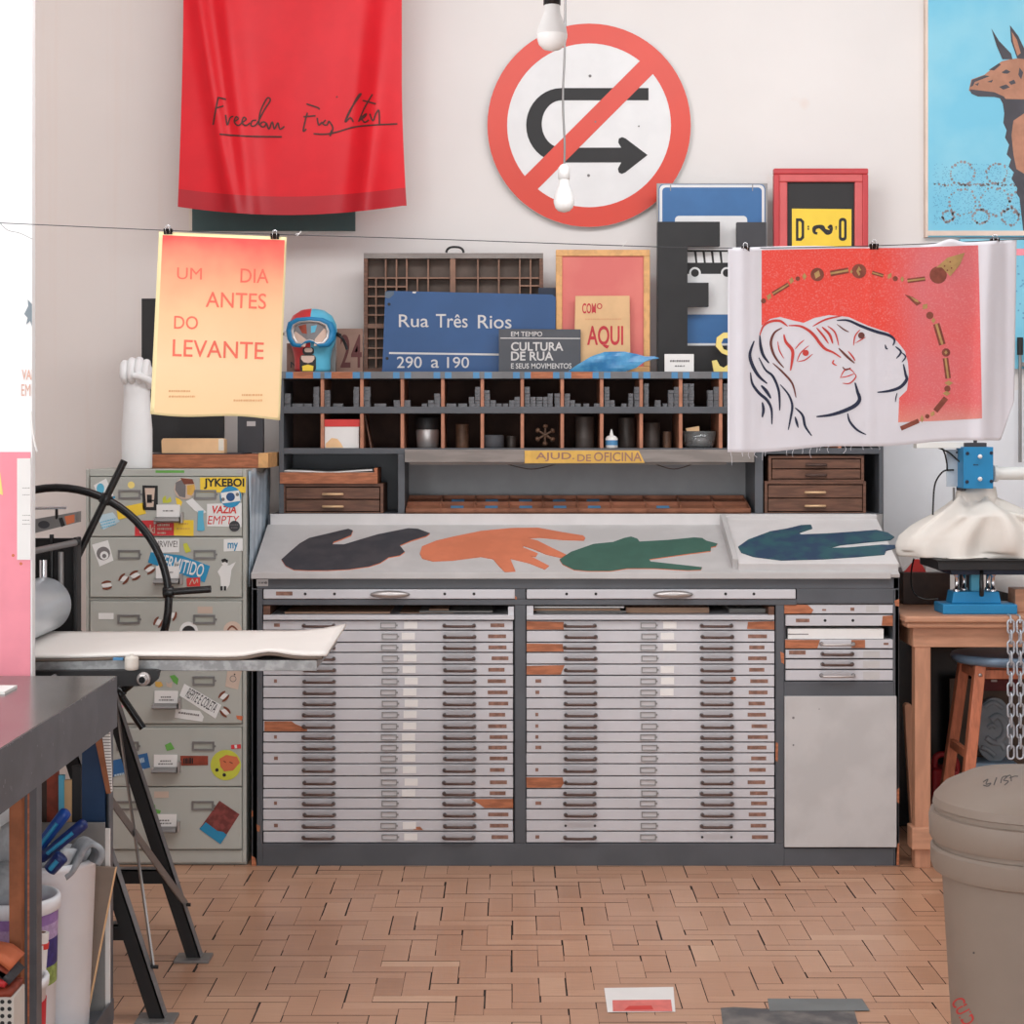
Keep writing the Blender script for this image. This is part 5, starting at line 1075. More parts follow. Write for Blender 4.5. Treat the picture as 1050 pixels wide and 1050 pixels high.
for Yl_ in (4.42, 4.93):
    k = MB()
    zt_l = bz-.028
    k.extr([(legx(0)-.02, Yl_, .008), (legx(0)+.018, Yl_, .008), (legx(zt_l)+.018, Yl_, zt_l), (legx(zt_l)-.02, Yl_, zt_l)], (0, .004, 0), 0)
    k.extr([(legx(0)+.014, Yl_, .008), (legx(0)+.018, Yl_, .008), (legx(zt_l)+.018, Yl_, zt_l), (legx(zt_l)+.014, Yl_, zt_l)], (0, .04, 0), 1)
    lg = k.build('leg', ['black', 'grey_paint_light'], ep)
    q = MB(); q.box(legx(0)-.05, legx(0)+.045, Yl_-.03, Yl_+.05, 0, .008); q.build('foot_plate', 'metal_grey', lg, bevel=.002)
    k = MB(); xl = -1.84
    def lx2(z): return -1.70+.325*z-.12
    k.extr([(lx2(0)-.02, Yl_, .008), (lx2(0)+.018, Yl_, .008), (lx2(zt_l)+.018, Yl_, zt_l), (lx2(zt_l)-.02, Yl_, zt_l)], (0, .004, 0), 0); lg = k.build('leg', ['black'], ep)
    q = MB(); q.box(lx2(0)-.05, lx2(0)+.045, Yl_-.03, Yl_+.05, 0, .008); q.build('foot_plate', 'metal_grey', lg, bevel=.002)
    zc_ = .225 if Yl_ > 4.6 else .215
    k = MB(); k.box(lx2(zc_), legx(zc_)+.01, Yl_+.004, Yl_+.008, zc_-.018, zc_+.02); k.box(lx2(zc_), legx(zc_)+.01, Yl_+.004, Yl_+.04, zc_+.016, zc_+.02, 1); k.build('cross_bar', ['black', 'grey_paint_light'], ep)
def flat(p, q): k = MB(); k.bar(p, q, .004, .02, 0, (0, 0, 1)); k.tube([V(p)+V((-.01, 0, 0)), V(p)+V((.012, 0, 0))], .005, 8, 1); k.tube([V(q)+V((-.01, 0, 0)), V(q)+V((.012, 0, 0))], .005, 8, 1); k.build('brace', ['metal_grey', 'black'], ep)
flat((legx(.72)+.012, 4.955, .74), (legx(.12)+.024, 4.45, .125)); flat((legx(.62)+.02, 4.45, .62), (legx(.145)+.022, 4.955, .145))

# ================================================================== steel work bench in the left foreground
bx = -.933; bt_ = .857; by0, by1 = 2.2, 4.30
bn = thing('work_bench', 'dark steel topped work bench in the near left corner', 'bench', (-1.3, 3.3, 0))
mat('bench_top', (98, 95, 92), .22, var=.12, scale=6, spec=.6); mat('bench_side', (88, 90, 95), .38, var=.12, scale=10, bump=.02)
k = MB(); k.box(-1.95, bx-.001, by0, by1, bt_-.012, bt_); k.build('top', 'bench_top', bn, bevel=.002)
k = MB(); k.box(bx-.006, bx, by0, by1, bt_-.12, bt_-.001); k.box(-1.95, bx-.006, by1-.006, by1, bt_-.12, bt_-.012); k.box(-1.95, bx-.006, by0, by0+.006, bt_-.12, bt_-.012)
sB = lambda y, z: V((bx+.0006, y, z))
mat('chip', (172, 174, 178), .6, var=.05)
for q in range(70):
    y = random.uniform(2.6, 4.28); z = bt_-.002 if q < 34 else bt_-random.uniform(.01, .115); l = random.uniform(.002, .012) if q < 34 else random.uniform(.0008, .002); hh = random.uniform(.001, .003) if q < 34 else random.uniform(.001, .012)
    k.add([sB(y, z-hh), sB(y+l, z-hh*.8), sB(y+l, z), sB(y, z)], [(0, 1, 2, 3)], 1)
k.build('apron', ['bench_side', 'chip'], bn)
for ly in (3.60, 4.252, 2.3):
    for sx in (bx-.0075, -1.95+.04):
        k = MB(); k.box(sx-.004, sx, ly, ly+.04, 0.0, bt_-.03); fy_ = ly+.036 if ly > 4 else ly; k.box(sx-.032, sx-.004, fy_, fy_+.004, 0, bt_-.03); k.box(sx-.018, sx-.0142, ly-.0006, ly, .1, bt_-.12, 1) if ly < 4 else None
        k.build('leg', ['bench_side', 'bare_wood'], bn, bevel=.001)
k = MB(); k.box(-1.93, bx-.006, by0+.1, by1-.03, .075, .09); k.box(bx-.006, bx-.001, by0+.1, by1-.03, .055, .105); k.build('lower_shelf', ['bench_side'], bn)
k = MB(); k.box(bx-.03, bx-.012, 3.6, 4.22, .0, .074); k.build('shelf_rail', 'rust', bn)
def onb(x, y): return (x, y, bt_)
k = MB(); k.box(-1.22, -1.115, 4.0, 4.1, bt_, bt_+.006); tag(k.build('paper_slip', 'paper_white'), 'small white slip lying on the bench top', 'slip')
zs = .09
# things on the lower shelf
k = MB(); k.box(-.987, -.9635, 3.572, 3.598, zs, bt_-.13); tag(k.build('wood_post', mat('wood_orange', (150, 92, 60), .6, var=.15, scale=20)), 'orange-brown wood post standing inside the near bench leg', 'post')
bp_ = (-1.055, 4.09, zs)
wb = thing('waste_bin', 'tall white plastic bin on the bench shelf', 'bin', bp_)
k = MB(); k.lathe([(.001, 0), (.098, 0), (.102, .006), (.117, .372), (.123, .376), (.125, .383), (.123, .391), (.118, .391), (.112, .36), (.098, .012), (.001, .01)], bp_, 48); k.build('body', mat('bin_white', (238, 241, 246), .4, var=.02), wb)
k = MB(); k.sheet(lambda u, v: V((bp_[0]-.05+.12*u+.02*math.sin(v*3), bp_[1]-.085+.03*math.sin(u*6)+.05*v, zs+.36+.07*u*u+.05*math.sin(u*5+1)*v)), 16, 8)
tag(k.build('felt_scrap', mat('felt_light', (188, 192, 196), .95, var=.1, scale=40), None, solid=.01), 'grey felt scrap rolled in the mouth of the white bin', 'felt')
k = MB(); rp = smooth_path([V((64, 896)), V((74, 888)), V((81, 877)), V((87, 866)), V((95, 861.5)), V((103, 866)), V((105, 875)), V((100, 884))], 4)
k.sheet(lambda u, v: P(rp[int(u*(len(rp)-1))].x-9*v, rp[int(u*(len(rp)-1))].y+7*(1-v)*(1-u*.6)-1.5*v, 4.0+.07*v), len(rp)-1, 6)
tag(k.build('felt_roll', mat('felt_mid', (160, 164, 168), .95, var=.12, scale=40), None, solid=.012), 'curled grey felt end rising over the bin rim', 'felt')
Yb2 = 4.0
def handle_tool(px0, py0, px1, py1, r, mn, label, dy):
    k = MB(); a = P(px0, py0, Yb2+dy); b = P(px1, py1, Yb2+dy); d = b-a
    k.tube([a, a+d*.06, a+d*.5, a+d*.9, a+d*.97, b], [r*.6, r*.95, r, r*1.05, r*.95, r*.5], 14); k.tube([a+d*.2+V((0, -r*.9, 0)), a+d*.75+V((0, -r*.95, 0))], r*.35, 8, 1)
    return tag(k.build('tool_handle', [mn, 'st_blue'], None), label, 'tool', 'blue handled tools in the bin')
mat('tool_blue', (26, 70, 150), .3, var=.1); mat('tool_navy', (24, 44, 100), .35, var=.1)
handle_tool(33, 878, 69, 831, .0135, 'tool_blue', 'bright blue tool handle leaning highest in the white bin', .0)
handle_tool(40, 882, 88, 843, .0125, 'tool_navy', 'navy tool handle slanting right in the white bin', -.03)
handle_tool(50, 893, 64, 877, .016, 'tool_navy', 'short dark blue tool handle lowest in the white bin', -.075)
def tub(name, x, y, z, r, h, label, cat, bands, lid=None):
    o = thing(name, label, cat, (x, y, z)); p = (x, y, z)
    k = MB(); k.lathe([(.001, 0), (r*.88, 0), (r*.9, .004), (r*.97, h*.915), (r*1.04, h*.92), (r*1.05, h*.98), (r*1.02, h), (r*.95, h), (r*.9, h*.9), (r*.8, .02), (.001, .018)], p, 40); k.build('body', 'bin_white', o)
    for (a, b, mn) in bands:
        ra = r*(.9+.07*a/.86)+.0012; rb = r*(.9+.07*b/.86)+.0012
        k = MB(); k.lathe([(ra, a*h), (rb, b*h)], p, 40); lab(k.build('label_band', mn, o), 'printed label band')
    return o
mat('violet', (146, 112, 172), .5, var=.08, scale=60); mat('indigo', (52, 44, 112), .5, var=.2, scale=60); mat('olive', (138, 158, 84), .5, var=.2, scale=80)
tb = tub('paint_tub', -1.058, 3.87, zs, .092, .36, 'white paint tub with violet and green label on the bench shelf', 'tub', [(.85, .91, 'violet'), (.76, .85, mat('violet_pale', (176, 152, 192), .5, var=.15, scale=90)), (.6, .76, 'indigo'), (.49, .6, 'olive')])
k = MB(); q0 = P(42, 966, 3.74); k.tube([q0+V((-.01, -.01, -.19)), q0+V((0, 0, .02))], [.012, .0165], 20); k.lathe([(.010, .0201), (.002, .0203)], q0, 16, 1); k.tube([q0+V((-.001, 0, -.012)), q0+V((.0, 0, .0))], .0166, 20, 2)
tag(k.build('paper_roll', ['paper_white', 'brown_wood', 'red']), 'small white roll with a red band before the paint tub', 'roll')
tb2 = tub('small_tub', -1.03, 3.692, zs, .085, .24, 'small white tub with a red label nearest the bench leg', 'tub', [(.3, .8, mat('label_red', (206, 34, 52), .5))])
# left of the near leg
k = MB(); k.lathe([(.001, 0), (.04, .0), (.052, .05), (.055, .17), (.048, .215), (.02, .235), (.001, .236)], (-1.085, 3.875, zs+.19), 24); tag(k.build('grey_sack', 'felt_mid', None), 'grey speckled sack bulging from the paint tub', 'sack')
k = MB(); k.lathe([(.001, 0), (.03, .0), (.045, .05), (.05, .13), (.04, .165), (.018, .18), (.001, .181)], (-1.11, 4.1, zs+.29), 24); tag(k.build('felt_bundle', 'felt_light', None), 'pale felt bundle rising at the left of the white bin', 'felt')
k = MB(); k.box(-1.075, -.95, 3.47, 3.55, zs, .358)
for i in range(6):
    for j in range(5): pass
tag(k.build('perforated_basket', mat('basket', (206, 200, 192), .5, var=.02), None, bevel=.002), 'pale basket with round holes in front of the wood post', 'basket')
o = bpy.data.objects['perforated_basket']
k = MB()
for i in range(9):
    for j in range(9):
        cx_ = -1.067+.0136*i; cz = .348-.0136*j; k.lathe([(.0042, 0), (.001, .0003)], (cx_, 3.4697, cz), 10, 0, (0, -1, 0))
k.build('holes', 'black', o)
cols = ['rust', 'st_red', 'charcoal', 'rust', 'orange']
for i, mn in enumerate(cols):
    k = MB(); z = .367+.0165*i; k.sheet(lambda u, v: V((-1.085+.132*u-.012*(i % 2), 3.462+.085*v, z+.004*math.sin(u*7+i)-.02*max(0, u-.85)*5*(1 if i > 1 else .3))), 12, 4)
    tag(k.build('folded_cloth', mn, None, solid=.012), ['rust brown folded cloth lowest on the basket', 'bright red folded cloth low in the stack on the basket', 'dark grey folded cloth in the middle of the stack on the basket', 'rust cloth just under the topmost one on the basket', 'orange folded cloth topmost on the basket'][i], 'cloth', 'folded cloths stacked on the basket')
# boards standing at the far end of the shelf
k = MB(); a, b = V((-.994, 4.14, zs)), V((-.934, 4.19, zs+.33)); k.bar(a, b, .038, .012, 0, (0, 1, 0))
k = MB(); k.extr([P(83, 1036, 4.16), P(89.5, 1036, 4.16), P(118, 890, 4.2), P(98, 889, 4.2)], (0, .012, 0), 0); k.extr([P(89.5, 1036, 4.159), P(90.8, 1036, 4.159), P(119, 890, 4.199), P(118, 890, 4.199)], (0, .012, 0), 1)
k.v = [V((v.x, v.y, max(v.z, zs+.001))) for v in k.v]
tag(k.build('brown_board', [mat('hardboard', (132, 116, 104), .6, var=.06), 'peach']), 'brown hardboard offcut leaning at the far end of the bench shelf', 'board')
k = MB(); k.box(XX(20, 4.225), XX(107.5, 4.225), 4.222, 4.23, zs, ZZ(843.5, 4.225)); tag(k.build('grey_board', mat('board_grey', (134, 132, 130), .6)), 'grey board standing behind the white bin', 'board')
k = MB(); k.box(XX(60, 4.235), XX(112.5, 4.235), 4.233, 4.243, zs, ZZ(850, 4.235)); tag(k.build('white_board', 'paper_white'), 'white board standing just behind the grey board', 'board')
k = MB(); k.box(XX(84, 4.25), XX(107.5, 4.25), 4.25, 4.265, zs, ZZ(750, 4.25)); tag(k.build('blue_board', mat('board_navy', (26, 56, 92), .5, var=.1)), 'dark blue board standing upright behind the white bin', 'board')
def plank(px0, px1, px2, px3, ytop, Yk, mn, label, tk=.012, zb=0.0):
    yb_ = CY+(CZ-zb)*S/Yk; k = MB(); k.extr([P(px2, yb_, Yk), P(px3, yb_, Yk), P(px1, ytop, Yk), P(px0, ytop, Yk)], (0, tk, 0)); return tag(k.build('plank', mn), label, 'plank')
k = MB(); Yk = 4.222; k.extr([P(96, 752, Yk), P(103, 752, Yk), P(113.5, 813.5, Yk), P(109, 814, Yk)], (0, .009, 0)); tag(k.build('wood_strip', 'wood_orange'), 'brown wood strip tucked under the bench end', 'strip')
Yk = 4.226; k = MB(); k.extr([P(104, 750, Yk), P(112, 750, Yk), P(114.4, 812, Yk), P(112.5, 812, Yk)], (0, .012, 0))
for q in range(20): k.extr([P(104.5+q*.42, 752+q*3, Yk-.0006), P(113+q*.1, 752+q*3, Yk-.0006), P(113+q*.1, 753+q*3, Yk-.0006), P(104.5+q*.42, 753+q*3, Yk-.0006)], (0, .0005, 0), 1)
tag(k.build('corrugated_strip', ['paper_white', 'paper_grey']), 'white corrugated strip beside the wood strip at the bench end', 'strip')
for px0, px1, yt, mn, label, Yk in ((34, 48, 770, 'brown_wood_dark', 'dark brown plank leftmost behind the bin', 4.262), (48, 60, 772, 'rust', 'red-brown plank behind the blue tool handles', 4.262), (60, 66, 795, 'sky_blue', 'narrow light blue strip behind the bin', 4.258), (66, 74, 800, 'card_tan', 'tan plank beside the light blue strip', 4.262), (74, 83.5, 785, 'black', 'black board between tan plank and blue board', 4.262)):
    k = MB(); k.box(XX(px0, Yk), XX(px1-.4, Yk), Yk, Yk+.012, zs, min(ZZ(yt, Yk), bt_-.02)); tag(k.build('plank', mn), label, 'plank')
# ================================================================== right side: wooden table with the heat press
YT_ = 5.93; tz = .83; tx0 = XX(928, YT_)
wt = thing('wooden_table', 'plain wooden table right of the plan chest carrying the blue press', 'table', (1.75, 6.28, 0))
k = MB(); k.box(tx0, 2.25, YT_, 6.66, tz-.022, tz); k.box(tx0+.008, 2.24, YT_+.008, 6.65, tz-.04, tz-.022); k.build('top', ['oak_flat'], wt, bevel=.006)
k = MB(); k.box(XX(936, 5.97), 2.2, 5.965, 5.985, tz-.105, tz-.04); k.box(XX(936, 5.97), XX(936, 5.97)+.02, 5.985, 6.6, tz-.105, tz-.04); k.box(XX(936, 5.97)+.02, 2.2, 6.58, 6.6, tz-.105, tz-.04); k.build('apron', 'oak_flat', wt, bevel=.002)
for lx, ly in ((XX(938, 5.97), 5.968), (XX(938, 5.97), 6.53), (2.14, 5.968), (2.14, 6.53)):
    k = MB(); k.box(lx, lx+.052, ly, ly+.05, 0, tz-.1); k.build('leg', 'oak', wt, bevel=.003)
k = MB(); k.box(XX(938, 5.97)-.012, XX(938, 5.97)+.06, 5.955, 6.035, .062, .135); k.build('stretcher', 'oak_flat', wt, bevel=.004)
k = MB(); k.extr([P(927.5, 724, 6.06), P(930, 721.5, 6.06), P(934, 722, 6.06), P(937, 727, 6.06), P(944, 889.5, 6.06), P(937, 889.5, 6.06)], (0, .035, 0)); tag(k.build('plank', 'oak', None, bevel=.003), 'pale plank leaning between the plan chest and the table leg', 'plank')
# heat press
hp = thing('heat_press', 'blue heat press with black platen standing on the wooden table', 'press', (XX(1002, 6.1), 6.15, tz))
Y0 = 5.99
k = MB(); k.box(XX(967, Y0), XX(1043.5, Y0), Y0, Y0+.13, tz, ZZ(619.8, Y0)); k.build('base', 'blue', hp, bevel=.004)
k = MB(); zz0, zz1 = ZZ(619.8, Y0), ZZ(606.5, 6.03)
k.extr([(XX(976, 6.02), 6.02, zz0), (XX(1027, 6.02), 6.02, zz0), (XX(1024.5, 6.02), 6.02, zz1), (XX(978, 6.02), 6.02, zz1)], (0, .085, 0)); k.build('block', 'blue', hp, bevel=.003)
for q, yq in ((981, 6.04), (988.5, 6.085), (1018, 6.04), (1013, 6.085)):
    k = MB(); p = (XX(q, yq), yq, zz1); k.lathe([(.011, 0), (.011, .008), (.0065, .01), (.0065, .05), (.01, .052), (.01, .075)], p, 18); k.build('column', 'chrome', hp)
k = MB(); k.tube([P(1006.5, 610, 5.985), P(1006.5, 598, 5.975), P(1006.5, 583, 6.0)], [.008, .0075, .006], 12); k.lathe([(.001, 0), (.007, .002), (.0075, .008), (.005, .012)], P(1006.5, 612, 5.985), 14); k.build('lever', 'black_gloss', hp)
k = MB(); k.box(XX(996, 6.06), XX(1005, 6.06), 6.06, 6.085, zz1, zz1+.08); k.build('ram', 'sky_blue', hp)
Yp_ = 5.965; pz0, pz1 = ZZ(586.5, Yp_), ZZ(575.5, Yp_); px0 = XX(962, Yp_)
k = MB(); k.box(px0, XX(1064, Yp_), Yp_, Yp_+.27, pz0+.006, pz1); k.box(px0-.006, XX(1064, Yp_)+.006, Yp_-.006, Yp_+.276, pz1, pz1+.005); k.box(px0+.05, XX(1055, Yp_), Yp_+.03, Yp_+.24, pz0-.012, pz0+.006, 1); k.build('platen', ['black', 'navy'], hp, bevel=.0015)
k = MB(); Yh_ = 6.0; k.box(XX(988, Yh_), XX(1018.6, Yh_), Yh_, Yh_+.1, ZZ(501, Yh_), ZZ(458.3, Yh_)); 
sh_ = plane(Yh_)
for x, y in ((992, 465), (1016.5, 464.5), (991.5, 494), (1016.5, 493.5)): k.lathe([(.006, 0), (.006, .003), (.004, .004)], sh_(x, y, 0), 10, 1, (0, -1, 0))
k.scribble(998, 476, 1003, 477.3, sh_, .0006, 1)
hd_ = k.build('head_box', ['blue', 'navy'], hp, bevel=.0015)
for y in (468, 491):
    k = MB(); k.lathe([(.003, 0), (.003, .012), (.0065, .013), (.0072, .02), (.004, .026), (.001, .027)], sh_(1003.5, y, 0), 16, 0, (0, -1, 0)); k.build('knob', 'paper_white', hd_)
k = MB(); k.box(XX(970.5, 6.08), XX(987, 6.08), 6.08, 6.084, ZZ(499, 6.08), ZZ(461, 6.08)); k.box(XX(983.5, 6.06), XX(988.4, 6.06), 6.03, 6.1, ZZ(503, 6.06), ZZ(459, 6.06), 1); k.rect(980, 463, 986, 465, plane(6.08), .0006, 1)
k.build('bracket', [mat('plate_pale', (176, 184, 192), .35, metal=.3), 'charcoal'], hp, bevel=.001)
k = MB(); k.tube([P(1018, 485.5, 6.06), P(1100, 485, 6.06)], .0215, 20); k.lathe([(.028, 0), (.028, .012)], P(1018.6, 485.5, 6.06), 20, 0, (1, 0, 0)); k.build('arm', mat('enamel', (222, 222, 218), .35, var=.01), hp)
k = MB(); k.box(XX(938.5, 6.06), XX(989, 6.06), 6.04, 6.09, ZZ(459.5, 6.06), ZZ(453.5, 6.06)); k.box(XX(989, 6.03), XX(1011, 6.03), 6.02, 6.09, ZZ(458.2, 6.03), ZZ(454, 6.03), 1); k.tube([P(1000, 455.5, 6.03), P(1000, 449, 6.03)], .006, 10, 1); k.build('top_bar', ['enamel', 'charcoal'], hp, bevel=.001)
k = MB(); k.tube([(XX(990, 6.2), 6.2, tz), (XX(990, 6.2), 6.2, ZZ(470, 6.2))], .022, 16); k.tube([P(978, 500, 6.12), P(978, 520, 6.12)], .004, 8, 1); k.build('pillar', ['charcoal', 'metal_grey'], hp)
k = MB(); k.tube([P(956.5, 528, 6.1), P(957.5, 505, 6.1), P(960, 493, 6.1), P(967, 483.5, 6.09), P(974, 482, 6.075), P(978, 482, 6.075)], .003, 8, sub=5); k.tube([P(966, 459, 6.06), P(969, 466, 6.06), P(971, 476, 6.07), P(971, 482, 6.075)], .0028, 8, sub=5); k.tube([P(962, 459, 6.06), P(973, 464, 6.06), P(981, 471, 6.06), P(986, 475, 6.05)], .0028, 8, sub=5)
k.build('cable', 'black_gloss', hp); k = MB()
k.tube([P(937, 573, 6.2), P(934.6, 585, 6.18), P(934.5, 600, 6.14), P(939, 610, 6.1), P(949, 614.3, 6.08), P(962, 614, 6.06)], .003, 8, sub=5); k.build('cable', 'black_gloss', hp)
# draped cover
cy_ = [(499, 17, 1003), (504, 20, 1001), (508, 20.5, 1001), (512, 20.5, 1001), (516, 25, 1001), (520, 33, 1003), (525, 46, 1006), (532, 60, 1008), (540, 74, 1009), (550, 85, 1009), (559, 88, 1009), (567, 87, 1009), (574, 84, 1009)]
def drape(u, v):
    t = v*(len(cy_)-1); i = min(len(cy_)-2, int(t)); f = t-i
    y, w_, c_ = [cy_[i][q]*(1-f)+cy_[i+1][q]*f for q in range(3)]
    a = 2*math.pi*u; g = max(0, v-.12)
    fold = 1+.3*min(g, .45)*math.sin(8*a+4*v+.6)+.18*min(g, .45)*math.sin(13*a-6*v)+.1*g*math.sin(5*a+9*v)+(.04*math.sin(4*a+1) if v < .35 else 0)
    rx = w_*6.12/S*(1+.04*math.sin(7*a+5*v)*g); ry = min(w_*6.12/S*.85, .14)*fold
    zw = ZZ(y, 6.12)+.014*math.sin(5*a+1)*math.exp(-((v-.35)/.15)**2)-.006*math.sin(9*a)*math.exp(-((v-.25)/.08)**2)+(.008*math.sin(5*a) if v > .9 else 0)
    return V((XX(c_, 6.12)+rx*math.cos(a), 6.12-ry*math.sin(a), max(zw, pz1+.008)))
k = MB(); k.sheet(drape, 96, 44)
tag(k.build('cloth_cover', mat('canvas_white', (226, 220, 212), .75, var=.02, bump=.15, bscale=9), None, solid=.003), 'white canvas cover draped over the blue press', 'cover')
# papers and boxes on the table behind the press
k = MB(); k.box(XX(924, 6.35)+.002, XX(973, 6.35), 6.33, 6.6, tz, ZZ(587, 6.35)); tag(k.build('dark_crate', 'brown_wood_dark', None, bevel=.003), 'dark brown box on the table behind the press', 'box')
zc = ZZ(587, 6.35)
k = MB(); k.extr([(XX(925, 6.4), 6.36, zc+.001), (XX(947, 6.4), 6.36, zc+.001), (XX(940, 6.4), 6.36, zc+.045), (XX(936, 6.4), 6.36, zc+.045)], (0, .01, 0)); tag(k.build('red_paper', 'red'), 'red paper corner standing on the dark brown box', 'paper')
k = MB(); k.extr([P(918, 563, 6.38), P(921, 562, 6.38), P(926, 582, 6.38), P(942, 571, 6.38), P(943, 574, 6.38), P(926, 586.5, 6.38)], (0, .01, 0)); k.v = [V((v.x, v.y, max(v.z, zc+.0005))) for v in k.v]; tag(k.build('folded_paper', 'paper_white'), 'folded white paper propped beside the sloped top on the dark box', 'paper')
k = MB(); k.extr([P(950, 577, 6.37), P(972, 584, 6.37), P(972, 586.8, 6.37), P(949, 586.8, 6.37)], (0, .05, 0)); tag(k.build('paper_pack', 'paper_white'), 'white paper pack lying on the right of the dark brown box', 'paper')
k = MB(); k.lathe([(.001, 0), (.075, .0), (.085, .03), (.08, .075), (.06, .1), (.001, .11)], (XX(1040, 6.45), 6.45, tz), 24, 0, (0, 0, 1), True, 1.2, .7); tag(k.build('white_bag', 'paper_white', None), 'white bag slumped on the table right behind the press', 'bag')
k = MB(); k.box(XX(1041, 6.05), XX(1060, 6.05), 6.05, 6.14, tz, ZZ(604, 6.05)); tag(k.build('wood_block', 'oak_flat', None, bevel=.003), 'small wood block on the table right of the blue base', 'block')
k = MB(); k.extr([P(1027, 607, 6.34), P(1040, 610, 6.34), P(1040, 617, 6.34), P(1027, 617, 6.34)], (0, .1, 0)); k.v = [V((v.x, v.y, max(v.z, tz))) if v.z > tz+.02 else V((v.x, v.y, tz)) for v in k.v]; tag(k.build('dark_tin', 'black'), 'low black tin lying between blue base and wood block', 'tin')
# under the table
st = thing('wooden_stool', 'tall orange wooden stool with a dark round seat under the table', 'stool', (1.664, 6.15, 0))
sc0 = V((1.664, 6.15, 0)); sz = .685
k = MB(); k.lathe([(.001, sz-.032), (.16, sz-.032), (.174, sz-.024), (.178, sz-.012), (.174, sz-.002), (.16, sz), (.001, sz-.004)], sc0, 48); k.build('seat', mat('seat_dark', (112, 134, 156), .3, var=.1, scale=12), st)
mat('stool_wood', (186, 112, 82), .45, var=.14, scale=16, stretch=(5, 5, 1))
for sx in (-1, 1):
    for sy in (-1, 1):
        k = MB(); k.bar(sc0+V((sx*.11, sy*.1, sz-.032)), sc0+V((sx*.19, sy*.15, 0)), .036, .036, 0, (0, 1, 0)); k.disc(0, 0, 0, plane(6), 0) if False else None
        lg = k.build('leg', 'stool_wood', st, bevel=.003)
        if sx < 0 and sy < 0:
            q = MB(); q.lathe([(.006, 0), (.006, .002), (.001, .003)], sc0+V((-.113, -.121, sz-.06)), 12, 0, (0, -1, 0)); q.build('screw', 'metal_light', lg)
for z, e in ((sz-.06, .115), (.36, .15)):
    for (a, b) in (((-1, -1), (1, -1)), ((-1, 1), (1, 1)), ((-1, -1), (-1, 1)), ((1, -1), (1, 1)))[0 if z > .5 else 2:]:
        k = MB(); k.bar(sc0+V((a[0]*e, a[1]*(e-.015), z)), sc0+V((b[0]*e, b[1]*(e-.015), z)), .018, .03, 0); k.build('rung', 'stool_wood', st, bevel=.002)
k = MB(); k.box(XX(918, 6.6), 2.2, 6.6, 6.66, 0, .70); tag(k.build('black_case_gap_shade', 'black_gloss', None, bevel=.004), 'big black case against the wall under the table, widened to darken the gap beside it', 'case')  # case stretched leftwards, its black stands in for shade in the gap
k = MB(); k.box(XX(974, 6.5), 2.1, 6.5, 6.51, 0, ZZ(696, 6.5)); tag(k.build('brown_hardboard', mat('panel_brown', (98, 84, 74), .7, var=.1), None), 'brown panel leaning upright behind the stool', 'panel')
k = MB(); k.box(XX(1006, 6.47), XX(1043, 6.47), 6.46, 6.499, ZZ(708, 6.47), ZZ(696.5, 6.47)); k.box(XX(1016, 6.46), XX(1022, 6.46), 6.455, 6.46, ZZ(699, 6.46), ZZ(697, 6.46), 1)
tag(k.build('red_bar', [mat('deep_maroon', (104, 34, 38), .5), 'metal_light']), 'dark red bar with a metal clasp on the brown panel', 'bar')
bxk = (XX(999, 6.36), XX(1029, 6.36)); k = MB(); k.box(XX(996, 6.36), XX(1042, 6.36), 6.34, 6.46, 0, ZZ(781.5, 6.36)); tag(k.build('blue_crate', mat('crate_blue', (130, 158, 182), .5, var=.05), None, bevel=.004), 'pale blue box on the floor under the grey relief', 'box')
zr = ZZ(781.5, 6.36); rl = thing('relief_plaque', 'grey oval relief plaque with a modelled face under the table', 'sculpture', (XX(1021, 6.38), 6.38, zr))
pr_ = plane(6.38); k = MB()
ov = [(1020+20*math.cos(q*math.pi/18)*(1+.06*math.sin(2*q)), 748.5+33*math.sin(q*math.pi/18)) for q in range(36)]
k.prism(ov, pr_, -.03, 0, 0); k.build('plaque', mat('clay_grey', (130, 139, 146), .75, var=.08, bump=.2, bscale=60), rl, bevel=.006, seg=3)
k = MB()
for pts, r in (([(1016, 738), (1022, 734), (1028, 738), (1031, 747), (1028, 756), (1022, 760)], .012), ([(1013, 746), (1017, 743), (1021, 746)], .008), ([(1011, 756), (1018, 761), (1026, 762), (1030, 768)], .011), ([(1006, 766), (1013, 769), (1020, 775)], .009), ([(1009, 725), (1018, 720), (1028, 726)], .008)):
    k.tube([pr_(x, y, .002) for x, y in pts], r, 10, 0, sub=4)
k.build('modelled_face', 'clay_grey', rl)
rc_ = thing('red_canister', 'red plastic canister with a handle under the table beside the leg', 'canister', (XX(968, 6.34), 6.39, 0))
k = MB(); k.box(XX(956, 6.34), XX(984, 6.34), 6.335, 6.45, 0, ZZ(789, 6.34)); k.build('body', mat('red_plastic', (150, 34, 40), .4, var=.1), rc_, bevel=.012, seg=3)
k = MB(); k.tube([P(958, 791, 6.39), P(959, 777, 6.39), P(966, 773.5, 6.39), P(976, 775, 6.39), P(981, 783, 6.39), P(981, 791, 6.39)], .011, 12, sub=4); k.build('handle', 'red_plastic', rc_)
k = MB(); k.lathe([(.018, -.01), (.018, .02), (.014, .024), (.001, .024)], P(972, 789, 6.37), 16); k.build('cap', 'black', rc_)
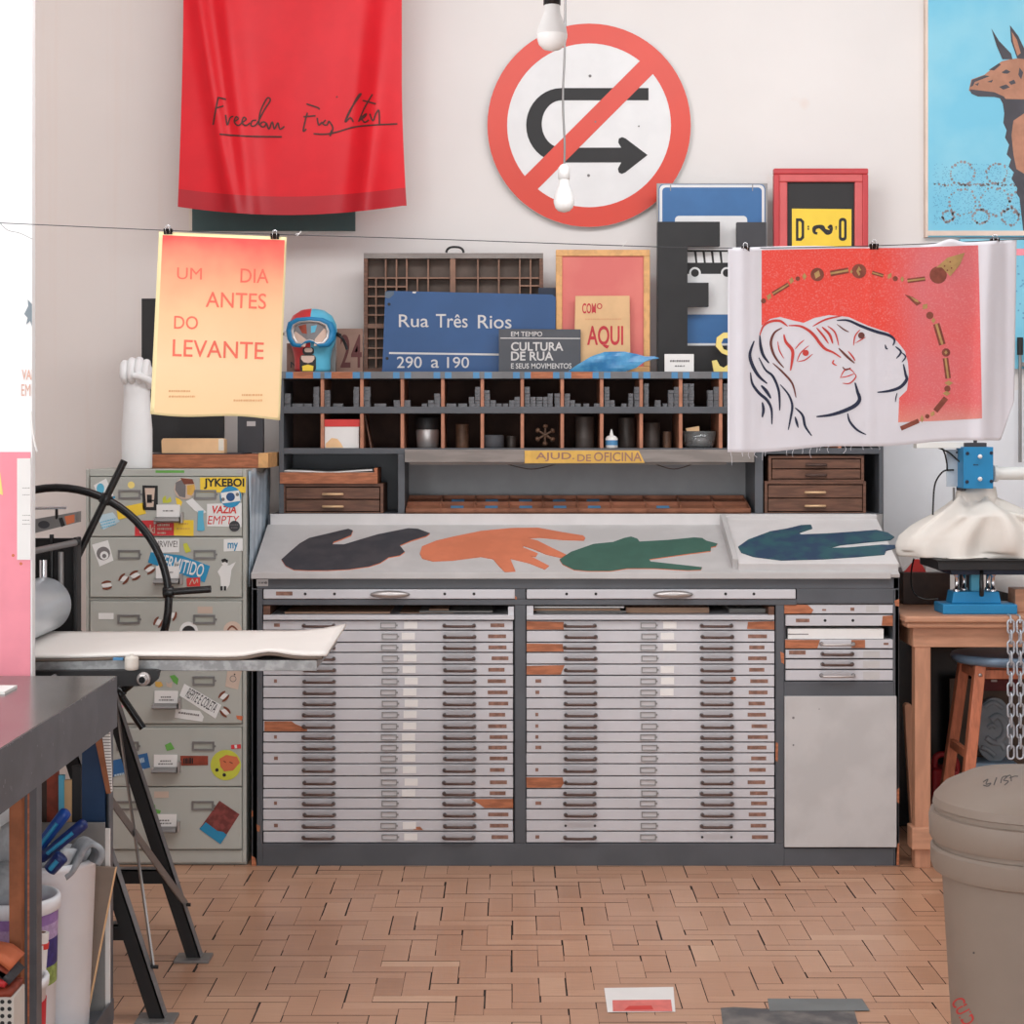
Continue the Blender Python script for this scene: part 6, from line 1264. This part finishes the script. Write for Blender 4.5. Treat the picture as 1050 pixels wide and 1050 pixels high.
# two steel chains from the table edge
def link(k, c, L_, r, side):
    p = []
    for q in range(16):
        a = 2*math.pi*q/16; u = math.cos(a)*.0105; v = math.sin(a)*(.0105)+(L_/2-.0105 if math.sin(a) > 0 else -(L_/2-.0105))
        p.append(V(c)+(V((u, 0, v)) if side else V((0, u, v))))
    k.tube(p, r, 8, 0, closed=True)
for cx_, lbl in ((1036.5, 'left one of two steel chains hanging from the table edge before the stool'), (1046, 'right one of two steel chains hanging from the table edge before the stool')):
    k = MB(); x = XX(cx_, 5.915); z = tz-.012; i = 0
    k.tube([(x, 5.95, tz+.003), (x, 5.92, tz+.003), (x, 5.915, tz-.004), (x, 5.915, tz-.02)], .0032, 8)
    while z-.036 > ZZ(786, 5.915): link(k, (x, 5.915, z-.02), .044, .0034, i % 2 == 0); z -= .034; i += 1
    tag(k.build('steel_chain', mat('chain_steel', (184, 190, 198), .35, metal=.4)), lbl, 'chain', 'steel chains on the table edge')
# ================================================================== grey-brown barrel, right foreground
bc = V((1.0, 3.5, 0))
bprof = [(.001, 0), (.128, 0), (.133, .006), (.152, .3), (.169, .586), (.186, .592), (.1905, .604), (.1905, .634), (.187, .64), (.183, .641), (.183, .65), (.19, .651), (.193, .657), (.194, .692), (.191, .703), (.183, .705), (.183, .714), (.187, .716), (.184, .731), (.165, .752), (.12, .774), (.05, .787), (.001, .789)]
br = thing('plastic_barrel', 'grey-brown plastic barrel with a lid in the right foreground', 'barrel', tuple(bc))
mat('barrel_body', (134, 121, 110), .5, var=.03, scale=6, bump=.03); mat('ink_barrel', (74, 70, 68), .7)
k = MB(); k.lathe(bprof[:12], bc, 72); k.build('body', 'barrel_body', br, split=.45)
k = MB(); k.lathe(bprof[11:16], bc, 72); k.build('clamp_ring', 'barrel_body', br, split=.45)
k = MB(); k.lathe(bprof[15:], bc, 72); lid_ = k.build('lid', 'barrel_body', br, split=.45)
def lathesurf(x, y, c=0.0):
    d = V(((x-CX)/S, 1, -(y-CY)/S)); Y = 3.2
    def inside(p):
        rr = math.hypot(p.x-bc.x, p.y-bc.y)
        for i in range(len(bprof)-1):
            (r0, z0_), (r1, z1_) = bprof[i], bprof[i+1]
            if z0_ <= p.z <= z1_ and z1_ > z0_: return rr < r0+(r1-r0)*(p.z-z0_)/(z1_-z0_)
        return False
    while Y < 3.75:
        p = V((0, 0, CZ))+d*Y
        if inside(p): break
        Y += .0008
    return V((0, 0, CZ))+d*(Y-.0012)
k = MB()
for pts in ([(1008, 802), (1013, 799), (1011, 804), (1016, 803), (1013, 806), (1008, 805)], [(1019, 805), (1022, 797)], [(1026, 803), (1028, 797), (1033, 796), (1029, 800), (1034, 801), (1030, 805)], [(1031, 797), (1036, 795), (1037, 801)], [(1035, 798), (1040, 796), (1044, 796)]):
    k.ribbon(pts, 1.1, lathesurf, 0, 0, False)
k.build('pen_marks', 'ink_barrel', lid_)
k = MB(); k.text('CUIDADO', 966, 1042, 1022, 1056, lathesurf, 0, 0, .01, 62); k.build('lettering', mat('letter_red', (186, 60, 58), .6), bpy.data.objects['body.001'] if False else br)
k = MB(); k.disc(998.5, 977, 1.2, lathesurf, 0, 0, 8); k.build('spot', 'ink_barrel', br)

# ================================================================== hanging bulbs
def bulb(px, Y, r, ytop, ybot, label, cap, grp='bare bulbs hanging from the ceiling'):
    x = XX(px, Y); zt_ = ZZ(ytop, Y); zb_ = ZZ(ybot, Y); o = thing('light_bulb', label, 'bulb', (x, Y, zb_), grp); h = zt_-zb_
    k = MB(); k.lathe([(.001, 0), (r*.55, h*.045), (r*.86, h*.15), (r*.99, h*.3), (r, h*.36)], (x, Y, zb_), 32); k.build('diffuser', mat('bulb_white', (244, 244, 242), .25, var=0), o)
    k = MB(); k.lathe([(r, h*.36), (r*.93, h*.5), (r*.72, h*.68), (r*.54, h*.82), (r*.5, h)], (x, Y, zb_), 32); k.build('housing', mat('bulb_body', (222, 220, 218), .45, var=0), o)
    k = MB(); k.lathe([(r*.5, h), (r*.56, h+.001), (r*.56, h+r*1.1), (r*.3, h+r*1.4), (.003, h+r*1.5)], (x, Y, zb_), 24); k.build('socket', cap, o)
    return x, zb_+h+r*1.45, o
x, z, o = bulb(566, 3.5, .0298, 5.5, 52.5, 'nearer and larger white bulb at the top of the picture', 'black_gloss')
k = MB(); k.tube([(x, 3.5, z-.005), (x+.002, 3.5, 2.8), (x, 3.5, 3.6)], .0032, 8, sub=4); k.build('cord', 'black', o)
x, z, o = bulb(578.3, 5.33, .0305, 184, 218, 'farther white bulb hanging low before the traffic sign', 'bulb_body')
k = MB(); k.tube([(x, 5.33, z-.012), (x+.002, 5.33, z+.06), (x-.003, 5.33, z+.2), (x+.004, 5.33, z+.45), (x+.006, 5.33, 3.6)], .0032, 8, sub=6); k.build('cord', 'metal_grey', o)

# ================================================================== wire with the two hung prints (plane Y = 4.25)
YV = 4.25
k = MB(); k.tube([P(-60, 226, 4.27), P(0, 228.6, 4.26), P(165, 236, YV), P(290, 240.5, YV), P(450, 245.4, YV), P(640, 252, YV), P(746, 254.4, YV), P(896, 252, YV), P(1020, 246.5, YV), P(1120, 241, YV), P(1400, 215, YV)], .0011, 6, sub=6)
k.tube([P(0, 228.6, 4.26), P(8, 236, 4.26), P(20, 239, 4.27), P(33, 245, 4.3)], .0006, 6, sub=6)
tag(k.build('line_wire', 'charcoal'), 'thin wire strung across the room holding the prints', 'wire')
for x, y in ((306, 240.5), (640, 251)):
    k = MB(); k.tube([P(x-1.5, y+1.5, YV), P(x+1, y-1, YV), P(x+3, y-3.5, YV)], .0012, 6); k.tube([P(x-3, y, YV), P(x, y-1, YV)], .001, 6)
    tag(k.build('wire_tie', 'paper_white'), 'tiny white tie on the wire right of the orange poster' if x < 400 else 'tiny white tie on the wire above the pale wooden frame', 'tie', 'white ties on the wire')
def clip(px, py, label, dy=0.0):
    o = thing('binder_clip', label, 'clip', tuple(P(px, py+4, YV)), 'black binder clips on the wire'); c_ = P(px, py+1.5, YV)
    k = MB(); h = .0075; w_ = .0098
    k.extr([c_+V((-w_, -.008, h*.7)), c_+V((-w_, .008, h*.7)), c_+V((-w_, .003, -h)), c_+V((-w_, .0018, -h)), c_+V((-w_, .0062, h*.4)), c_+V((-w_, -.0062, h*.4)), c_+V((-w_, -.0018, -h)), c_+V((-w_, -.003, -h))], (2*w_, 0, 0)); k.build('jaw', 'black_gloss', o)
    for sg_ in (-1, 1):
        k = MB(); k.tube([c_+V((-.004, sg_*.003, -h)), c_+V((-.005, sg_*.009, h*.4)), c_+V((-.003, sg_*.006, h*1.7)), c_+V((.003, sg_*.006, h*1.7)), c_+V((.005, sg_*.009, h*.4)), c_+V((.004, sg_*.003, -h))], .0007, 6, sub=3); k.build('wire_arm', 'chrome', o)
clip(172.5, 235.5, 'black binder clip on the left top corner of the orange poster'); clip(282, 240.5, 'black binder clip on the right top corner of the orange poster')
clip(764, 253.5, 'black binder clip nearest the left edge of the printed cloth'); clip(896, 251, 'black binder clip in the middle of the printed cloth top'); clip(1020, 245.5, 'black binder clip nearest the right edge of the printed cloth')
# orange poster
def ramp_mat(name, z0_, z1_, stops, nscale=3.0, namt=.25, rough=.7):
    m = mat(name, (255, 255, 255), rough, var=0); nt = m.node_tree; N = nt.nodes; L = nt.links; b = N['Principled BSDF']
    tc = N.new('ShaderNodeTexCoord'); sx = N.new('ShaderNodeSeparateXYZ'); L.new(tc.outputs['Object'], sx.inputs[0])
    mr = N.new('ShaderNodeMapRange'); mr.inputs[1].default_value = z0_; mr.inputs[2].default_value = z1_; L.new(sx.outputs[2], mr.inputs[0])
    nz = N.new('ShaderNodeTexNoise'); nz.inputs['Scale'].default_value = nscale; nz.inputs['Detail'].default_value = 3; L.new(tc.outputs['Object'], nz.inputs['Vector'])
    ma = N.new('ShaderNodeMath'); ma.operation = 'MULTIPLY_ADD'; ma.inputs[1].default_value = namt; L.new(nz.outputs[0], ma.inputs[0])
    sb_ = N.new('ShaderNodeMath'); sb_.operation = 'SUBTRACT'; sb_.inputs[1].default_value = namt/2; L.new(mr.outputs[0], sb_.inputs[0]); L.new(sb_.outputs[0], ma.inputs[2])
    cr_ = N.new('ShaderNodeValToRGB'); e = cr_.color_ramp.elements
    for i, (p, c) in enumerate(stops):
        x_ = e[i] if i < 2 else e.new(p); x_.position = p; x_.color = (*lin(c), 1)
    L.new(ma.outputs[0], cr_.inputs[0]); L.new(cr_.outputs[0], b.inputs['Base Color']); return m
ramp_mat('poster_print', 0, .43, [(0.0, (238, 204, 156)), (.3, (240, 210, 166)), (.6, (242, 196, 150)), (.78, (245, 168, 130)), (.9, (246, 132, 108)), (.98, (242, 92, 86))], 7, .28)
mat('poster_paper', (240, 222, 170), .7, var=.02)
A4 = [(163, 237.5), (294, 243), (287, 430), (154, 424.5)]
def bil(u, v):
    a, b, c_, d = A4; return (a[0]*(1-u)*(1-v)+b[0]*u*(1-v)+c_[0]*u*v+d[0]*(1-u)*v, a[1]*(1-u)*(1-v)+b[1]*u*(1-v)+c_[1]*u*v+d[1]*(1-u)*v+1.5*math.sin(u*7)*v*v)
def spo(x, y, c=0): return P(x, y, YV-.004*math.sin((x-154)*.035)*min(1, (y-236)/120)-.002*math.sin((y-236)*.03)-c)
op = thing('hung_poster', 'orange gradient poster reading UM DIA ANTES DO LEVANTE on the wire', 'poster', tuple(P(222, 430, YV)))
k = MB(); k.sheet(lambda u, v: spo(*bil(u, v)), 24, 24); k.build('sheet', 'poster_paper', op, solid=.0006)
k = MB(); k.sheet(lambda u, v: spo(*bil(.03+.955*u, .018+.97*v), .0008), 24, 24)
k.m = [0]*len(k.f)
for st_, a, b, c_, d in (('UM', 181.5, 274.5, 207, 286.5), ('DIA', 246.5, 275.5, 275.5, 290), ('ANTES', 211, 300, 273, 316), ('DO', 178.5, 324, 203, 337.5), ('LEVANTE', 177, 349.5, 270.5, 367)):
    k.text(st_, a, b, c_, d, spo, .0013, 1, .0 if st_ == 'UM' else .004, 2.0 if st_ in ('LEVANTE', 'ANTES') else 1.5)
for a, b, c_, d in ((173, 400, 195, 402), (173, 405.5, 200, 407.5), (248, 404, 270, 406), (239.5, 409.5, 269, 411.5)): k.scribble(a, b, c_, d, spo, .0013, 2)
k.build('print', ['poster_print', mat('poster_ink', (238, 112, 92), .7), mat('poster_ink_pale', (222, 166, 118), .7)], op)
# white cloth with the two printed heads
def ctop(x): return 253.8-1.6*max(0, math.sin((x-764)/132*math.pi))*(1 if x < 896 else 0)+(-(x-896)*.055 if x > 896 else 0)-(4.5*math.exp(-((x-974)/10)**2))
def cbot(x): return 464-.048*(x-746)+1.2*math.sin(x*.05)
def cl_edge(u, v):
    l = 746.5-.5*v; rgt = 1042.5-2.5*v
    x = l+u*(rgt-l); t_, b_ = ctop(x), cbot(x)
    if x > 1026: b_ = b_-(x-1026)*2.9
    return (x, t_+v*(b_-t_))
def cfold(x, y):
    q = max(0, min(1, (y-250)/60))
    f = .006*math.exp(-((x-762)/7)**2)+.002*math.exp(-((x-774)/5)**2)+.0012*math.exp(-((x-892)/4)**2)
    f += .012*math.exp(-((x-1016+(y-250)*.05)/9)**2)-.006*math.exp(-((x-1032)/5)**2)+.006*math.exp(-((x-975-(y-250)*.12)/16)**2)*math.exp(-((y-255)/40)**2)
    f += .004*math.sin(x*.02+1)*q+.0015*math.sin(x*.3)*max(0, (x-995)/45)*q
    return f
def scl(x, y, c=0): return P(x, y, YV-cfold(x, y)-c)
cl = thing('printed_cloth', 'white cloth printed with two line-drawn heads on red hanging from the wire', 'cloth', tuple(P(894, 464, YV)))
mat('cloth_white', (224, 222, 228), .85, var=.02, scale=5, bump=.1, bscale=30)
k = MB(); k.sheet(lambda u, v: scl(*cl_edge(u, v)), 150, 50); k.build('fabric', 'cloth_white', cl, solid=.0007)
def redmat():
    m = mat('red_print', (255, 255, 255), .85, var=0); nt = m.node_tree; N = nt.nodes; L = nt.links; b = N['Principled BSDF']
    tc = N.new('ShaderNodeTexCoord'); sx = N.new('ShaderNodeSeparateXYZ'); L.new(tc.outputs['Object'], sx.inputs[0])
    n1 = N.new('ShaderNodeTexNoise'); n1.inputs['Scale'].default_value = 6; n1.inputs['Detail'].default_value = 4; L.new(tc.outputs['Object'], n1.inputs['Vector'])
    a = N.new('ShaderNodeMapRange'); a.inputs[1].default_value = .0; a.inputs[2].default_value = .12; L.new(sx.outputs[0], a.inputs[0])
    ad = N.new('ShaderNodeMath'); ad.operation = 'MULTIPLY_ADD'; ad.inputs[1].default_value = 1.4; L.new(n1.outputs[0], ad.inputs[0])
    sb_ = N.new('ShaderNodeMath'); sb_.operation = 'SUBTRACT'; sb_.inputs[1].default_value = .9; L.new(a.outputs[0], sb_.inputs[0]); L.new(sb_.outputs[0], ad.inputs[2]); ad.use_clamp = True
    mx = N.new('ShaderNodeMix'); mx.data_type = 'RGBA'; L.new(ad.outputs[0], mx.inputs[0]); mx.inputs[6].default_value = (*lin((240, 82, 70)), 1); mx.inputs[7].default_value = (*lin((224, 118, 122)), 1)
    g = N.new('ShaderNodeMapRange'); g.inputs[1].default_value = .12; g.inputs[2].default_value = .0; g.inputs[4].default_value = 1; L.new(sx.outputs[2], g.inputs[0])
    m2 = N.new('ShaderNodeMix'); m2.data_type = 'RGBA'; L.new(g.outputs[0], m2.inputs[0]); L.new(mx.outputs[2], m2.inputs[6]); m2.inputs[7].default_value = (*lin((222, 184, 160)), 1)
    n2 = N.new('ShaderNodeTexNoise'); n2.inputs['Scale'].default_value = 260; n2.inputs['Detail'].default_value = 2; L.new(tc.outputs['Object'], n2.inputs['Vector'])
    r2 = N.new('ShaderNodeMapRange'); r2.inputs[1].default_value = .5; r2.inputs[2].default_value = .75; r2.inputs[4].default_value = .35; L.new(n2.outputs[0], r2.inputs[0])
    m3 = N.new('ShaderNodeMix'); m3.data_type = 'RGBA'; L.new(r2.outputs[0], m3.inputs[0]); L.new(m2.outputs[2], m3.inputs[6]); m3.inputs[7].default_value = (*lin((238, 172, 170)), 1)
    L.new(m3.outputs[2], b.inputs['Base Color'])
redmat()
redp = [(781, 256.5), (850, 255), (930, 254), (1003, 251.5), (1005, 330), (1007, 429), (964, 431.5), (921, 433), (922, 408), (930, 400), (932, 385), (931, 372), (928, 360), (920, 350), (911, 341), (890, 334), (870, 325), (850, 323), (835, 326), (824, 331), (815, 329), (800, 325), (790, 327), (781, 334)]
mat('ink_navy', (44, 50, 72), .8); mat('ink_rd', (206, 72, 66), .8); mat('ink_brown', (112, 64, 58), .8); mat('bead_brown', (136, 74, 60), .8, var=.12, scale=60); mat('bead_tan', (184, 148, 96), .8, var=.08, scale=60)
k = MB(); k.fill(redp, scl, .0009, 0, 3.0); k.build('red_ground', 'red_print', cl)
k = MB(); tf = lambda pts: [(740+x/5.25, 300+y/5.25) for x, y in pts]
def ink(pts, w_, mi): k.ribbon(tf(pts), w_/5.25*1.25, scl, .0016, mi)
for pts, w_, mi in (
    ([(205, 230), (225, 180), (265, 155), (310, 152), (335, 165), (355, 182)], 11, 1), ([(205, 230), (210, 290), (225, 340), (255, 380)], 13, 0), ([(325, 190), (285, 215), (265, 265), (275, 320), (300, 365), (335, 405)], 11, 2),
    ([(335, 225), (345, 265), (380, 310), (380, 360), (370, 420)], 14, 1), ([(302, 262), (310, 310), (335, 355)], 5, 1), ([(360, 178), (420, 180), (470, 205), (505, 240), (530, 275), (560, 305), (600, 322), (642, 350)], 13, 1),
    ([(395, 305), (420, 275), (445, 255)], 5, 1), ([(405, 372), (425, 325), (470, 285)], 5, 1), ([(410, 372), (450, 362), (490, 330)], 5, 1), ([(605, 362), (598, 380), (620, 393)], 7, 1),
    ([(638, 460), (660, 420), (690, 412), (715, 435)], 6, 1), ([(640, 458), (680, 450), (715, 435)], 5, 1), ([(650, 488), (690, 488), (722, 455), (715, 435)], 6, 1), ([(650, 400), (668, 415), (695, 405)], 7, 2),
    ([(630, 300), (670, 340), (715, 380)], 10, 2), ([(680, 315), (705, 345), (718, 368)], 7, 1), ([(718, 485), (730, 530), (742, 575), (715, 610), (650, 640), (580, 660), (510, 668)], 17, 0), ([(678, 650), (690, 695), (730, 740), (778, 765)], 10, 0),
    ([(175, 260), (152, 330), (165, 390), (200, 450), (245, 490)], 15, 0), ([(155, 430), (165, 490), (200, 540), (245, 580), (268, 630), (270, 710)], 13, 0), ([(200, 350), (235, 415), (275, 450), (305, 520), (312, 590), (312, 635)], 11, 0),
    ([(212, 500), (240, 530), (265, 570)], 14, 0), ([(218, 590), (225, 630), (218, 672)], 12, 0), ([(275, 380), (330, 430), (380, 490), (400, 565)], 9, 2), ([(315, 495), (360, 550), (380, 610), (370, 680), (358, 740)], 10, 0),
    ([(395, 620), (435, 660), (450, 720), (485, 772)], 11, 0), ([(395, 668), (412, 728)], 11, 0), ([(490, 182), (560, 145), (650, 125)], 8, 1), ([(620, 150), (680, 150), (750, 180), (830, 210), (900, 230), (930, 255), (922, 285)], 13, 0),
    ([(510, 190), (545, 230), (575, 275)], 9, 1), ([(540, 185), (580, 225), (598, 275)], 11, 1), ([(570, 180), (610, 215), (630, 285)], 7, 1), ([(620, 170), (660, 200), (685, 212)], 6, 2), ([(710, 285), (718, 235), (745, 200)], 6, 1), ([(720, 272), (775, 240)], 5, 1),
    ([(880, 280), (885, 300), (895, 303)], 7, 0), ([(935, 290), (965, 320), (940, 355)], 9, 0), ([(965, 320), (990, 345), (970, 375)], 7, 0), ([(978, 385), (990, 440), (995, 470), (960, 510), (900, 530), (838, 537)], 14, 0), ([(945, 540), (938, 565), (935, 590)], 5, 0)):
    ink(pts, w_, mi)
k.disc(740+452/5.25, 300+325/5.25, 3.2, scl, .0018, 1, 14); k.disc(740+752/5.25, 300+231/5.25, 3.4, scl, .0018, 2, 14)
k.build('line_drawing', ['ink_navy', 'ink_rd', 'ink_brown'], cl)
k = MB(); tb_ = lambda x, y: (750+x/3.5, 220+y/3.5)
def bdisc(x, y, r, mi, off=.0016): q = tb_(x, y); k.disc(q[0], q[1], r/3.5, scl, off, mi, 16)
def bdia(x, y, w_, h_, rot, mi, off=.0018):
    q = tb_(x, y); a = math.radians(rot); k.decal([(q[0]+(u*math.cos(a)-v*math.sin(a))/3.5, q[1]+(u*math.sin(a)+v*math.cos(a))/3.5) for u, v in ((-w_, 0), (0, -h_), (w_, 0), (0, h_))], scl, off, mi)
def bbar(x0_, y0_, x1_, y1_, w_, inner=True):
    a, b = tb_(x0_, y0_), tb_(x1_, y1_); k.ribbon([a, b], w_/3.5, scl, .0016, 0, False)
    if inner: k.ribbon([a, b], w_/3.5*.35, scl, .002, 1, False)
bdisc(115, 310, 9, 0); bdia(135, 295, 9, 13, 20, 1); bbar(148, 285, 205, 250, 15); bdia(215, 237, 9, 13, 10, 1); bdisc(238, 230, 8, 0); bdia(262, 222, 8, 13, 0, 1); bdisc(308, 215, 24, 0); bdia(308, 215, 12, 16, 20, 1); bbar(355, 212, 420, 200, 20); bdia(430, 205, 5, 8, 0, 1); bdisc(458, 203, 26, 0); bdia(458, 203, 10, 18, 0, 1)
bbar(505, 208, 545, 220, 13); bdia(568, 220, 8, 13, 30, 1); bdisc(588, 230, 9, 0); bdia(613, 232, 7, 11, 0, 1); bbar(632, 238, 695, 230, 16); bdisc(742, 217, 31, 0)
k.fill([tb_(*p) for p in ((735, 190), (775, 155), (838, 137), (820, 180), (785, 222), (770, 205), (755, 190))], scl, .0022, 1, 3)
for x, y in ((765, 185), (785, 170), (790, 192), (775, 200)): bdisc(x, y, 3, 0, .0022)
k.build('bead_string', ['bead_brown', 'bead_tan'], cl); k = MB()
k.decal([tb_(*p) for p in ((622, 287), (650, 295), (682, 318), (665, 328))], scl, .0016, 0); k.decal([tb_(*p) for p in ((640, 293), (668, 306), (674, 316), (660, 312))], scl, .0019, 1)
bdia(695, 330, 10, 13, 40, 1); bdisc(712, 362, 13, 0); bdia(725, 380, 8, 11, 0, 1); bbar(735, 392, 757, 467, 24); bdisc(770, 495, 15, 0); bdia(770, 495, 6, 8, 0, 1); bbar(768, 515, 778, 588, 20); bdia(780, 605, 16, 10, 0, 1); bdisc(775, 625, 11, 0); bdia(772, 642, 14, 9, 0, 1); bbar(770, 658, 732, 705, 19, False); bdia(722, 715, 8, 12, 30, 1); bdisc(703, 724, 8, 0); bdia(684, 733, 7, 14, 0, 1); bbar(672, 740, 608, 768, 16, False)
k.build('bead_string', ['bead_brown', 'bead_tan'], cl)
k = MB()
for x, l in ((749, 14), (762, 5), (768, 7), (775, 6), (782, 9), (785, 5), (807, 6), (814, 8), (823, 6), (832, 11), (838, 6), (850, 7), (866, 8), (874, 5), (885, 4), (893, 3), (760, 4), (900, 4), (842, 4)):
    y = cbot(x)-.5; k.tube([scl(x, y, 0), P(x+random.uniform(-2, 2), y+l*.5, YV), P(x+random.uniform(-2.5, 2.5), y+l, YV)], .0005, 5, sub=3)
k.build('fringe', 'cloth_white', cl)

# ================================================================== things lying on the floor
def sfl(x, y, c=0): 
    d = V(((x-CX)/S, 1, -(y-CY)/S)); t_ = (CZ-c)/-d.z; return V((0, 0, CZ))+d*t_
k = MB(); k.prism([(619.5, 1013), (690.5, 1012), (692.5, 1037.5), (623, 1038)], sfl, .0008, .0016); k.decal([(628, 1025.5), (688, 1025), (689.5, 1037), (628.5, 1037)], sfl, .002, 1); k.decal([(645, 1031.5), (668, 1031), (670, 1035), (640, 1035.5)], sfl, .0023, 2)
tag(k.build('printed_sheet', ['paper_white', mat('print_pink', (222, 120, 112), .6, var=.06, scale=30), 'ink_rd']), 'white sheet with a red printed block lying on the floor', 'sheet')
k = MB(); k.prism([(739, 1033.5), (752, 1032.5), (788, 1034.5), (876, 1036), (880, 1050), (888, 1078), (744, 1078)], sfl, .0008, .0016)
tag(k.build('floor_sheet', mat('sheet_dark', (84, 84, 86), .5, col2=(122, 118, 114), scale=12)), 'dark mottled sheet taped to the floor at the bottom edge', 'sheet')
k = MB(); k.prism([(787, 1023.8), (884, 1024), (892, 1036.3), (789, 1036.6)], sfl, .0018, .0024)
tag(k.build('tape_strip', mat('tape_grey', (116, 120, 120), .45, var=.06)), 'grey tape strip along the far edge of the dark floor sheet', 'tape')
